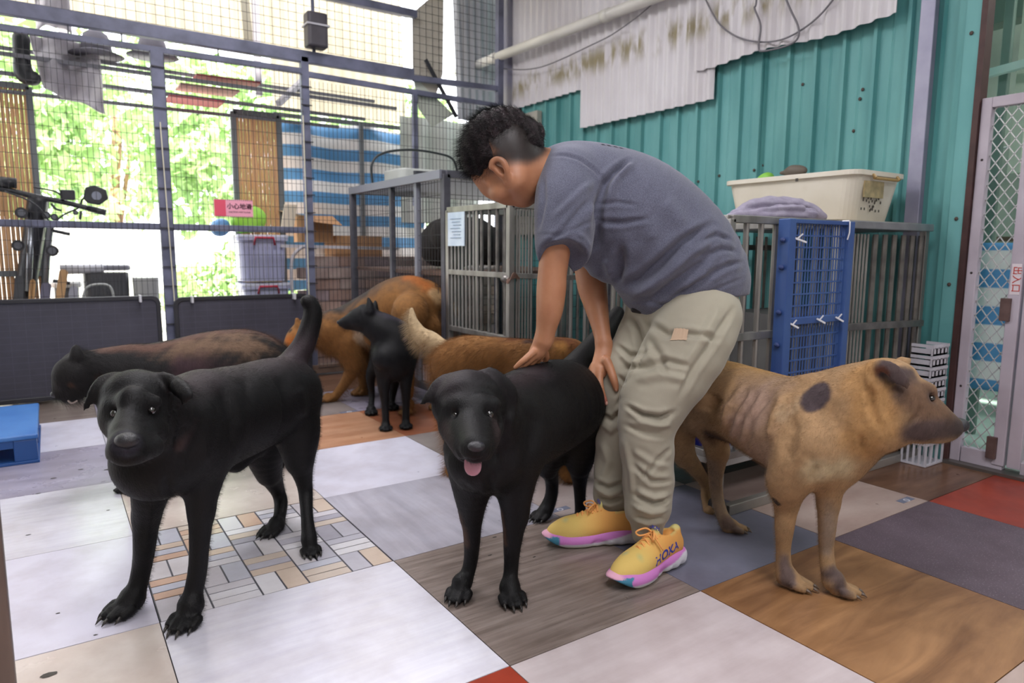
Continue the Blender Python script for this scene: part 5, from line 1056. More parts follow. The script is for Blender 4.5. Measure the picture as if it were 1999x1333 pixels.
B.chain([(1.3944, -1.3722, 0.4066, 0.0792), (1.373, -1.3245, 0.3116, 0.0575), (1.3971, -1.3047, 0.2325, 0.0307)], .025); B.chain([(1.3982, -1.3033, 0.2457, 0.0321), (1.3966, -1.3024, 0.169, 0.0249), (1.4068, -1.2959, 0.1005, 0.019), (1.4042, -1.3017, 0.0533, 0.0204)], .01)
B.chain([(1.4619, -1.3982, 0.375, 0.0646), (1.45, -1.3889, 0.3078, 0.039), (1.4595, -1.3813, 0.2427, 0.0276)], .02); B.chain([(1.46, -1.3806, 0.2492, 0.0276), (1.4618, -1.3808, 0.1801, 0.0225), (1.4742, -1.3756, 0.1126, 0.0187), (1.4654, -1.3896, 0.0642, 0.0199)], .01)
B.chain([(1.5256, -0.901, 0.4097, 0.1003), (1.5383, -0.9341, 0.3318, 0.0548), (1.5402, -0.9598, 0.2547, 0.0337)], .025); B.chain([(1.5408, -0.959, 0.2627, 0.0353), (1.5605, -0.9384, 0.1703, 0.0229), (1.5751, -0.9328, 0.1148, 0.0206), (1.5658, -0.9588, 0.065, 0.0196), (1.5686, -0.978, 0.0331, 0.0211)], .01)
B.chain([(1.5355, -0.825, 0.3948, 0.1002), (1.5114, -0.8103, 0.3096, 0.0671), (1.5585, -0.8113, 0.1978, 0.0342)], .025); B.chain([(1.5592, -0.8103, 0.2062, 0.0342), (1.6679, -0.8039, 0.0947, 0.0194), (1.6697, -0.8135, 0.0421, 0.0177), (1.6596, -0.8368, 0.0057, 0.0193)], .01)
B.chain([(1.487, -0.9824, 0.3464, 0.0249), (1.4861, -1.0312, 0.3413, 0.0214), (1.4943, -1.0621, 0.3343, 0.0167)], .02)
cl = paw(B, (1.4102, -1.3096, 0.029), (.55,-.84), 0.0312) + paw(B, (1.4743, -1.3998, 0.0378), (.72,-.70), 0.0319) + paw(B, (1.577, -0.9857, 0.0202), (.75,-.66), 0.0276) + paw(B, (1.6571, -0.8479, 0.0025), (.6,-.8), 0.0227)
tan = [([(1.4944, -0.8357, 0.5353, 0.0016), (1.533, -1.0401, 0.5579, 0.0015), (1.536, -1.224, 0.5597, 0.0014), (1.5368, -1.3402, 0.596, 0.0013), (1.5272, -1.4507, 0.6238, 0.0013)], .080, (.42, .235, .085), .8), ([(1.3941, -1.2001, 0.494, 0.0014), (1.4072, -1.2286, 0.3713, 0.0014)], .14, '#a98d78', .95), ([(1.4068, -0.9206, 0.3965, 0.0016), (1.4359, -0.9599, 0.2726, 0.0016)], .10, '#a98d6e', .9), ([(1.3545, -1.3252, 0.5335, 0.0013), (1.3293, -1.3164, 0.483, 0.0013)], .04, '#c2b294', .9), ([(1.3429, -1.4187, 0.3559, 0.0012), (1.3899, -1.4483, 0.3678, 0.0012)], .06, '#c4b08c', 1.0),
  ([(1.4148, -1.4763, 0.6005, 0.0012), (1.4096, -1.5116, 0.5096, 0.0012), (1.4026, -1.4929, 0.4455, 0.0012)], .085, (.42, .23, .09), .8), ([(1.3919, -1.203, 0.4668, 0.0014), (1.3827, -1.1468, 0.3999, 0.0014)], .08, (.42, .28, .215), .9), ([(1.3832, -1.3697, 0.5272, 0.0013), (1.3943, -1.3759, 0.5346, 0.0013)], .042, '#4a3e41', .3, .18),
  ([(1.4094, -1.5436, 0.6128, 0.0012), (1.4678, -1.5605, 0.5998, 0.0012), (1.456, -1.5567, 0.5743, 0.0012)], .048, (.075, .05, .048), .45), ((1.3899, -1.533, 0.5969), .018, '#4b2f26', .7), ((1.393, -1.5214, 0.6067), .022, '#6a3f2c', .6), ([(1.4791, -1.5891, 0.5448, 0.0012), (1.5177, -1.6211, 0.5064, 0.0012)], .085, (.15, .085, .05), .55, .1), ([(1.4569, -1.5858, 0.4721, 0.0012), (1.515, -1.6248, 0.4717, 0.0012)], .050, (.085, .055, .05), .6, .1), ((1.565, -1.6209, 0.4778), .05, (.05, .035, .032), .8, .1), ((1.5036, -1.5806, 0.5486), .022, '#4f3b33', .8),
  ([(1.4784, -0.9811, 0.3187, 0.0016), (1.4835, -1.0431, 0.3318, 0.0015)], .05, '#4d3a2c', .7), ([(1.5257, -0.9552, 0.223, 0.0016), (1.556, -0.9445, 0.1136, 0.0016), (1.5621, -0.9731, 0.0364, 0.0016)], .045, '#8d7763', .9), ([(1.3806, -1.3181, 0.0802, 0.0013), (1.3864, -1.3305, 0.0271, 0.0013)], .035, '#6b5a56', .7), ([(1.4416, -1.3894, 0.2692, 0.0013), (1.4577, -1.3885, 0.1146, 0.0013)], .03, '#93806f', .9), ([(1.4645, -1.4015, 0.0622, 0.0013), (1.4644, -1.4315, 0.0259, 0.0013)], .035, '#5c4d4a', .7), ([(1.5591, -0.9954, 0.036, 0.0016), (1.5678, -1.0281, 0.0199, 0.0016)], .03, '#6e5a50', .7), ((1.3474, -1.3055, 0.2474), .016, '#2f2724', .4)]
ribs = [([(1.4421, -1.1337, 0.5029, 0.0086), (1.401, -1.117, 0.435, 0.0086), (1.4051, -1.096, 0.356, 0.0073)], -.006), ([(1.4462, -1.161, 0.5011, 0.0085), (1.4054, -1.1447, 0.4325, 0.0085), (1.4176, -1.1184, 0.3442, 0.0072)], -.006), ([(1.452, -1.1899, 0.4966, 0.0084), (1.4094, -1.172, 0.4301, 0.0084), (1.4164, -1.1539, 0.3452, 0.0071)], -.005), ([(1.457, -1.2188, 0.4895, 0.0083), (1.4176, -1.2022, 0.4278, 0.0083)], -.004), ([(1.4345, -1.127, 0.5129, 0.0086), (1.4019, -1.1036, 0.447, 0.0086), (1.3966, -1.088, 0.3705, 0.0073)], .004),
  ([(1.391, -1.2787, 0.5214, 0.0119), (1.3694, -1.2747, 0.456, 0.0132), (1.3714, -1.2609, 0.3983, 0.0107)], .010), ([(1.389, -1.3093, 0.4735, 0.0144), (1.3752, -1.3104, 0.4088, 0.0157), (1.3657, -1.3123, 0.3571, 0.0118)], -.008), ([(1.4168, -1.3589, 0.5837, 0.0102), (1.4087, -1.309, 0.5576, 0.0118)], .006), ([(1.3534, -1.4111, 0.3712, 0.0112), (1.353, -1.3935, 0.3278, 0.01)], -.006), ([(1.4462, -1.0212, 0.4644, 0.0211), (1.4545, -0.988, 0.4029, 0.0215)], -.010), ([(1.4544, -0.9663, 0.4619, 0.0216), (1.4456, -0.9467, 0.3962, 0.0218)], .008),
  ([(1.4029, -1.4967, 0.5744, 0.0071), (1.4036, -1.5057, 0.5214, 0.0083), (1.4196, -1.5123, 0.4717, 0.0072)], -.005), ([(1.4547, -1.5575, 0.4881, 0.0059), (1.4762, -1.5681, 0.5114, 0.0059), (1.4829, -1.5689, 0.5347, 0.0047)], -.003), ([(1.4053, -1.4869, 0.4188, 0.0061), (1.4031, -1.4796, 0.4548, 0.0073)], -.004)]
d3 = dog_mesh('dog', B, coat, '#a58460', tan, folds=[(c, 1.5*q) for c, q in ribs], d=(.83, .65, -.2))
tag(d3, 'tan dog with a dark patch on its shoulder standing at the right in profile', 'dog')
claws(d3, cl, .0042, clawl); e = (1.5234, -1.5749, 0.5453, 0.0101); eye(d3, e, e[3], (1, -1, 0))
MB().ell((1.5902, -1.613, 0.4811), (.019, .021, .017), 18, 12).build('nose', nosem, d3, smooth=True)

# ---- 4: black prick-eared dog in the middle distance, head turned left
B = Body(.0050)
B.chain([(1.1558, 0.7246, 0.3668, 0.0641), (1.2314, 0.773, 0.3791, 0.106), (1.3016, 0.9087, 0.3829, 0.1054), (1.3726, 1.0995, 0.3549, 0.1002)], .03); B.chain([(1.225, 0.7654, 0.4567, 0.0903), (1.1679, 0.7858, 0.4967, 0.0798), (1.119, 0.8118, 0.5302, 0.0647)], .03); B.chain([(1.2187, 0.7727, 0.3241, 0.0909), (1.2189, 0.7814, 0.3792, 0.101)], .03)
B.chain([(1.0965, 0.8189, 0.556, 0.062), (1.0795, 0.8291, 0.5487, 0.0546)], .02); B.chain([(1.0669, 0.8372, 0.5463, 0.0446), (1.0332, 0.8582, 0.5367, 0.0322), (1.0036, 0.8765, 0.5271, 0.0211)], .02); B.chain([(1.0683, 0.8307, 0.5119, 0.0248), (1.0167, 0.865, 0.5098, 0.0149)], .01)
B.chain([(1.0996, 0.7727, 0.5841, 0.0245), (1.1043, 0.775, 0.618, 0.0172), (1.1007, 0.7825, 0.6497, 0.0061)], .008); B.chain([(1.1589, 0.853, 0.5749, 0.0227), (1.1633, 0.8548, 0.6049, 0.0151), (1.1674, 0.856, 0.6299, 0.005)], .008)
B.chain([(1.1727, 0.7667, 0.3218, 0.05), (1.1656, 0.7694, 0.2331, 0.0326), (1.1719, 0.7729, 0.1291, 0.0189), (1.1691, 0.7607, 0.0415, 0.0177)], .02); B.chain([(1.279, 0.7548, 0.3129, 0.0457), (1.271, 0.744, 0.2122, 0.0279), (1.2745, 0.7511, 0.1196, 0.0192), (1.2675, 0.7417, 0.031, 0.0179)], .02)
B.chain([(1.3105, 1.1324, 0.3001, 0.0557), (1.2528, 1.1438, 0.2056, 0.0278), (1.2574, 1.1489, 0.1051, 0.0167), (1.2421, 1.1245, 0.0405, 0.0167)], .02); B.chain([(1.3982, 1.1285, 0.2638, 0.0564), (1.3957, 1.167, 0.1141, 0.0229), (1.3806, 1.1657, 0.0433, 0.0172)], .02)
for p, t_ in (((1.1672, 0.758, 0.0165), 3.4), ((1.2655, 0.7389, 0.0057), 3.44), ((1.2329, 1.1037, 0.0231), 3.7), ((1.3763, 1.1514, 0.0116), 3.8)): cl = paw(B, p, (-.35, -.94), 10.5*t_/1346.9)
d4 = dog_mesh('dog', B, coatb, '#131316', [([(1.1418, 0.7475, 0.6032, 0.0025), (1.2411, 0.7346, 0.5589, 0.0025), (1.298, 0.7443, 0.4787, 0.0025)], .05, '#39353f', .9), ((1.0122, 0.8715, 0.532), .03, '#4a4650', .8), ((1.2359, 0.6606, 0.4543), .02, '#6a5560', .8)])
tag(d4, 'black prick-eared dog in the middle distance looking to the left', 'dog')
MB().ell((0.9894, 0.8865, 0.5297), (.010, .010, .010), 12, 8).build('nose', nosem, d4, smooth=True); MB().ell((1.0511, 0.8018, 0.5625), (.008, .008, .008), 10, 8).build('eye', eyem, d4, smooth=True)

# ---- 5: golden dog crossing behind the keeper, tail to the left
B = Body(.006)
B.chain([(1.1578, 0.041, 0.4294, 0.0939), (1.2045, 0.0115, 0.4412, 0.1021), (1.2713, -0.0551, 0.456, 0.0851), (1.3276, -0.1167, 0.4586, 0.0805), (1.3835, -0.1938, 0.4391, 0.0995), (1.4379, -0.2534, 0.4459, 0.0908)], .03); B.chain([(1.432, -0.2448, 0.4753, 0.075), (1.4737, -0.2713, 0.4848, 0.0632), (1.4983, -0.2878, 0.4846, 0.0553), (1.4973, -0.314, 0.4681, 0.0392)], .02)
B.chain([(1.1557, 0.0701, 0.4507, 0.0576), (1.1428, 0.1223, 0.4957, 0.0291), (1.1152, 0.1674, 0.5098, 0.0419), (1.087, 0.2026, 0.5358, 0.0336), (1.0711, 0.2336, 0.587, 0.0211), (1.0743, 0.2519, 0.6384, 0.0085)], .015)
B.chain([(1.1451, 0.0318, 0.3948, 0.0692), (1.1493, 0.0567, 0.265, 0.0413), (1.1531, 0.0848, 0.1524, 0.0251), (1.1476, 0.0518, 0.075, 0.0187), (1.1249, 0.0089, 0.0155, 0.0184)], .02); B.chain([(1.2311, 0.1012, 0.354, 0.0635), (1.2365, 0.1363, 0.2167, 0.0301), (1.223, 0.118, 0.046, 0.0194), (1.2101, 0.0965, 0.0094, 0.0192)], .02)
B.chain([(1.4212, -0.2754, 0.3909, 0.0666), (1.4186, -0.2954, 0.2548, 0.051), (1.4257, -0.3188, 0.1381, 0.0333), (1.4346, -0.3271, 0.0475, 0.0216)], .02); B.chain([(1.4602, -0.1744, 0.3503, 0.0572), (1.4684, -0.1706, 0.1808, 0.0289), (1.4622, -0.1861, 0.058, 0.0206)], .02)
for p, t_, d in (((1.1165, -0.0104, 0.0117), 2.74, (-.2, -.9)), ((1.4302, -0.339, 0.0312), 2.64, (.8, -.5)), ((1.1997, 0.0785, 0.0049), 2.86, (0, -1)), ((1.464, -0.1906, 0.0376), 2.78, (.5, -.8))): paw(B, p, d, 14*t_/1346.9)
d5 = dog_mesh('dog', B, coat, '#96683a', [([(1.3283, -0.1164, 0.5397, 0.002), (1.4301, -0.247, 0.5295, 0.002), (1.4661, -0.2963, 0.5241, 0.002)], .07, '#7a4a2a', .9), ([(1.3489, -0.1916, 0.5359, 0.002), (1.3798, -0.249, 0.5337, 0.0019)], .03, '#4a2f22', .8), ([(1.1325, 0.1329, 0.5184, 0.0021), (1.0834, 0.1947, 0.5474, 0.0021), (1.0735, 0.2507, 0.6279, 0.0021)], .08, '#cdb48f', .6), ([(1.0961, 0.0141, 0.3823, 0.002), (1.1224, 0.0686, 0.454, 0.002)], .03, '#d0b183', .9), ([(1.3854, -0.3324, 0.1878, 0.0019), (1.3842, -0.347, 0.0921, 0.0019)], .03, '#d2bb9a', .8), ((1.4226, -0.3047, 0.5169), .04, '#c08a48', .9)])
tag(d5, 'golden brown dog half hidden behind the panting black dog, pale bushy tail curling up', 'dog')
# ---- 6: shepherd at the back, head low at the left
B = Body(.0075)
B.chain([(1.1803, 1.4788, 0.4014, 0.129), (1.286, 1.4723, 0.4241, 0.1485), (1.3756, 1.3786, 0.4947, 0.1471), (1.4517, 1.2599, 0.5722, 0.1447), (1.5102, 1.1814, 0.6001, 0.1376), (1.5554, 1.1324, 0.5895, 0.12)], .04); B.chain([(1.1536, 1.4416, 0.4362, 0.1042), (1.0648, 1.44, 0.434, 0.0858), (1.0026, 1.4441, 0.4266, 0.0681)], .03)
B.chain([(0.977, 1.436, 0.4207, 0.0621), (0.9411, 1.4322, 0.3983, 0.0533), (0.9045, 1.4377, 0.3554, 0.0336), (0.8907, 1.4425, 0.3278, 0.0252)], .02); B.chain([(0.9498, 1.4131, 0.4672, 0.0223), (0.9425, 1.4113, 0.5015, 0.0111)], .01); B.chain([(1.0191, 1.4743, 0.457, 0.0229), (1.0261, 1.4741, 0.4853, 0.0114)], .01)
B.chain([(1.2078, 1.4175, 0.3615, 0.0931), (1.2518, 1.4029, 0.2263, 0.0557), (1.2261, 1.4416, 0.1337, 0.0325), (1.1892, 1.501, 0.0466, 0.0269), (1.1654, 1.5241, 0.015, 0.0269)], .02); B.chain([(1.3623, 1.5932, 0.3609, 0.0924), (1.3782, 1.5852, 0.1729, 0.0434), (1.3929, 1.6007, 0.0423, 0.0282), (1.3862, 1.6048, -0.0054, 0.0282)], .02)
B.chain([(1.5447, 1.1577, 0.5511, 0.1091), (1.5634, 1.0537, 0.4808, 0.0564), (1.617, 1.0369, 0.4331, 0.0284), (1.6094, 1.0294, 0.271, 0.0256), (1.598, 1.0017, 0.1262, 0.0256)], .02); B.chain([(1.4404, 1.0381, 0.551, 0.0992), (1.4155, 1.0888, 0.4369, 0.0613), (1.421, 1.0118, 0.3052, 0.0303), (1.4054, 0.9907, 0.1086, 0.0248)], .02)
B.chain([(1.5966, 1.1294, 0.6451, 0.063), (1.6246, 1.0912, 0.6373, 0.0428), (1.6492, 1.0306, 0.5968, 0.034), (1.675, 0.9514, 0.5443, 0.0224)], .02)
for p, t_ in (((1.1527, 1.5321, 0.0122), 4.03), ((1.3799, 1.6063, -0.0145), 4.22), ((1.6018, 1.0231, 0.0786), 3.85), ((1.4049, 0.993, 0.052), 3.72)): paw(B, p, (-.9, -.4), 12*t_/1346.9)
B.chain([(1.3407, 1.2117, 0.4589, 0.0736), (1.3112, 1.2321, 0.402, 0.0567)], .03)
d6 = dog_mesh('dog', B, coat, '#8d6236', [([(1.1375, 1.4685, 0.5369, 0.0029), (1.2782, 1.4387, 0.5606, 0.0029), (1.3821, 1.3068, 0.6652, 0.0029)], .16, '#3c3532', .9), ([(1.4274, 1.2678, 0.6796, 0.0029), (1.4958, 1.1457, 0.6964, 0.0028)], .13, '#6a4d35', .9), ((1.1141, 1.4105, 0.4563), .05, '#4a3526', .8), ([(1.498, 1.1487, 0.7244, 0.0028), (1.5484, 1.0635, 0.6838, 0.0028)], .07, '#a4602c', .8), ([(1.2817, 1.3411, 0.4512, 0.0029), (1.2897, 1.2604, 0.3145, 0.0029)], .07, '#cbb9a2', .8), ([(1.387, 1.1068, 0.5212, 0.0028), (1.3974, 1.0188, 0.4174, 0.0027)], .05, '#c39a6a', .9), ([(1.5874, 1.0198, 0.6424, 0.0028), (1.6583, 0.9779, 0.5715, 0.0028)], .06, '#b8966c', .7), ([(1.0038, 1.4247, 0.4625, 0.0028), (0.9125, 1.4129, 0.3857, 0.0028)], .05, '#b8692a', .8), ((0.9077, 1.425, 0.441), .02, '#3a2c24', .6)])
tag(d6, 'brown shepherd dog at the back stretching its head low to the left', 'dog')
MB().ell((0.8828, 1.446, 0.3167), (.012, .012, .012), 10, 8).build('nose', nosem, d6, smooth=True)
# ---- 7: long black and tan dog behind the first black dog
B = Body(.0062)
B.chain([(0.0267, 0.4936, 0.417, 0.0965), (0.1174, 0.4929, 0.4127, 0.1174), (0.2201, 0.4853, 0.4162, 0.1274), (0.3453, 0.4755, 0.4242, 0.1422), (0.4578, 0.4721, 0.4192, 0.1454), (0.5391, 0.4868, 0.3962, 0.1197)], .03); B.chain([(0.0512, 0.4801, 0.4353, 0.0965), (-0.0204, 0.4808, 0.4429, 0.084), (-0.075, 0.4699, 0.4504, 0.0719)], .03)
B.chain([(-0.0985, 0.4383, 0.4577, 0.0707), (-0.1142, 0.4237, 0.4527, 0.0631)], .02); B.chain([(-0.1222, 0.4277, 0.4441, 0.0491), (-0.145, 0.4264, 0.4167, 0.0349), (-0.1616, 0.4332, 0.3891, 0.0209)], .02); B.chain([(-0.1118, 0.4123, 0.3919, 0.0315), (-0.135, 0.4251, 0.3747, 0.0193), (-0.1429, 0.4291, 0.366, 0.0123)], .015)
B.chain([(-0.1027, 0.4019, 0.5166, 0.0226), (-0.1039, 0.4061, 0.5373, 0.0156), (-0.1028, 0.4076, 0.551, 0.0069)], .012); B.chain([(-0.1524, 0.3696, 0.4097, 0.0068), (-0.1393, 0.3586, 0.3961, 0.0085)], .006, cut=True)
B.chain([(0.0755, 0.4505, 0.3523, 0.078), (0.0533, 0.4653, 0.1997, 0.0374), (0.0447, 0.4735, 0.0635, 0.0245), (0.0402, 0.4575, 0.0201, 0.0244)], .02); B.chain([(0.1652, 0.5083, 0.3305, 0.0811), (0.1651, 0.5104, 0.1912, 0.0389), (0.1554, 0.5155, 0.0305, 0.0255)], .02)
B.chain([(0.5135, 0.4731, 0.3551, 0.0984), (0.5363, 0.4351, 0.2127, 0.0574), (0.5762, 0.4655, 0.1149, 0.0293), (0.5645, 0.4368, 0.0379, 0.0249)], .02); B.chain([(0.4806, 0.5899, 0.3402, 0.0928), (0.4592, 0.6111, 0.2313, 0.0425), (0.4552, 0.6204, 0.1208, 0.0214)], .02) if False else None
B.chain([(0.5468, 0.5692, 0.336, 0.0849), (0.5845, 0.5438, 0.1835, 0.047), (0.6169, 0.5553, 0.0876, 0.026), (0.6065, 0.5286, 0.029, 0.0258)], .02)
B.chain([(0.5651, 0.5007, 0.44, 0.0416), (0.5995, 0.4971, 0.4096, 0.0293), (0.6145, 0.5017, 0.3497, 0.0211)], .02)
for p, t_ in (((0.0329, 0.4603, 0.0071), 2.53), ((0.1478, 0.5059, 0.0144), 2.63), ((0.5573, 0.4376, 0.0132), 2.8), ((0.6012, 0.5287, 0.0077), 2.9)): paw(B, p, (-.95, -.3), 14*t_/1346.9)
d7 = dog_mesh('dog', B, coat, '#1b191a', [([(-0.0068, 0.4733, 0.5294, 0.0018), (0.1363, 0.4392, 0.5359, 0.0019), (0.3108, 0.4458, 0.5496, 0.0019), (0.4804, 0.4545, 0.5556, 0.002), (0.558, 0.458, 0.5228, 0.002)], .06, '#5c4238', .8), ([(0.2119, 0.3855, 0.517, 0.0019), (0.2987, 0.3882, 0.5185, 0.0019), (0.3887, 0.3889, 0.5203, 0.0019), (0.4794, 0.3845, 0.4933, 0.002)], .09, '#6d5644', .9, .5), ([(0.2222, 0.3682, 0.4525, 0.0019), (0.3666, 0.3915, 0.4439, 0.0019)], .08, '#3d2a30', .9), ((-0.0514, 0.4039, 0.4399), .03, '#4a3222', .9), ([(-0.1292, 0.3551, 0.4163, 0.0017), (-0.1073, 0.3358, 0.3874, 0.0017), (-0.0939, 0.3476, 0.3659, 0.0017)], .022, '#7d5230', .9), ((-0.1535, 0.409, 0.4241), .03, '#3b3a3a', .8)])
tag(d7, 'long bodied black and tan dog facing left behind the black dog at the left', 'dog')
MB().ell((-0.1735, 0.4288, 0.3879), (.013, .012, .012), 12, 8).build('nose', nosem, d7, smooth=True)
tag_t = MB().tube(catmull([(-0.1377, 0.3897, 0.3691), (-0.1269, 0.381, 0.3605), (-0.1119, 0.3723, 0.3689)], 4), .003, 6).build('lip_edge', mat('pale_lip', '#8a7d78', rough=.5), d7)

# short coats of real hair: leaning back along each body, longest on ruffs and tails
fur(d1, 90000, .0024, (.55, .35, -.35), .00022, 1, .35, .35)
fur(d2, 90000, .0026, (.55, .35, -.35), .00022, 2, .35, .35)
fur(d3, 90000, .0018, (-.6, .25, -.4), .00024, 3, .35, .35)
fur(d4, 26000, .005, (.1, .4, -.5), .0004, 4, .35, .35)
fur(d5, 50000, .010, (-.5, .1, -.5), .0004, 5, .4, .4)
fur(d6, 40000, .010, (.5, .1, -.6), .0005, 6, .4, .4)
fur(d7, 50000, .008, (.6, .2, -.5), .0004, 7, .35, .4)

# ================================================================ THE KEEPER
man = thing('person', 'person in grey t-shirt and khaki trousers bending to stroke the black dog', 'person', (1.1982, -0.9367, 0.0293))
man.location.z = 0
sk, nt, b = new_mat('skin'); at = nt.nodes.new('ShaderNodeAttribute'); at.attribute_name = 'coat'; n = noise(nt, 25, 4)
mx = nt.nodes.new('ShaderNodeMix'); mx.data_type = 'RGBA'; mx.blend_type = 'MULTIPLY'; mx.inputs[0].default_value = .35; nt.links.new(at.outputs['Color'], mx.inputs[6]); nt.links.new(ramp(nt, n.outputs[0], [(.35, '#d9c2b8'), (.65, '#ffffff')]), mx.inputs[7]); nt.links.new(mx.outputs[2], b.inputs['Base Color'])
b.inputs['Roughness'].default_value = .5; b.inputs['Subsurface Weight'].default_value = .12; b.inputs['Subsurface Radius'].default_value = (.02, .008, .004); b.inputs['Subsurface Scale'].default_value = .3
bump(nt, b, noise(nt, 350, 2).outputs[0], .08, .002)
B = Body(.0036)
# head: skull, brow, cheek, jaw, nose turned away and down
B.chain([(0.9263, -0.6827, 1.1603, 0.086), (0.9075, -0.6719, 1.1491, 0.086)], .02); B.chain([(0.8879, -0.6482, 1.1012, 0.052), (0.9007, -0.6546, 1.0773, 0.0492)], .025)
B.chain([(0.9065, -0.6854, 1.061, 0.0444), (0.9434, -0.6945, 1.045, 0.039), (0.9702, -0.6963, 1.0317, 0.0291), (0.9879, -0.6912, 1.024, 0.0205)], .025); B.chain([(0.9123, -0.7485, 1.07, 0.0363), (0.9452, -0.7377, 1.0475, 0.0312), (0.9658, -0.7179, 1.0301, 0.0216)], .025)
B.chain([(0.9343, -0.6066, 1.0626, 0.0209), (0.9556, -0.6006, 1.0374, 0.0136)], .012); B.chain([(0.9572, -0.6526, 1.0224, 0.0133), (0.9667, -0.6595, 1.0194, 0.0118)], .01)
B.chain([(0.8608, -0.67, 1.0796, 0.0142), (0.8613, -0.6905, 1.0668, 0.0127)], .012)
B.chain([(0.8848, -0.7108, 1.0386, 0.0254), (0.9159, -0.6967, 1.0296, 0.0186)], .02)
B.chain([(0.9398, -0.7005, 1.1062, 0.0716), (0.9988, -0.7165, 1.101, 0.0695), (1.0767, -0.7218, 1.0905, 0.0798)], .03)
# near ear
B.chain([(0.8405, -0.7377, 1.1022, 0.0082), (0.84, -0.7439, 1.1148, 0.0082), (0.8497, -0.7542, 1.121, 0.0089), (0.8605, -0.765, 1.1139, 0.0095), (0.8671, -0.7696, 1.0979, 0.0089), (0.8736, -0.7669, 1.0812, 0.0082), (0.8842, -0.7606, 1.0662, 0.009), (0.8787, -0.7539, 1.0624, 0.0069)], .004)
B.chain([(0.851, -0.739, 1.1, 0.0096), (0.8626, -0.7462, 1.0892, 0.0124), (0.8752, -0.7494, 1.0761, 0.0097)], .006); B.chain([(0.8517, -0.7533, 1.1053, 0.0082), (0.8618, -0.7575, 1.0908, 0.0075)], .004, cut=True)
# trunk and legs inside the clothes
B.chain([(1.0811, -0.7283, 1.0684, 0.0739), (1.1825, -0.7912, 1.0245, 0.0921), (1.2897, -0.8505, 0.9509, 0.099), (1.3913, -0.8991, 0.8457, 0.1005), (1.4147, -0.9221, 0.724, 0.0918)], .03)
B.chain([(1.3541, -0.9583, 0.6993, 0.0668), (1.2401, -0.9835, 0.5196, 0.0605), (1.1968, -0.9936, 0.3512, 0.0459), (1.2044, -0.9982, 0.2021, 0.0376), (1.2254, -0.9974, 0.0677, 0.025), (1.2244, -0.9792, 0.0257, 0.0238)], .02)
B.chain([(1.406, -0.849, 0.6886, 0.0708), (1.2875, -0.8089, 0.5194, 0.0595), (1.2561, -0.8059, 0.3306, 0.0472), (1.2388, -0.8126, 0.1399, 0.0348), (1.2445, -0.82, 0.0419, 0.027)], .02)
# near arm
B.chain([(1.0597, -0.7978, 1.0759, 0.0627), (1.0111, -0.8238, 0.9754, 0.0518), (0.988, -0.8338, 0.8922, 0.0425), (0.9786, -0.8325, 0.8231, 0.0398), (0.9755, -0.8321, 0.7744, 0.0406), (0.9706, -0.8317, 0.7185, 0.0365), (0.9657, -0.8243, 0.6687, 0.0282), (0.9615, -0.8206, 0.6359, 0.0248)], .02)
B.chain([(0.9618, -0.8201, 0.6401, 0.024), (0.9519, -0.8121, 0.6115, 0.0241), (0.9455, -0.804, 0.5967, 0.0213)], .012, (.557,.83,-.1), .75)
for c in ([(0.9297, -0.8163, 0.6053, 0.0106), (0.9038, -0.814, 0.5875, 0.0091), (0.8912, -0.8075, 0.5751, 0.0084), (0.8815, -0.7992, 0.5636, 0.0067)], [(0.9383, -0.8115, 0.5954, 0.0106), (0.9212, -0.8087, 0.5795, 0.0092), (0.911, -0.8035, 0.5698, 0.0085), (0.9039, -0.7964, 0.5609, 0.0068)], [(0.9524, -0.8041, 0.5875, 0.0103), (0.9389, -0.8009, 0.5739, 0.0091), (0.9313, -0.7969, 0.5669, 0.0083), (0.9265, -0.7912, 0.5594, 0.0066)], [(0.9682, -0.797, 0.5837, 0.0093), (0.9588, -0.7928, 0.5709, 0.008), (0.9536, -0.7878, 0.5649, 0.0072), (0.9502, -0.7827, 0.5602, 0.0058)], [(0.9768, -0.7999, 0.6021, 0.0122), (0.9921, -0.789, 0.5819, 0.0109), (0.9933, -0.78, 0.5674, 0.0088)]): B.chain(c, .004)
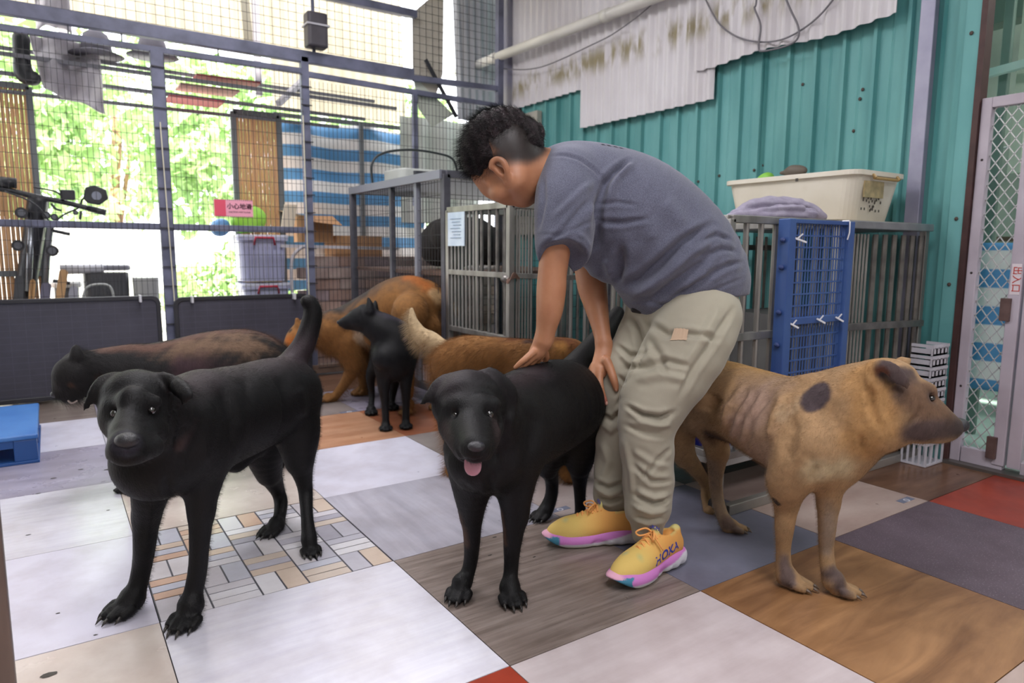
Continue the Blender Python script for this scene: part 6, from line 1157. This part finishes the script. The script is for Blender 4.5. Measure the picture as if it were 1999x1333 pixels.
# far arm
B.chain([(1.2233, -0.6481, 1.0269, 0.0699), (1.2394, -0.6545, 0.9406, 0.0576), (1.2444, -0.6645, 0.8612, 0.0481), (1.2416, -0.6887, 0.7742, 0.0455), (1.2413, -0.7094, 0.7195, 0.0381), (1.235, -0.7392, 0.6586, 0.0291), (1.2265, -0.7662, 0.6065, 0.0249)], .02)
B.chain([(1.2237, -0.7719, 0.5964, 0.0249), (1.213, -0.7823, 0.5625, 0.0294), (1.1992, -0.7892, 0.5381, 0.0293), (1.1922, -0.7928, 0.5237, 0.0246)], .012, (.557,.83,-.1), .7)
for c in ([(1.1806, -0.7826, 0.539, 0.0123), (1.1625, -0.7879, 0.5059, 0.0115), (1.1569, -0.7949, 0.4765, 0.0107), (1.1554, -0.804, 0.4519, 0.0096), (1.1579, -0.813, 0.4283, 0.0073)], [(1.1861, -0.7997, 0.5315, 0.0122), (1.1757, -0.8098, 0.5, 0.0119), (1.1708, -0.8227, 0.4748, 0.0109), (1.174, -0.8308, 0.4527, 0.0098), (1.1782, -0.8377, 0.4349, 0.0076)], [(1.1971, -0.7707, 0.5311, 0.0116), (1.1889, -0.7713, 0.4926, 0.0109), (1.1871, -0.781, 0.4629, 0.0098), (1.1885, -0.7915, 0.4409, 0.0077)], [(1.1978, -0.758, 0.5371, 0.0109), (1.1901, -0.7459, 0.5045, 0.01), (1.1853, -0.7472, 0.4766, 0.0088), (1.183, -0.755, 0.4559, 0.007)], [(1.1999, -0.811, 0.5564, 0.0153), (1.2015, -0.8278, 0.5339, 0.0129), (1.2003, -0.843, 0.5101, 0.0121), (1.2018, -0.8506, 0.4911, 0.0106), (1.2031, -0.8539, 0.4762, 0.0078)]): B.chain(c, .005)
V, F = B.nets(None, 2)
C = paint(V, '#ae7a5a', [([(0.8502, -0.7227, 1.1231, 0.0014), (0.8742, -0.7617, 1.1311, 0.0014), (0.9198, -0.7677, 1.1336, 0.0014), (0.9756, -0.7539, 1.1499, 0.0014)], .036, '#2f2320', 1.0, .1), ((0.9306, -0.7152, 1.2034), .122, '#241b1a', .28, .05), ([(0.8543, -0.698, 1.1424, 0.0014), (0.8483, -0.6967, 1.1258, 0.0014)], .03, '#241a1a', .6, .1), ((0.8475, -0.7345, 1.1136), .014, '#a45a45', .9), ([(1.1582, -0.8054, 0.4549, 0.0015), (1.1782, -0.833, 0.4417, 0.0015)], .03, '#a8655a', .9), ((0.8742, -0.7612, 1.0965), .012, '#b26a50', .9), ([(0.863, -0.6881, 1.0892, 0.0014), (0.8594, -0.7205, 1.0996, 0.0014)], .02, '#5a4035', .9, .1)])
body = np_mesh('body', V, F, sk, man, C)
nl = mat('fingernail', '#c99a8a', rough=.3)
for p, d in (((1.1774, -0.8431, 0.4359), .006), ((1.1559, -0.8176, 0.4294), .006), ((1.2011, -0.8582, 0.4786), .007)): MB().ell(p, (d*.7, .002, d), 10, 8).build('fingernail', nl, man, smooth=True)
# hair
hm_ = mat('dark_hair', '#191214', '#33252a', rough=.45, scale=60, stretch=(1, 1, 1), bmp=.6, bscale=220, spec=.4)
B = Body(.0045)
B.chain([(0.9628, -0.7031, 1.1856, 0.063), (0.9296, -0.6781, 1.2029, 0.0716), (0.8913, -0.6662, 1.193, 0.0741), (0.8614, -0.6516, 1.1593, 0.057), (0.8465, -0.6398, 1.1318, 0.0386), (0.8378, -0.6315, 1.1098, 0.0215)], .02); B.chain([(0.8508, -0.6957, 1.1424, 0.0363), (0.8475, -0.6736, 1.1145, 0.0282), (0.843, -0.6614, 1.0961, 0.0156)], .015); B.chain([(0.9187, -0.6141, 1.178, 0.0662), (0.88, -0.6063, 1.1404, 0.041)], .02); B.chain([(0.9984, -0.6923, 1.1743, 0.0378), (0.9823, -0.6901, 1.1973, 0.0492)], .02)
B.chain([(0.8419, -0.7072, 1.1242, 0.0139), (0.8429, -0.7105, 1.1077, 0.0083)], .008)
B.chain([(0.89, -0.7744, 1.0801, 0.0356), (0.8679, -0.7583, 1.0884, 0.0301)], .008, cut=True); B.chain([(0.9745, -0.7625, 1.0912, 0.0592), (0.9196, -0.775, 1.087, 0.0497)], .008, cut=True)
V, F = B.nets(lambda X, Y, Z, D: D+.0035*np.sin(95*X+20*Z)*np.sin(90*Y-60*Z)+.002*np.sin(210*X-140*Y+90*Z), 1)
hair = np_mesh('hair', V, F, hm_, man, np.tile(np.array(srgb('#1d1517')), (len(V), 1)))
fur(hair, 16000, .0075, (-.5, -.1, -.25), .0004, 9, .3, .4)
# eyelash / brow hint
MB().tube([(0.8534, -0.6791, 1.0674), (0.8545, -0.6906, 1.0609), (0.8611, -0.6959, 1.0553)], .003, 6).build('eyebrow', hm_, man, smooth=True)

# t-shirt
shm, nt, b = new_mat('heather_grey_cotton'); n = noise(nt, 420, 2, .7); n2 = noise(nt, 6, 4)
mx = nt.nodes.new('ShaderNodeMix'); mx.data_type = 'RGBA'; mx.blend_type = 'MULTIPLY'; mx.inputs[0].default_value = .6
nt.links.new(ramp(nt, n.outputs[0], [(.35, '#4d4f60'), (.65, '#696b7e')]), mx.inputs[6]); nt.links.new(ramp(nt, n2.outputs[0], [(.3, '#e0e0e0'), (.7, '#ffffff')]), mx.inputs[7]); nt.links.new(mx.outputs[2], b.inputs['Base Color']); b.inputs['Roughness'].default_value = .9; b.inputs['Sheen Weight'].default_value = .2
bump(nt, b, n.outputs[0], .25, .002)
B = Body(.0050)
B.chain([(1.0705, -0.7177, 1.0905, 0.0857), (1.1163, -0.7501, 1.0799, 0.1123), (1.1832, -0.8011, 1.0413, 0.1404), (1.2688, -0.8501, 0.98, 0.1682), (1.3649, -0.8979, 0.894, 0.1703), (1.4293, -0.9354, 0.8154, 0.1518), (1.4549, -0.9538, 0.7698, 0.1278)], .03)
B.chain([(1.3124, -0.8727, 0.8315, 0.1206), (1.3601, -0.8902, 0.7704, 0.1096), (1.4215, -0.935, 0.7473, 0.1096)], .03); B.chain([(1.3193, -0.8507, 0.7702, 0.0704), (1.3583, -0.8926, 0.7478, 0.0852)], .03)
B.chain([(1.0626, -0.7986, 1.0829, 0.0855), (1.0266, -0.8264, 1.0239, 0.0854), (1.0136, -0.8388, 0.9679, 0.0835), (1.0022, -0.8494, 0.892, 0.0777)], .022)
B.chain([(1.1881, -0.6784, 1.0698, 0.0931), (1.2137, -0.6602, 0.9871, 0.0854), (1.2231, -0.6547, 0.9089, 0.0766)], .03); B.chain([(1.1803, -0.7842, 0.9071, 0.084), (1.2152, -0.7905, 0.8621, 0.0727)], .03)
B.chain([(0.9517, -0.9144, 0.8056, 0.1042), (0.9479, -0.9151, 0.7857, 0.1123)], .002, cut=True); B.chain([(1.0153, -0.7794, 0.7778, 0.0869), (1.0228, -0.7936, 0.7203, 0.1158)], .002, cut=True)
B.chain([(1.2384, -0.6275, 0.7639, 0.0947), (1.2333, -0.6344, 0.6991, 0.1143)], .002, cut=True)
B.chain([(0.9223, -0.701, 1.1051, 0.0912), (0.9745, -0.7007, 1.0983, 0.0767)], .004, cut=True)
folds = [([(1.1934, -0.8859, 0.7818, 0.0131), (1.2071, -0.929, 0.7973, 0.0143), (1.2286, -0.9849, 0.8419, 0.014), (1.282, -1.0172, 0.9013, 0.0126), (1.4003, -1.0103, 0.9474, 0.0087)], -.013), ([(1.2245, -0.8598, 1.1129, 0.0073), (1.1558, -0.8847, 1.0871, 0.0085), (1.1174, -0.8823, 1.0551, 0.0098), (1.1021, -0.8755, 0.9959, 0.0098), (1.0981, -0.8751, 0.9056, 0.0099)], -.012), ([(1.117, -0.8614, 1.0706, 0.0071), (1.0708, -0.8779, 1.0017, 0.0083), (1.0004, -0.856, 0.9193, 0.0069), (0.9456, -0.8257, 0.8786, 0.0055)], -.005),
  ([(1.1704, -0.8894, 0.8914, 0.0129), (1.1683, -0.8971, 0.8346, 0.0129), (1.1842, -0.8658, 0.793, 0.0102)], -.010), ([(1.1349, -0.8701, 0.8632, 0.0115), (1.157, -0.8675, 0.8199, 0.0116)], .007), ([(1.2135, -0.9027, 0.7615, 0.0131), (1.2352, -0.9605, 0.7947, 0.0157), (1.2758, -1.0155, 0.8485, 0.014), (1.3842, -1.0185, 0.9043, 0.0101)], .009), ([(1.2439, -0.9277, 0.7324, 0.0087), (1.2709, -0.9751, 0.777, 0.01), (1.3266, -1.0166, 0.8266, 0.0086), (1.422, -1.0242, 0.8755, 0.0073)], -.007), ([(1.2955, -0.9721, 0.7471, 0.0072), (1.3436, -1.0212, 0.7935, 0.0086), (1.4388, -1.0303, 0.8319, 0.0073), (1.5011, -1.0339, 0.8426, 0.0059)], -.006), ([(1.3066, -0.999, 0.7767, 0.0086), (1.3694, -1.0344, 0.8189, 0.0086)], .005),
  ([(1.3101, -1.0197, 0.8901, 0.0071), (1.4051, -1.0185, 0.9158, 0.0072), (1.4649, -1.024, 0.9044, 0.0059)], -.005), ([(1.3132, -1.0274, 0.8551, 0.0071), (1.4141, -1.0306, 0.8784, 0.0072), (1.4828, -1.029, 0.8722, 0.0059)], -.0045), ([(1.1015, -0.8811, 0.9583, 0.007), (1.143, -0.9221, 0.952, 0.007), (1.2016, -0.9601, 0.9599, 0.0056)], -.005), ([(1.1024, -0.875, 1.0001, 0.0056), (1.1356, -0.9086, 1.0047, 0.0056), (1.1813, -0.9407, 0.9961, 0.0042)], -.003), ([(1.2206, -0.8766, 1.1054, 0.0101), (1.1545, -0.8865, 1.0703, 0.0113), (1.1283, -0.8919, 1.0027, 0.0112)], .005), ([(1.277, -0.9428, 1.0043, 0.0229), (1.3113, -0.9893, 0.9327, 0.02)], .004),
  ([(1.0154, -0.7714, 1.1314, 0.005), (1.0295, -0.8175, 1.13, 0.0049), (1.0569, -0.85, 1.1175, 0.0049), (1.0872, -0.8743, 1.0925, 0.0049), (1.1124, -0.8837, 1.063, 0.0049)], -.0028), ([(0.9452, -0.8193, 0.917, 0.0041), (0.9701, -0.8726, 0.9161, 0.0041), (1.0232, -0.893, 0.935, 0.0041), (1.0789, -0.8903, 0.9576, 0.0042)], -.0018), ([(0.9786, -0.7926, 1.0723, 0.007), (0.9633, -0.8179, 1.0018, 0.0069), (0.9465, -0.8176, 0.9334, 0.0055)], -.004), ([(0.9803, -0.8481, 0.9601, 0.0082), (1.0239, -0.8698, 1.0075, 0.0096), (1.0685, -0.8798, 1.0558, 0.0069)], .004),
  ([(1.2206, -0.8748, 0.7377, 0.0044), (1.2675, -0.9796, 0.7344, 0.0043), (1.381, -1.0267, 0.7637, 0.0043), (1.5269, -1.0336, 0.8005, 0.0045)], -.002), ([(1.0788, -0.8256, 0.9063, 0.0115), (1.1254, -0.8152, 0.8631, 0.0117)], .005), ([(1.2161, -0.9665, 0.9046, 0.0196), (1.2016, -0.9601, 0.9599, 0.0167)], .003)]
hemn = np.cross(np.array((1.5599, -1.0215, 0.7871))-np.array((1.2608, -0.8327, 0.7138)), np.array([.557, .83, -.13])); hemn /= np.linalg.norm(hemn); hemp = np.array((1.4068, -0.9293, 0.7218))
if hemn[2] < 0: hemn = -hemn
def shirt_fn(X, Y, Z, D):
    s = (X-hemp[0])*hemn[0]+(Y-hemp[1])*hemn[1]+(Z-hemp[2])*hemn[2]
    u = X*.83-Y*.557; v = Z
    wr = .0022*np.sin(58*u+90*v+6*np.sin(9*Y))*np.clip((.55-v)*0+ (1.30-v-u*.25)*1.2, .15, 1)
    wr = wr+.0015*np.sin(140*u-60*v+30*Y)*np.clip(1-abs(s-.12)*5, 0, 1)
    D = D+wr
    near = (X > .62+0*Y)  # hem plane only trims the trunk end
    return np.where(u > .75, np.maximum(D, -(s+.006*np.sin(40*Y))), D)
V, F = B.nets(shirt_fn, 2); V = emboss(V, F, [(c, 1.45*q) for c, q in folds], (.70, .74, -.15))
shirt = np_mesh('t_shirt', V, F, shm, man)
def wrap(o, target, off=.0012):
    q = o.modifiers.new('wrap', 'SHRINKWRAP'); q.target = target; q.wrap_method = 'NEAREST_SURFACEPOINT'; q.wrap_mode = 'ABOVE_SURFACE'; q.offset = off
seam = mat('shirt_seam', '#54566a', rough=.9)
for c in ([(1.0118, -0.7667, 1.1455), (0.9842, -0.7897, 1.1137), (1.0125, -0.8054, 1.1343), (1.0458, -0.8417, 1.1231), (1.0836, -0.8721, 1.0911), (1.1105, -0.8816, 1.0686)],):
    o = MB().tube(catmull(c[2:], 6), .0016, 6).build('seam', seam, man, smooth=True)
ink = mat('print_ink', '#23232c', rough=.8)
st_ = MB(); px0 = np.array((1.1385, -0.8243, 1.1645)); px1 = np.array((1.1889, -0.8595, 1.1556)); dv = (px1-px0)
for q in range(4):
    c0 = px0+dv*(q/4+(.06 if q > 1 else 0)); w = dv*.17
    for (a0, a1, z0, z1) in ((0, 1, .006, .006), (.1, .9, 0, .002), (.45, .5, .01, -.006), (.1, .35, -.002, -.007), (.6, .95, -.001, -.007)): st_.bar(Vector(c0+w*a0)+Vector((0, -.01, z0)), Vector(c0+w*a1)+Vector((0, -.01, z1)), .0016, .0016)
o = st_.build('shirt_print', ink, man); o['kind'] = 'stuff'; wrap(o, shirt, .001)
# crumpled knot of cloth showing under the near sleeve
B = Body(.003, .01)
B.chain([(1.0641, -0.8117, 0.9319, 0.0115), (1.0773, -0.8228, 0.9176, 0.0129), (1.0859, -0.8304, 0.9062, 0.01)], .01); B.chain([(1.0737, -0.8091, 0.9122, 0.0086), (1.0808, -0.8229, 0.9318, 0.0086), (1.0929, -0.8305, 0.9346, 0.0057)], .008)
V, F = B.nets(); np_mesh('shirt_front_print', V, F, mat('dusty_print', '#8d7a72', '#4a3b3f', rough=.9, scale=60), man)

# trousers
pm_, nt, b = new_mat('khaki_cotton'); n = noise(nt, 5, 4); nt.links.new(ramp(nt, n.outputs[0], [(.3, '#8f897a'), (.7, '#a39d8c')]), b.inputs['Base Color']); b.inputs['Roughness'].default_value = .85; b.inputs['Sheen Weight'].default_value = .15
bump(nt, b, noise(nt, 500, 2, .6, stretch=(1, 1, .4)).outputs[0], .15, .002)
B = Body(.0048)
B.chain([(1.3813, -0.8756, 0.7228, 0.1112), (1.4267, -0.9349, 0.7319, 0.1251)], .03)
B.chain([(1.3967, -0.988, 0.6916, 0.1188), (1.3314, -1.0049, 0.6163, 0.1164), (1.269, -1.0001, 0.5365, 0.108), (1.2151, -0.994, 0.463, 0.0943), (1.1896, -0.9959, 0.3822, 0.0784), (1.1941, -0.9997, 0.3014, 0.0731), (1.2014, -0.9986, 0.2253, 0.0708), (1.2026, -0.997, 0.1644, 0.0653), (1.2068, -0.994, 0.1246, 0.0525), (1.2077, -0.994, 0.0908, 0.0453)], .03)
B.chain([(1.3917, -0.8419, 0.6731, 0.1102), (1.3437, -0.8222, 0.5954, 0.0944), (1.2908, -0.8123, 0.5116, 0.0862), (1.2646, -0.8084, 0.4263, 0.0768), (1.2587, -0.8076, 0.3306, 0.0708), (1.256, -0.8079, 0.2418, 0.068), (1.2458, -0.8111, 0.1791, 0.0648), (1.2414, -0.8099, 0.1303, 0.0586), (1.2396, -0.8079, 0.0971, 0.0445), (1.2436, -0.8086, 0.0716, 0.043)], .03)
pf = [([(1.2187, -1.0653, 0.4499, 0.0069), (1.1765, -1.0573, 0.4372, 0.0083), (1.1372, -1.0296, 0.4456, 0.0069), (1.1149, -0.9934, 0.4644, 0.0056)], -.012), ([(1.2153, -1.062, 0.4184, 0.0084), (1.1708, -1.0447, 0.4156, 0.0097), (1.1326, -1.0056, 0.4245, 0.0084)], .007), ([(1.1952, -1.0597, 0.3867, 0.0069), (1.146, -1.0317, 0.3938, 0.0069), (1.1143, -0.9892, 0.4123, 0.0056)], -.005), ([(1.1456, -0.9381, 0.5592, 0.0086), (1.1589, -1.0176, 0.5731, 0.0097), (1.189, -1.0591, 0.5923, 0.0082), (1.2616, -1.0748, 0.5707, 0.0069)], -.008), ([(1.1585, -0.9761, 0.5274, 0.0099), (1.1892, -1.0415, 0.5509, 0.011), (1.2531, -1.0747, 0.535, 0.0083)], .006), ([(1.2542, -0.9187, 0.6799, 0.0088), (1.2313, -1.0168, 0.654, 0.0098), (1.2667, -1.076, 0.66, 0.0083), (1.3786, -1.0702, 0.6341, 0.0072)], -.008), ([(1.2286, -0.9313, 0.6459, 0.0102), (1.2094, -1.011, 0.5985, 0.0098), (1.2078, -1.0426, 0.5463, 0.0083)], -.006),
  ([(1.4397, -1.0614, 0.7166, 0.0073), (1.343, -1.0821, 0.6381, 0.0085), (1.2704, -1.0764, 0.5588, 0.0084), (1.2435, -1.0576, 0.4879, 0.007)], -.008), ([(1.3854, -1.061, 0.7193, 0.01), (1.2981, -1.0759, 0.6408, 0.0112), (1.2446, -1.0629, 0.5736, 0.0097)], .006), ([(1.2261, -1.0552, 0.2027, 0.0057), (1.1755, -1.0466, 0.1961, 0.007), (1.1373, -1.0058, 0.2153, 0.0057)], -.009), ([(1.2213, -1.0555, 0.2186, 0.0071), (1.1733, -1.0482, 0.2146, 0.007), (1.1411, -1.0115, 0.2338, 0.0071)], .005), ([(1.2216, -1.0509, 0.1727, 0.0071), (1.1677, -1.0454, 0.1711, 0.0084), (1.1362, -1.0038, 0.1854, 0.0071)], .007), ([(1.2173, -1.0463, 0.1454, 0.0057), (1.167, -1.037, 0.1449, 0.0057), (1.1453, -1.0033, 0.1506, 0.0057)], -.007), ([(1.2289, -1.0547, 0.2551, 0.0057), (1.1638, -1.0466, 0.2611, 0.007), (1.1334, -1.0079, 0.2998, 0.0056)], -.007), ([(1.2199, -1.0543, 0.2962, 0.0071), (1.1678, -1.0411, 0.3123, 0.0084), (1.1275, -1.0089, 0.3444, 0.007)], .004), ([(1.2188, -1.0574, 0.3479, 0.0056), (1.1825, -1.055, 0.3247, 0.007), (1.1481, -1.0233, 0.2649, 0.0056)], -.005), ([(1.1106, -0.9942, 0.3653, 0.007), (1.1327, -0.9991, 0.2758, 0.0071), (1.1454, -0.9934, 0.2129, 0.0057)], .004),
  ([(1.1674, -0.8057, 0.1881, 0.0062), (1.1777, -0.8566, 0.1783, 0.0076), (1.2408, -0.8661, 0.1939, 0.0062)], -.009), ([(1.1685, -0.8094, 0.1696, 0.0078), (1.1858, -0.8592, 0.1583, 0.0092), (1.2458, -0.8613, 0.1691, 0.0078)], .006), ([(1.1723, -0.8173, 0.1357, 0.0062), (1.1842, -0.8615, 0.1371, 0.0076), (1.24, -0.8613, 0.1445, 0.0062)], -.007), ([(1.1881, -0.7855, 0.4003, 0.0062), (1.198, -0.8437, 0.3821, 0.0076), (1.2516, -0.8493, 0.4196, 0.0061)], -.007), ([(1.1882, -0.7906, 0.3695, 0.0078), (1.1943, -0.846, 0.3519, 0.0091), (1.2442, -0.8517, 0.3739, 0.0077)], .004), ([(1.2539, -0.7982, 0.5968, 0.0062), (1.2559, -0.8521, 0.5719, 0.0076), (1.2966, -0.879, 0.5746, 0.0061)], -.007), ([(1.2539, -0.8145, 0.5706, 0.0077), (1.254, -0.8547, 0.5478, 0.0076), (1.2781, -0.8837, 0.5432, 0.0076)], .005), ([(1.2629, -0.8375, 0.6926, 0.0076), (1.267, -0.8709, 0.6525, 0.009), (1.2736, -0.8873, 0.5777, 0.009), (1.251, -0.8771, 0.4713, 0.0076)], -.009), ([(1.2584, -0.8772, 0.5013, 0.0061), (1.2415, -0.8589, 0.4694, 0.0061), (1.2194, -0.8395, 0.422, 0.0061)], -.006), ([(1.2266, -0.8297, 0.513, 0.0061), (1.2395, -0.8539, 0.492, 0.0061), (1.2619, -0.8801, 0.4982, 0.0061)], -.005), ([(1.1872, -0.8114, 0.3107, 0.0093), (1.1872, -0.8446, 0.2554, 0.0092), (1.1773, -0.8336, 0.2068, 0.0077)], .004)]
def pants_fn(X, Y, Z, D):
    u = X*.83-Y*.557
    D = D+.0016*np.sin(70*Z+30*u+5*np.sin(13*Y))*np.clip(1.3-Z*1.2, .3, 1)
    band = np.clip(1-abs(Z-.118)/.012, 0, 1)
    return D+.0012*np.sin(260*u)*np.where(Z < .135, 1, 0)
V, F = B.nets(pants_fn, 2); V = emboss(V, F, [(c, 1.35*q) for c, q in pf], (.70, .74, -.2))
pants = np_mesh('trousers', V, F, pm_, man)
MB().tube(catmull([(1.1498, -0.997, 0.1326), (1.1684, -1.0282, 0.1298), (1.2166, -1.0415, 0.135)], 5), .0018, 6).build('cuff_seam', mat('khaki_seam', '#8a8475', rough=.9), man, smooth=True)
lab = MB().grid(lambda u, v: (.052*u-.026, .026*v-.013, 0), 10, 5).build('leather_patch', mat('patch_tan', '#b39a82', rough=.8), man); lab.data.transform(Matrix.Translation((1.2182, -1.0731, 0.6645)) @ Matrix.Rotation(-.59, 4, 'Z') @ Matrix.Rotation(math.pi/2, 4, 'X') @ Matrix.Rotation(-.18, 4, 'Z')); wrap(lab, pants, .002)
blk_ = mat('black_belt', '#1e1d20', rough=.7)
B = Body(.004, .01); B.chain([(1.2602, -0.8573, 0.7093, 0.009), (1.2804, -0.8833, 0.707, 0.0105)], .01); V, F = B.nets(); np_mesh('waistband', V, F, blk_, man)
# socks
sock = mat('black_sock', '#17181f', rough=.9)
B = Body(.004, .01); B.chain([(1.2429, -0.8114, 0.0892, 0.035), (1.2451, -0.8191, 0.0498, 0.0334), (1.2459, -0.8235, 0.0262, 0.0318)], .01); V, F = B.nets(); np_mesh('sock', V, F, sock, man)
B = Body(.004, .01); B.chain([(1.2481, -1.0042, 0.0444, 0.0222), (1.2437, -1.0052, 0.0196, 0.0236)], .01); V, F = B.nets(); np_mesh('sock', V, F, sock, man)

# running shoes: built along +x (toe), then turned and set on the floor
upm, nt, b = new_mat('knit_upper'); at = nt.nodes.new('ShaderNodeAttribute'); at.attribute_name = 'coat'; nt.links.new(at.outputs['Color'], b.inputs['Base Color']); b.inputs['Roughness'].default_value = .8; bump(nt, b, noise(nt, 700, 1).outputs[0], .25, .002)
def mixc(V, base, f):
    C = np.tile(np.array(srgb(base)), (len(V), 1))
    for w, c in f: w = np.clip(w, 0, 1)[:, None]; C = C*(1-w)+np.array(srgb(c))*w
    return C
def shoe(side, M, label):
    x_ = lambda V: V[:, 0]; 
    B = Body(.0034, .01)   # midsole
    B.chain([(-.112, 0, .020, .037), (-.07, 0, .020, .040), (-.02, -.002*side, .020, .037), (.04, .002*side, .019, .048), (.085, .002*side, .021, .047), (.118, -.004*side, .028, .036), (.138, -.006*side, .036, .022)], .01, (0, 0, 1), .62)
    B.chain([(-.118, 0, .036, .030), (-.07, 0, .040, .036), (0, 0, .036, .035), (.06, 0, .030, .040), (.10, 0, .032, .036)], .015, (0, 0, 1), .5)
    B.chain([(-.03, .05, .012, .010), (.0, .046, .016, .006)], .012, cut=True); B.chain([(-.03, -.05, .012, .010), (.0, -.046, .016, .006)], .012, cut=True)
    V, F = B.nets(lambda X, Y, Z, D: np.maximum(D+.0012*np.sin(X*170)*(Z < .02)*(X < .02), .0015+.55*np.maximum(X-.08, 0)**1.5*3-Z+.12*np.maximum(-.1-X, 0)), 2)
    x, y, z = V.T; line = .018+.02*np.clip(-.01-x, 0, .1)/.1*1.2
    C = mixc(V, '#c77cc2', [((line-z)/.003, '#cfced6'), ((.010+.15*np.clip(x-.09, 0, 1)-z)/.003, '#c9c8b8'), ((x-.108)/.005*((z < .040)*1.0)*(abs(y+.01*side) < .05), '#3f7f9a'), (((x-.13)/.01)*(z > .036), '#e0a8c0')])
    s = np_mesh('midsole', V, F, upm, man, C)
    B2 = Body(.0030, .01)  # upper
    B2.chain([(-.108, 0, .055, .029), (-.07, 0, .060, .034), (-.02, 0, .060, .038), (.03, 0, .052, .042), (.075, 0, .044, .042), (.108, -.003*side, .040, .032), (.122, -.004*side, .036, .024)], .012)
    B2.chain([(-.112, 0, .075, .022), (-.116, 0, .098, .015)], .015); B2.chain([(-.08, 0, .080, .031), (-.045, 0, .086, .032), (-.01, 0, .083, .028), (.02, 0, .074, .024)], .015)
    B2.chain([(-.010, 0, .100, .014), (-.022, 0, .118, .013)], .01, (1, 0, .3), .5)
    B2.chain([(-.085, 0, .118, .018), (-.052, 0, .112, .022), (-.038, 0, .118, .014)], .004, cut=True); B2.chain([(-.09, 0, .10, .012), (-.05, 0, .085, .018)], .004, cut=True)
    V, F = B2.nets(lambda X, Y, Z, D: np.maximum(D, .030-Z), 2)
    x, y, z = V.T
    C = mixc(V, '#d6b766', [((.06-x)/.05*.55, '#dda055'), ((z-.098)/.01*(x < -.06), '#c9bd78'), ((z-.112)/.01, '#c9bd78'), ((.05-z)/.02*(x > .02)*.5, '#dcc987'), ((1-np.hypot(x-.072, y-.025*side)/.013)*.6, '#9fae7c'), ((1-np.hypot(x-.088, y+.012*side)/.013)*.6, '#9bab88')])
    u = np_mesh('upper', V, F, upm, man, C)
    lm = mat('orange_laces', '#e6a25c', rough=.8)
    L = []
    for q in range(5):
        x0 = .052-q*.015; zt = .094+q*.006-.002; w = .016+.001*q
        L.append(MB().tube(catmull([(x0, -w, zt-.010), (x0-.002, 0, zt+.001), (x0-.012, w, zt-.008)], 5), .0024, 6).build('lace', lm, man, smooth=True))
        L.append(MB().tube(catmull([(x0, w, zt-.010), (x0-.002, 0, zt+.003), (x0-.012, -w, zt-.008)], 5), .0024, 6).build('lace', lm, man, smooth=True))
    for sg in (1, -1): L.append(MB().tube(catmull([(-.010, 0, .118), (.002, sg*.014, .128), (.022, sg*.030, .118), (.016, sg*.022, .108), (-.006, 0, .117)], 5), .0026, 6).build('lace_bow', lm, man, smooth=True))
    L.append(MB().tube(catmull([(-.010, 0, .118), (.01, .03*side, .112), (.0, .045*side, .085)], 5), .0024, 6).build('lace_end', lm, man, smooth=True))
    navy = mat('navy_print', '#3b3f96', rough=.6)
    t = text('lettering', 'HOKA', .040, (-.030, .050*side, .064), (-side, 0, .16*1), (0, 0, 1), navy, man, ext=.0002, bold=.0012, shear=.15); 
    t.data.transform(Matrix.Identity(4))
    t2 = text('lettering', 'HOKA', .013, (-.016, 0, .130), (0, -1, 0), (-.4, 0, 1), navy, man, ext=.0002, bold=.0004)
    for o in [s, u, t, t2]+L: o.data.transform(M)
    wrap(t, u, .0008)
    return u
def place(toe, heel):
    t, h = Vector(toe), Vector(heel); d = (t-h); d.z = 0; d.normalize(); y = Vector((-d.y, d.x, 0)); c = (t+h)/2; 
    return Matrix(((d.x, y.x, 0, c.x), (d.y, y.y, 0, c.y), (0, 0, 1, 0), (0, 0, 0, 1)))
shoe(-1, place((1.030, -.752, 0), (1.285, -.882, 0)), 'a')
shoe(1, place((1.012, -1.075, 0), (1.295, -1.040, 0)), 'b')
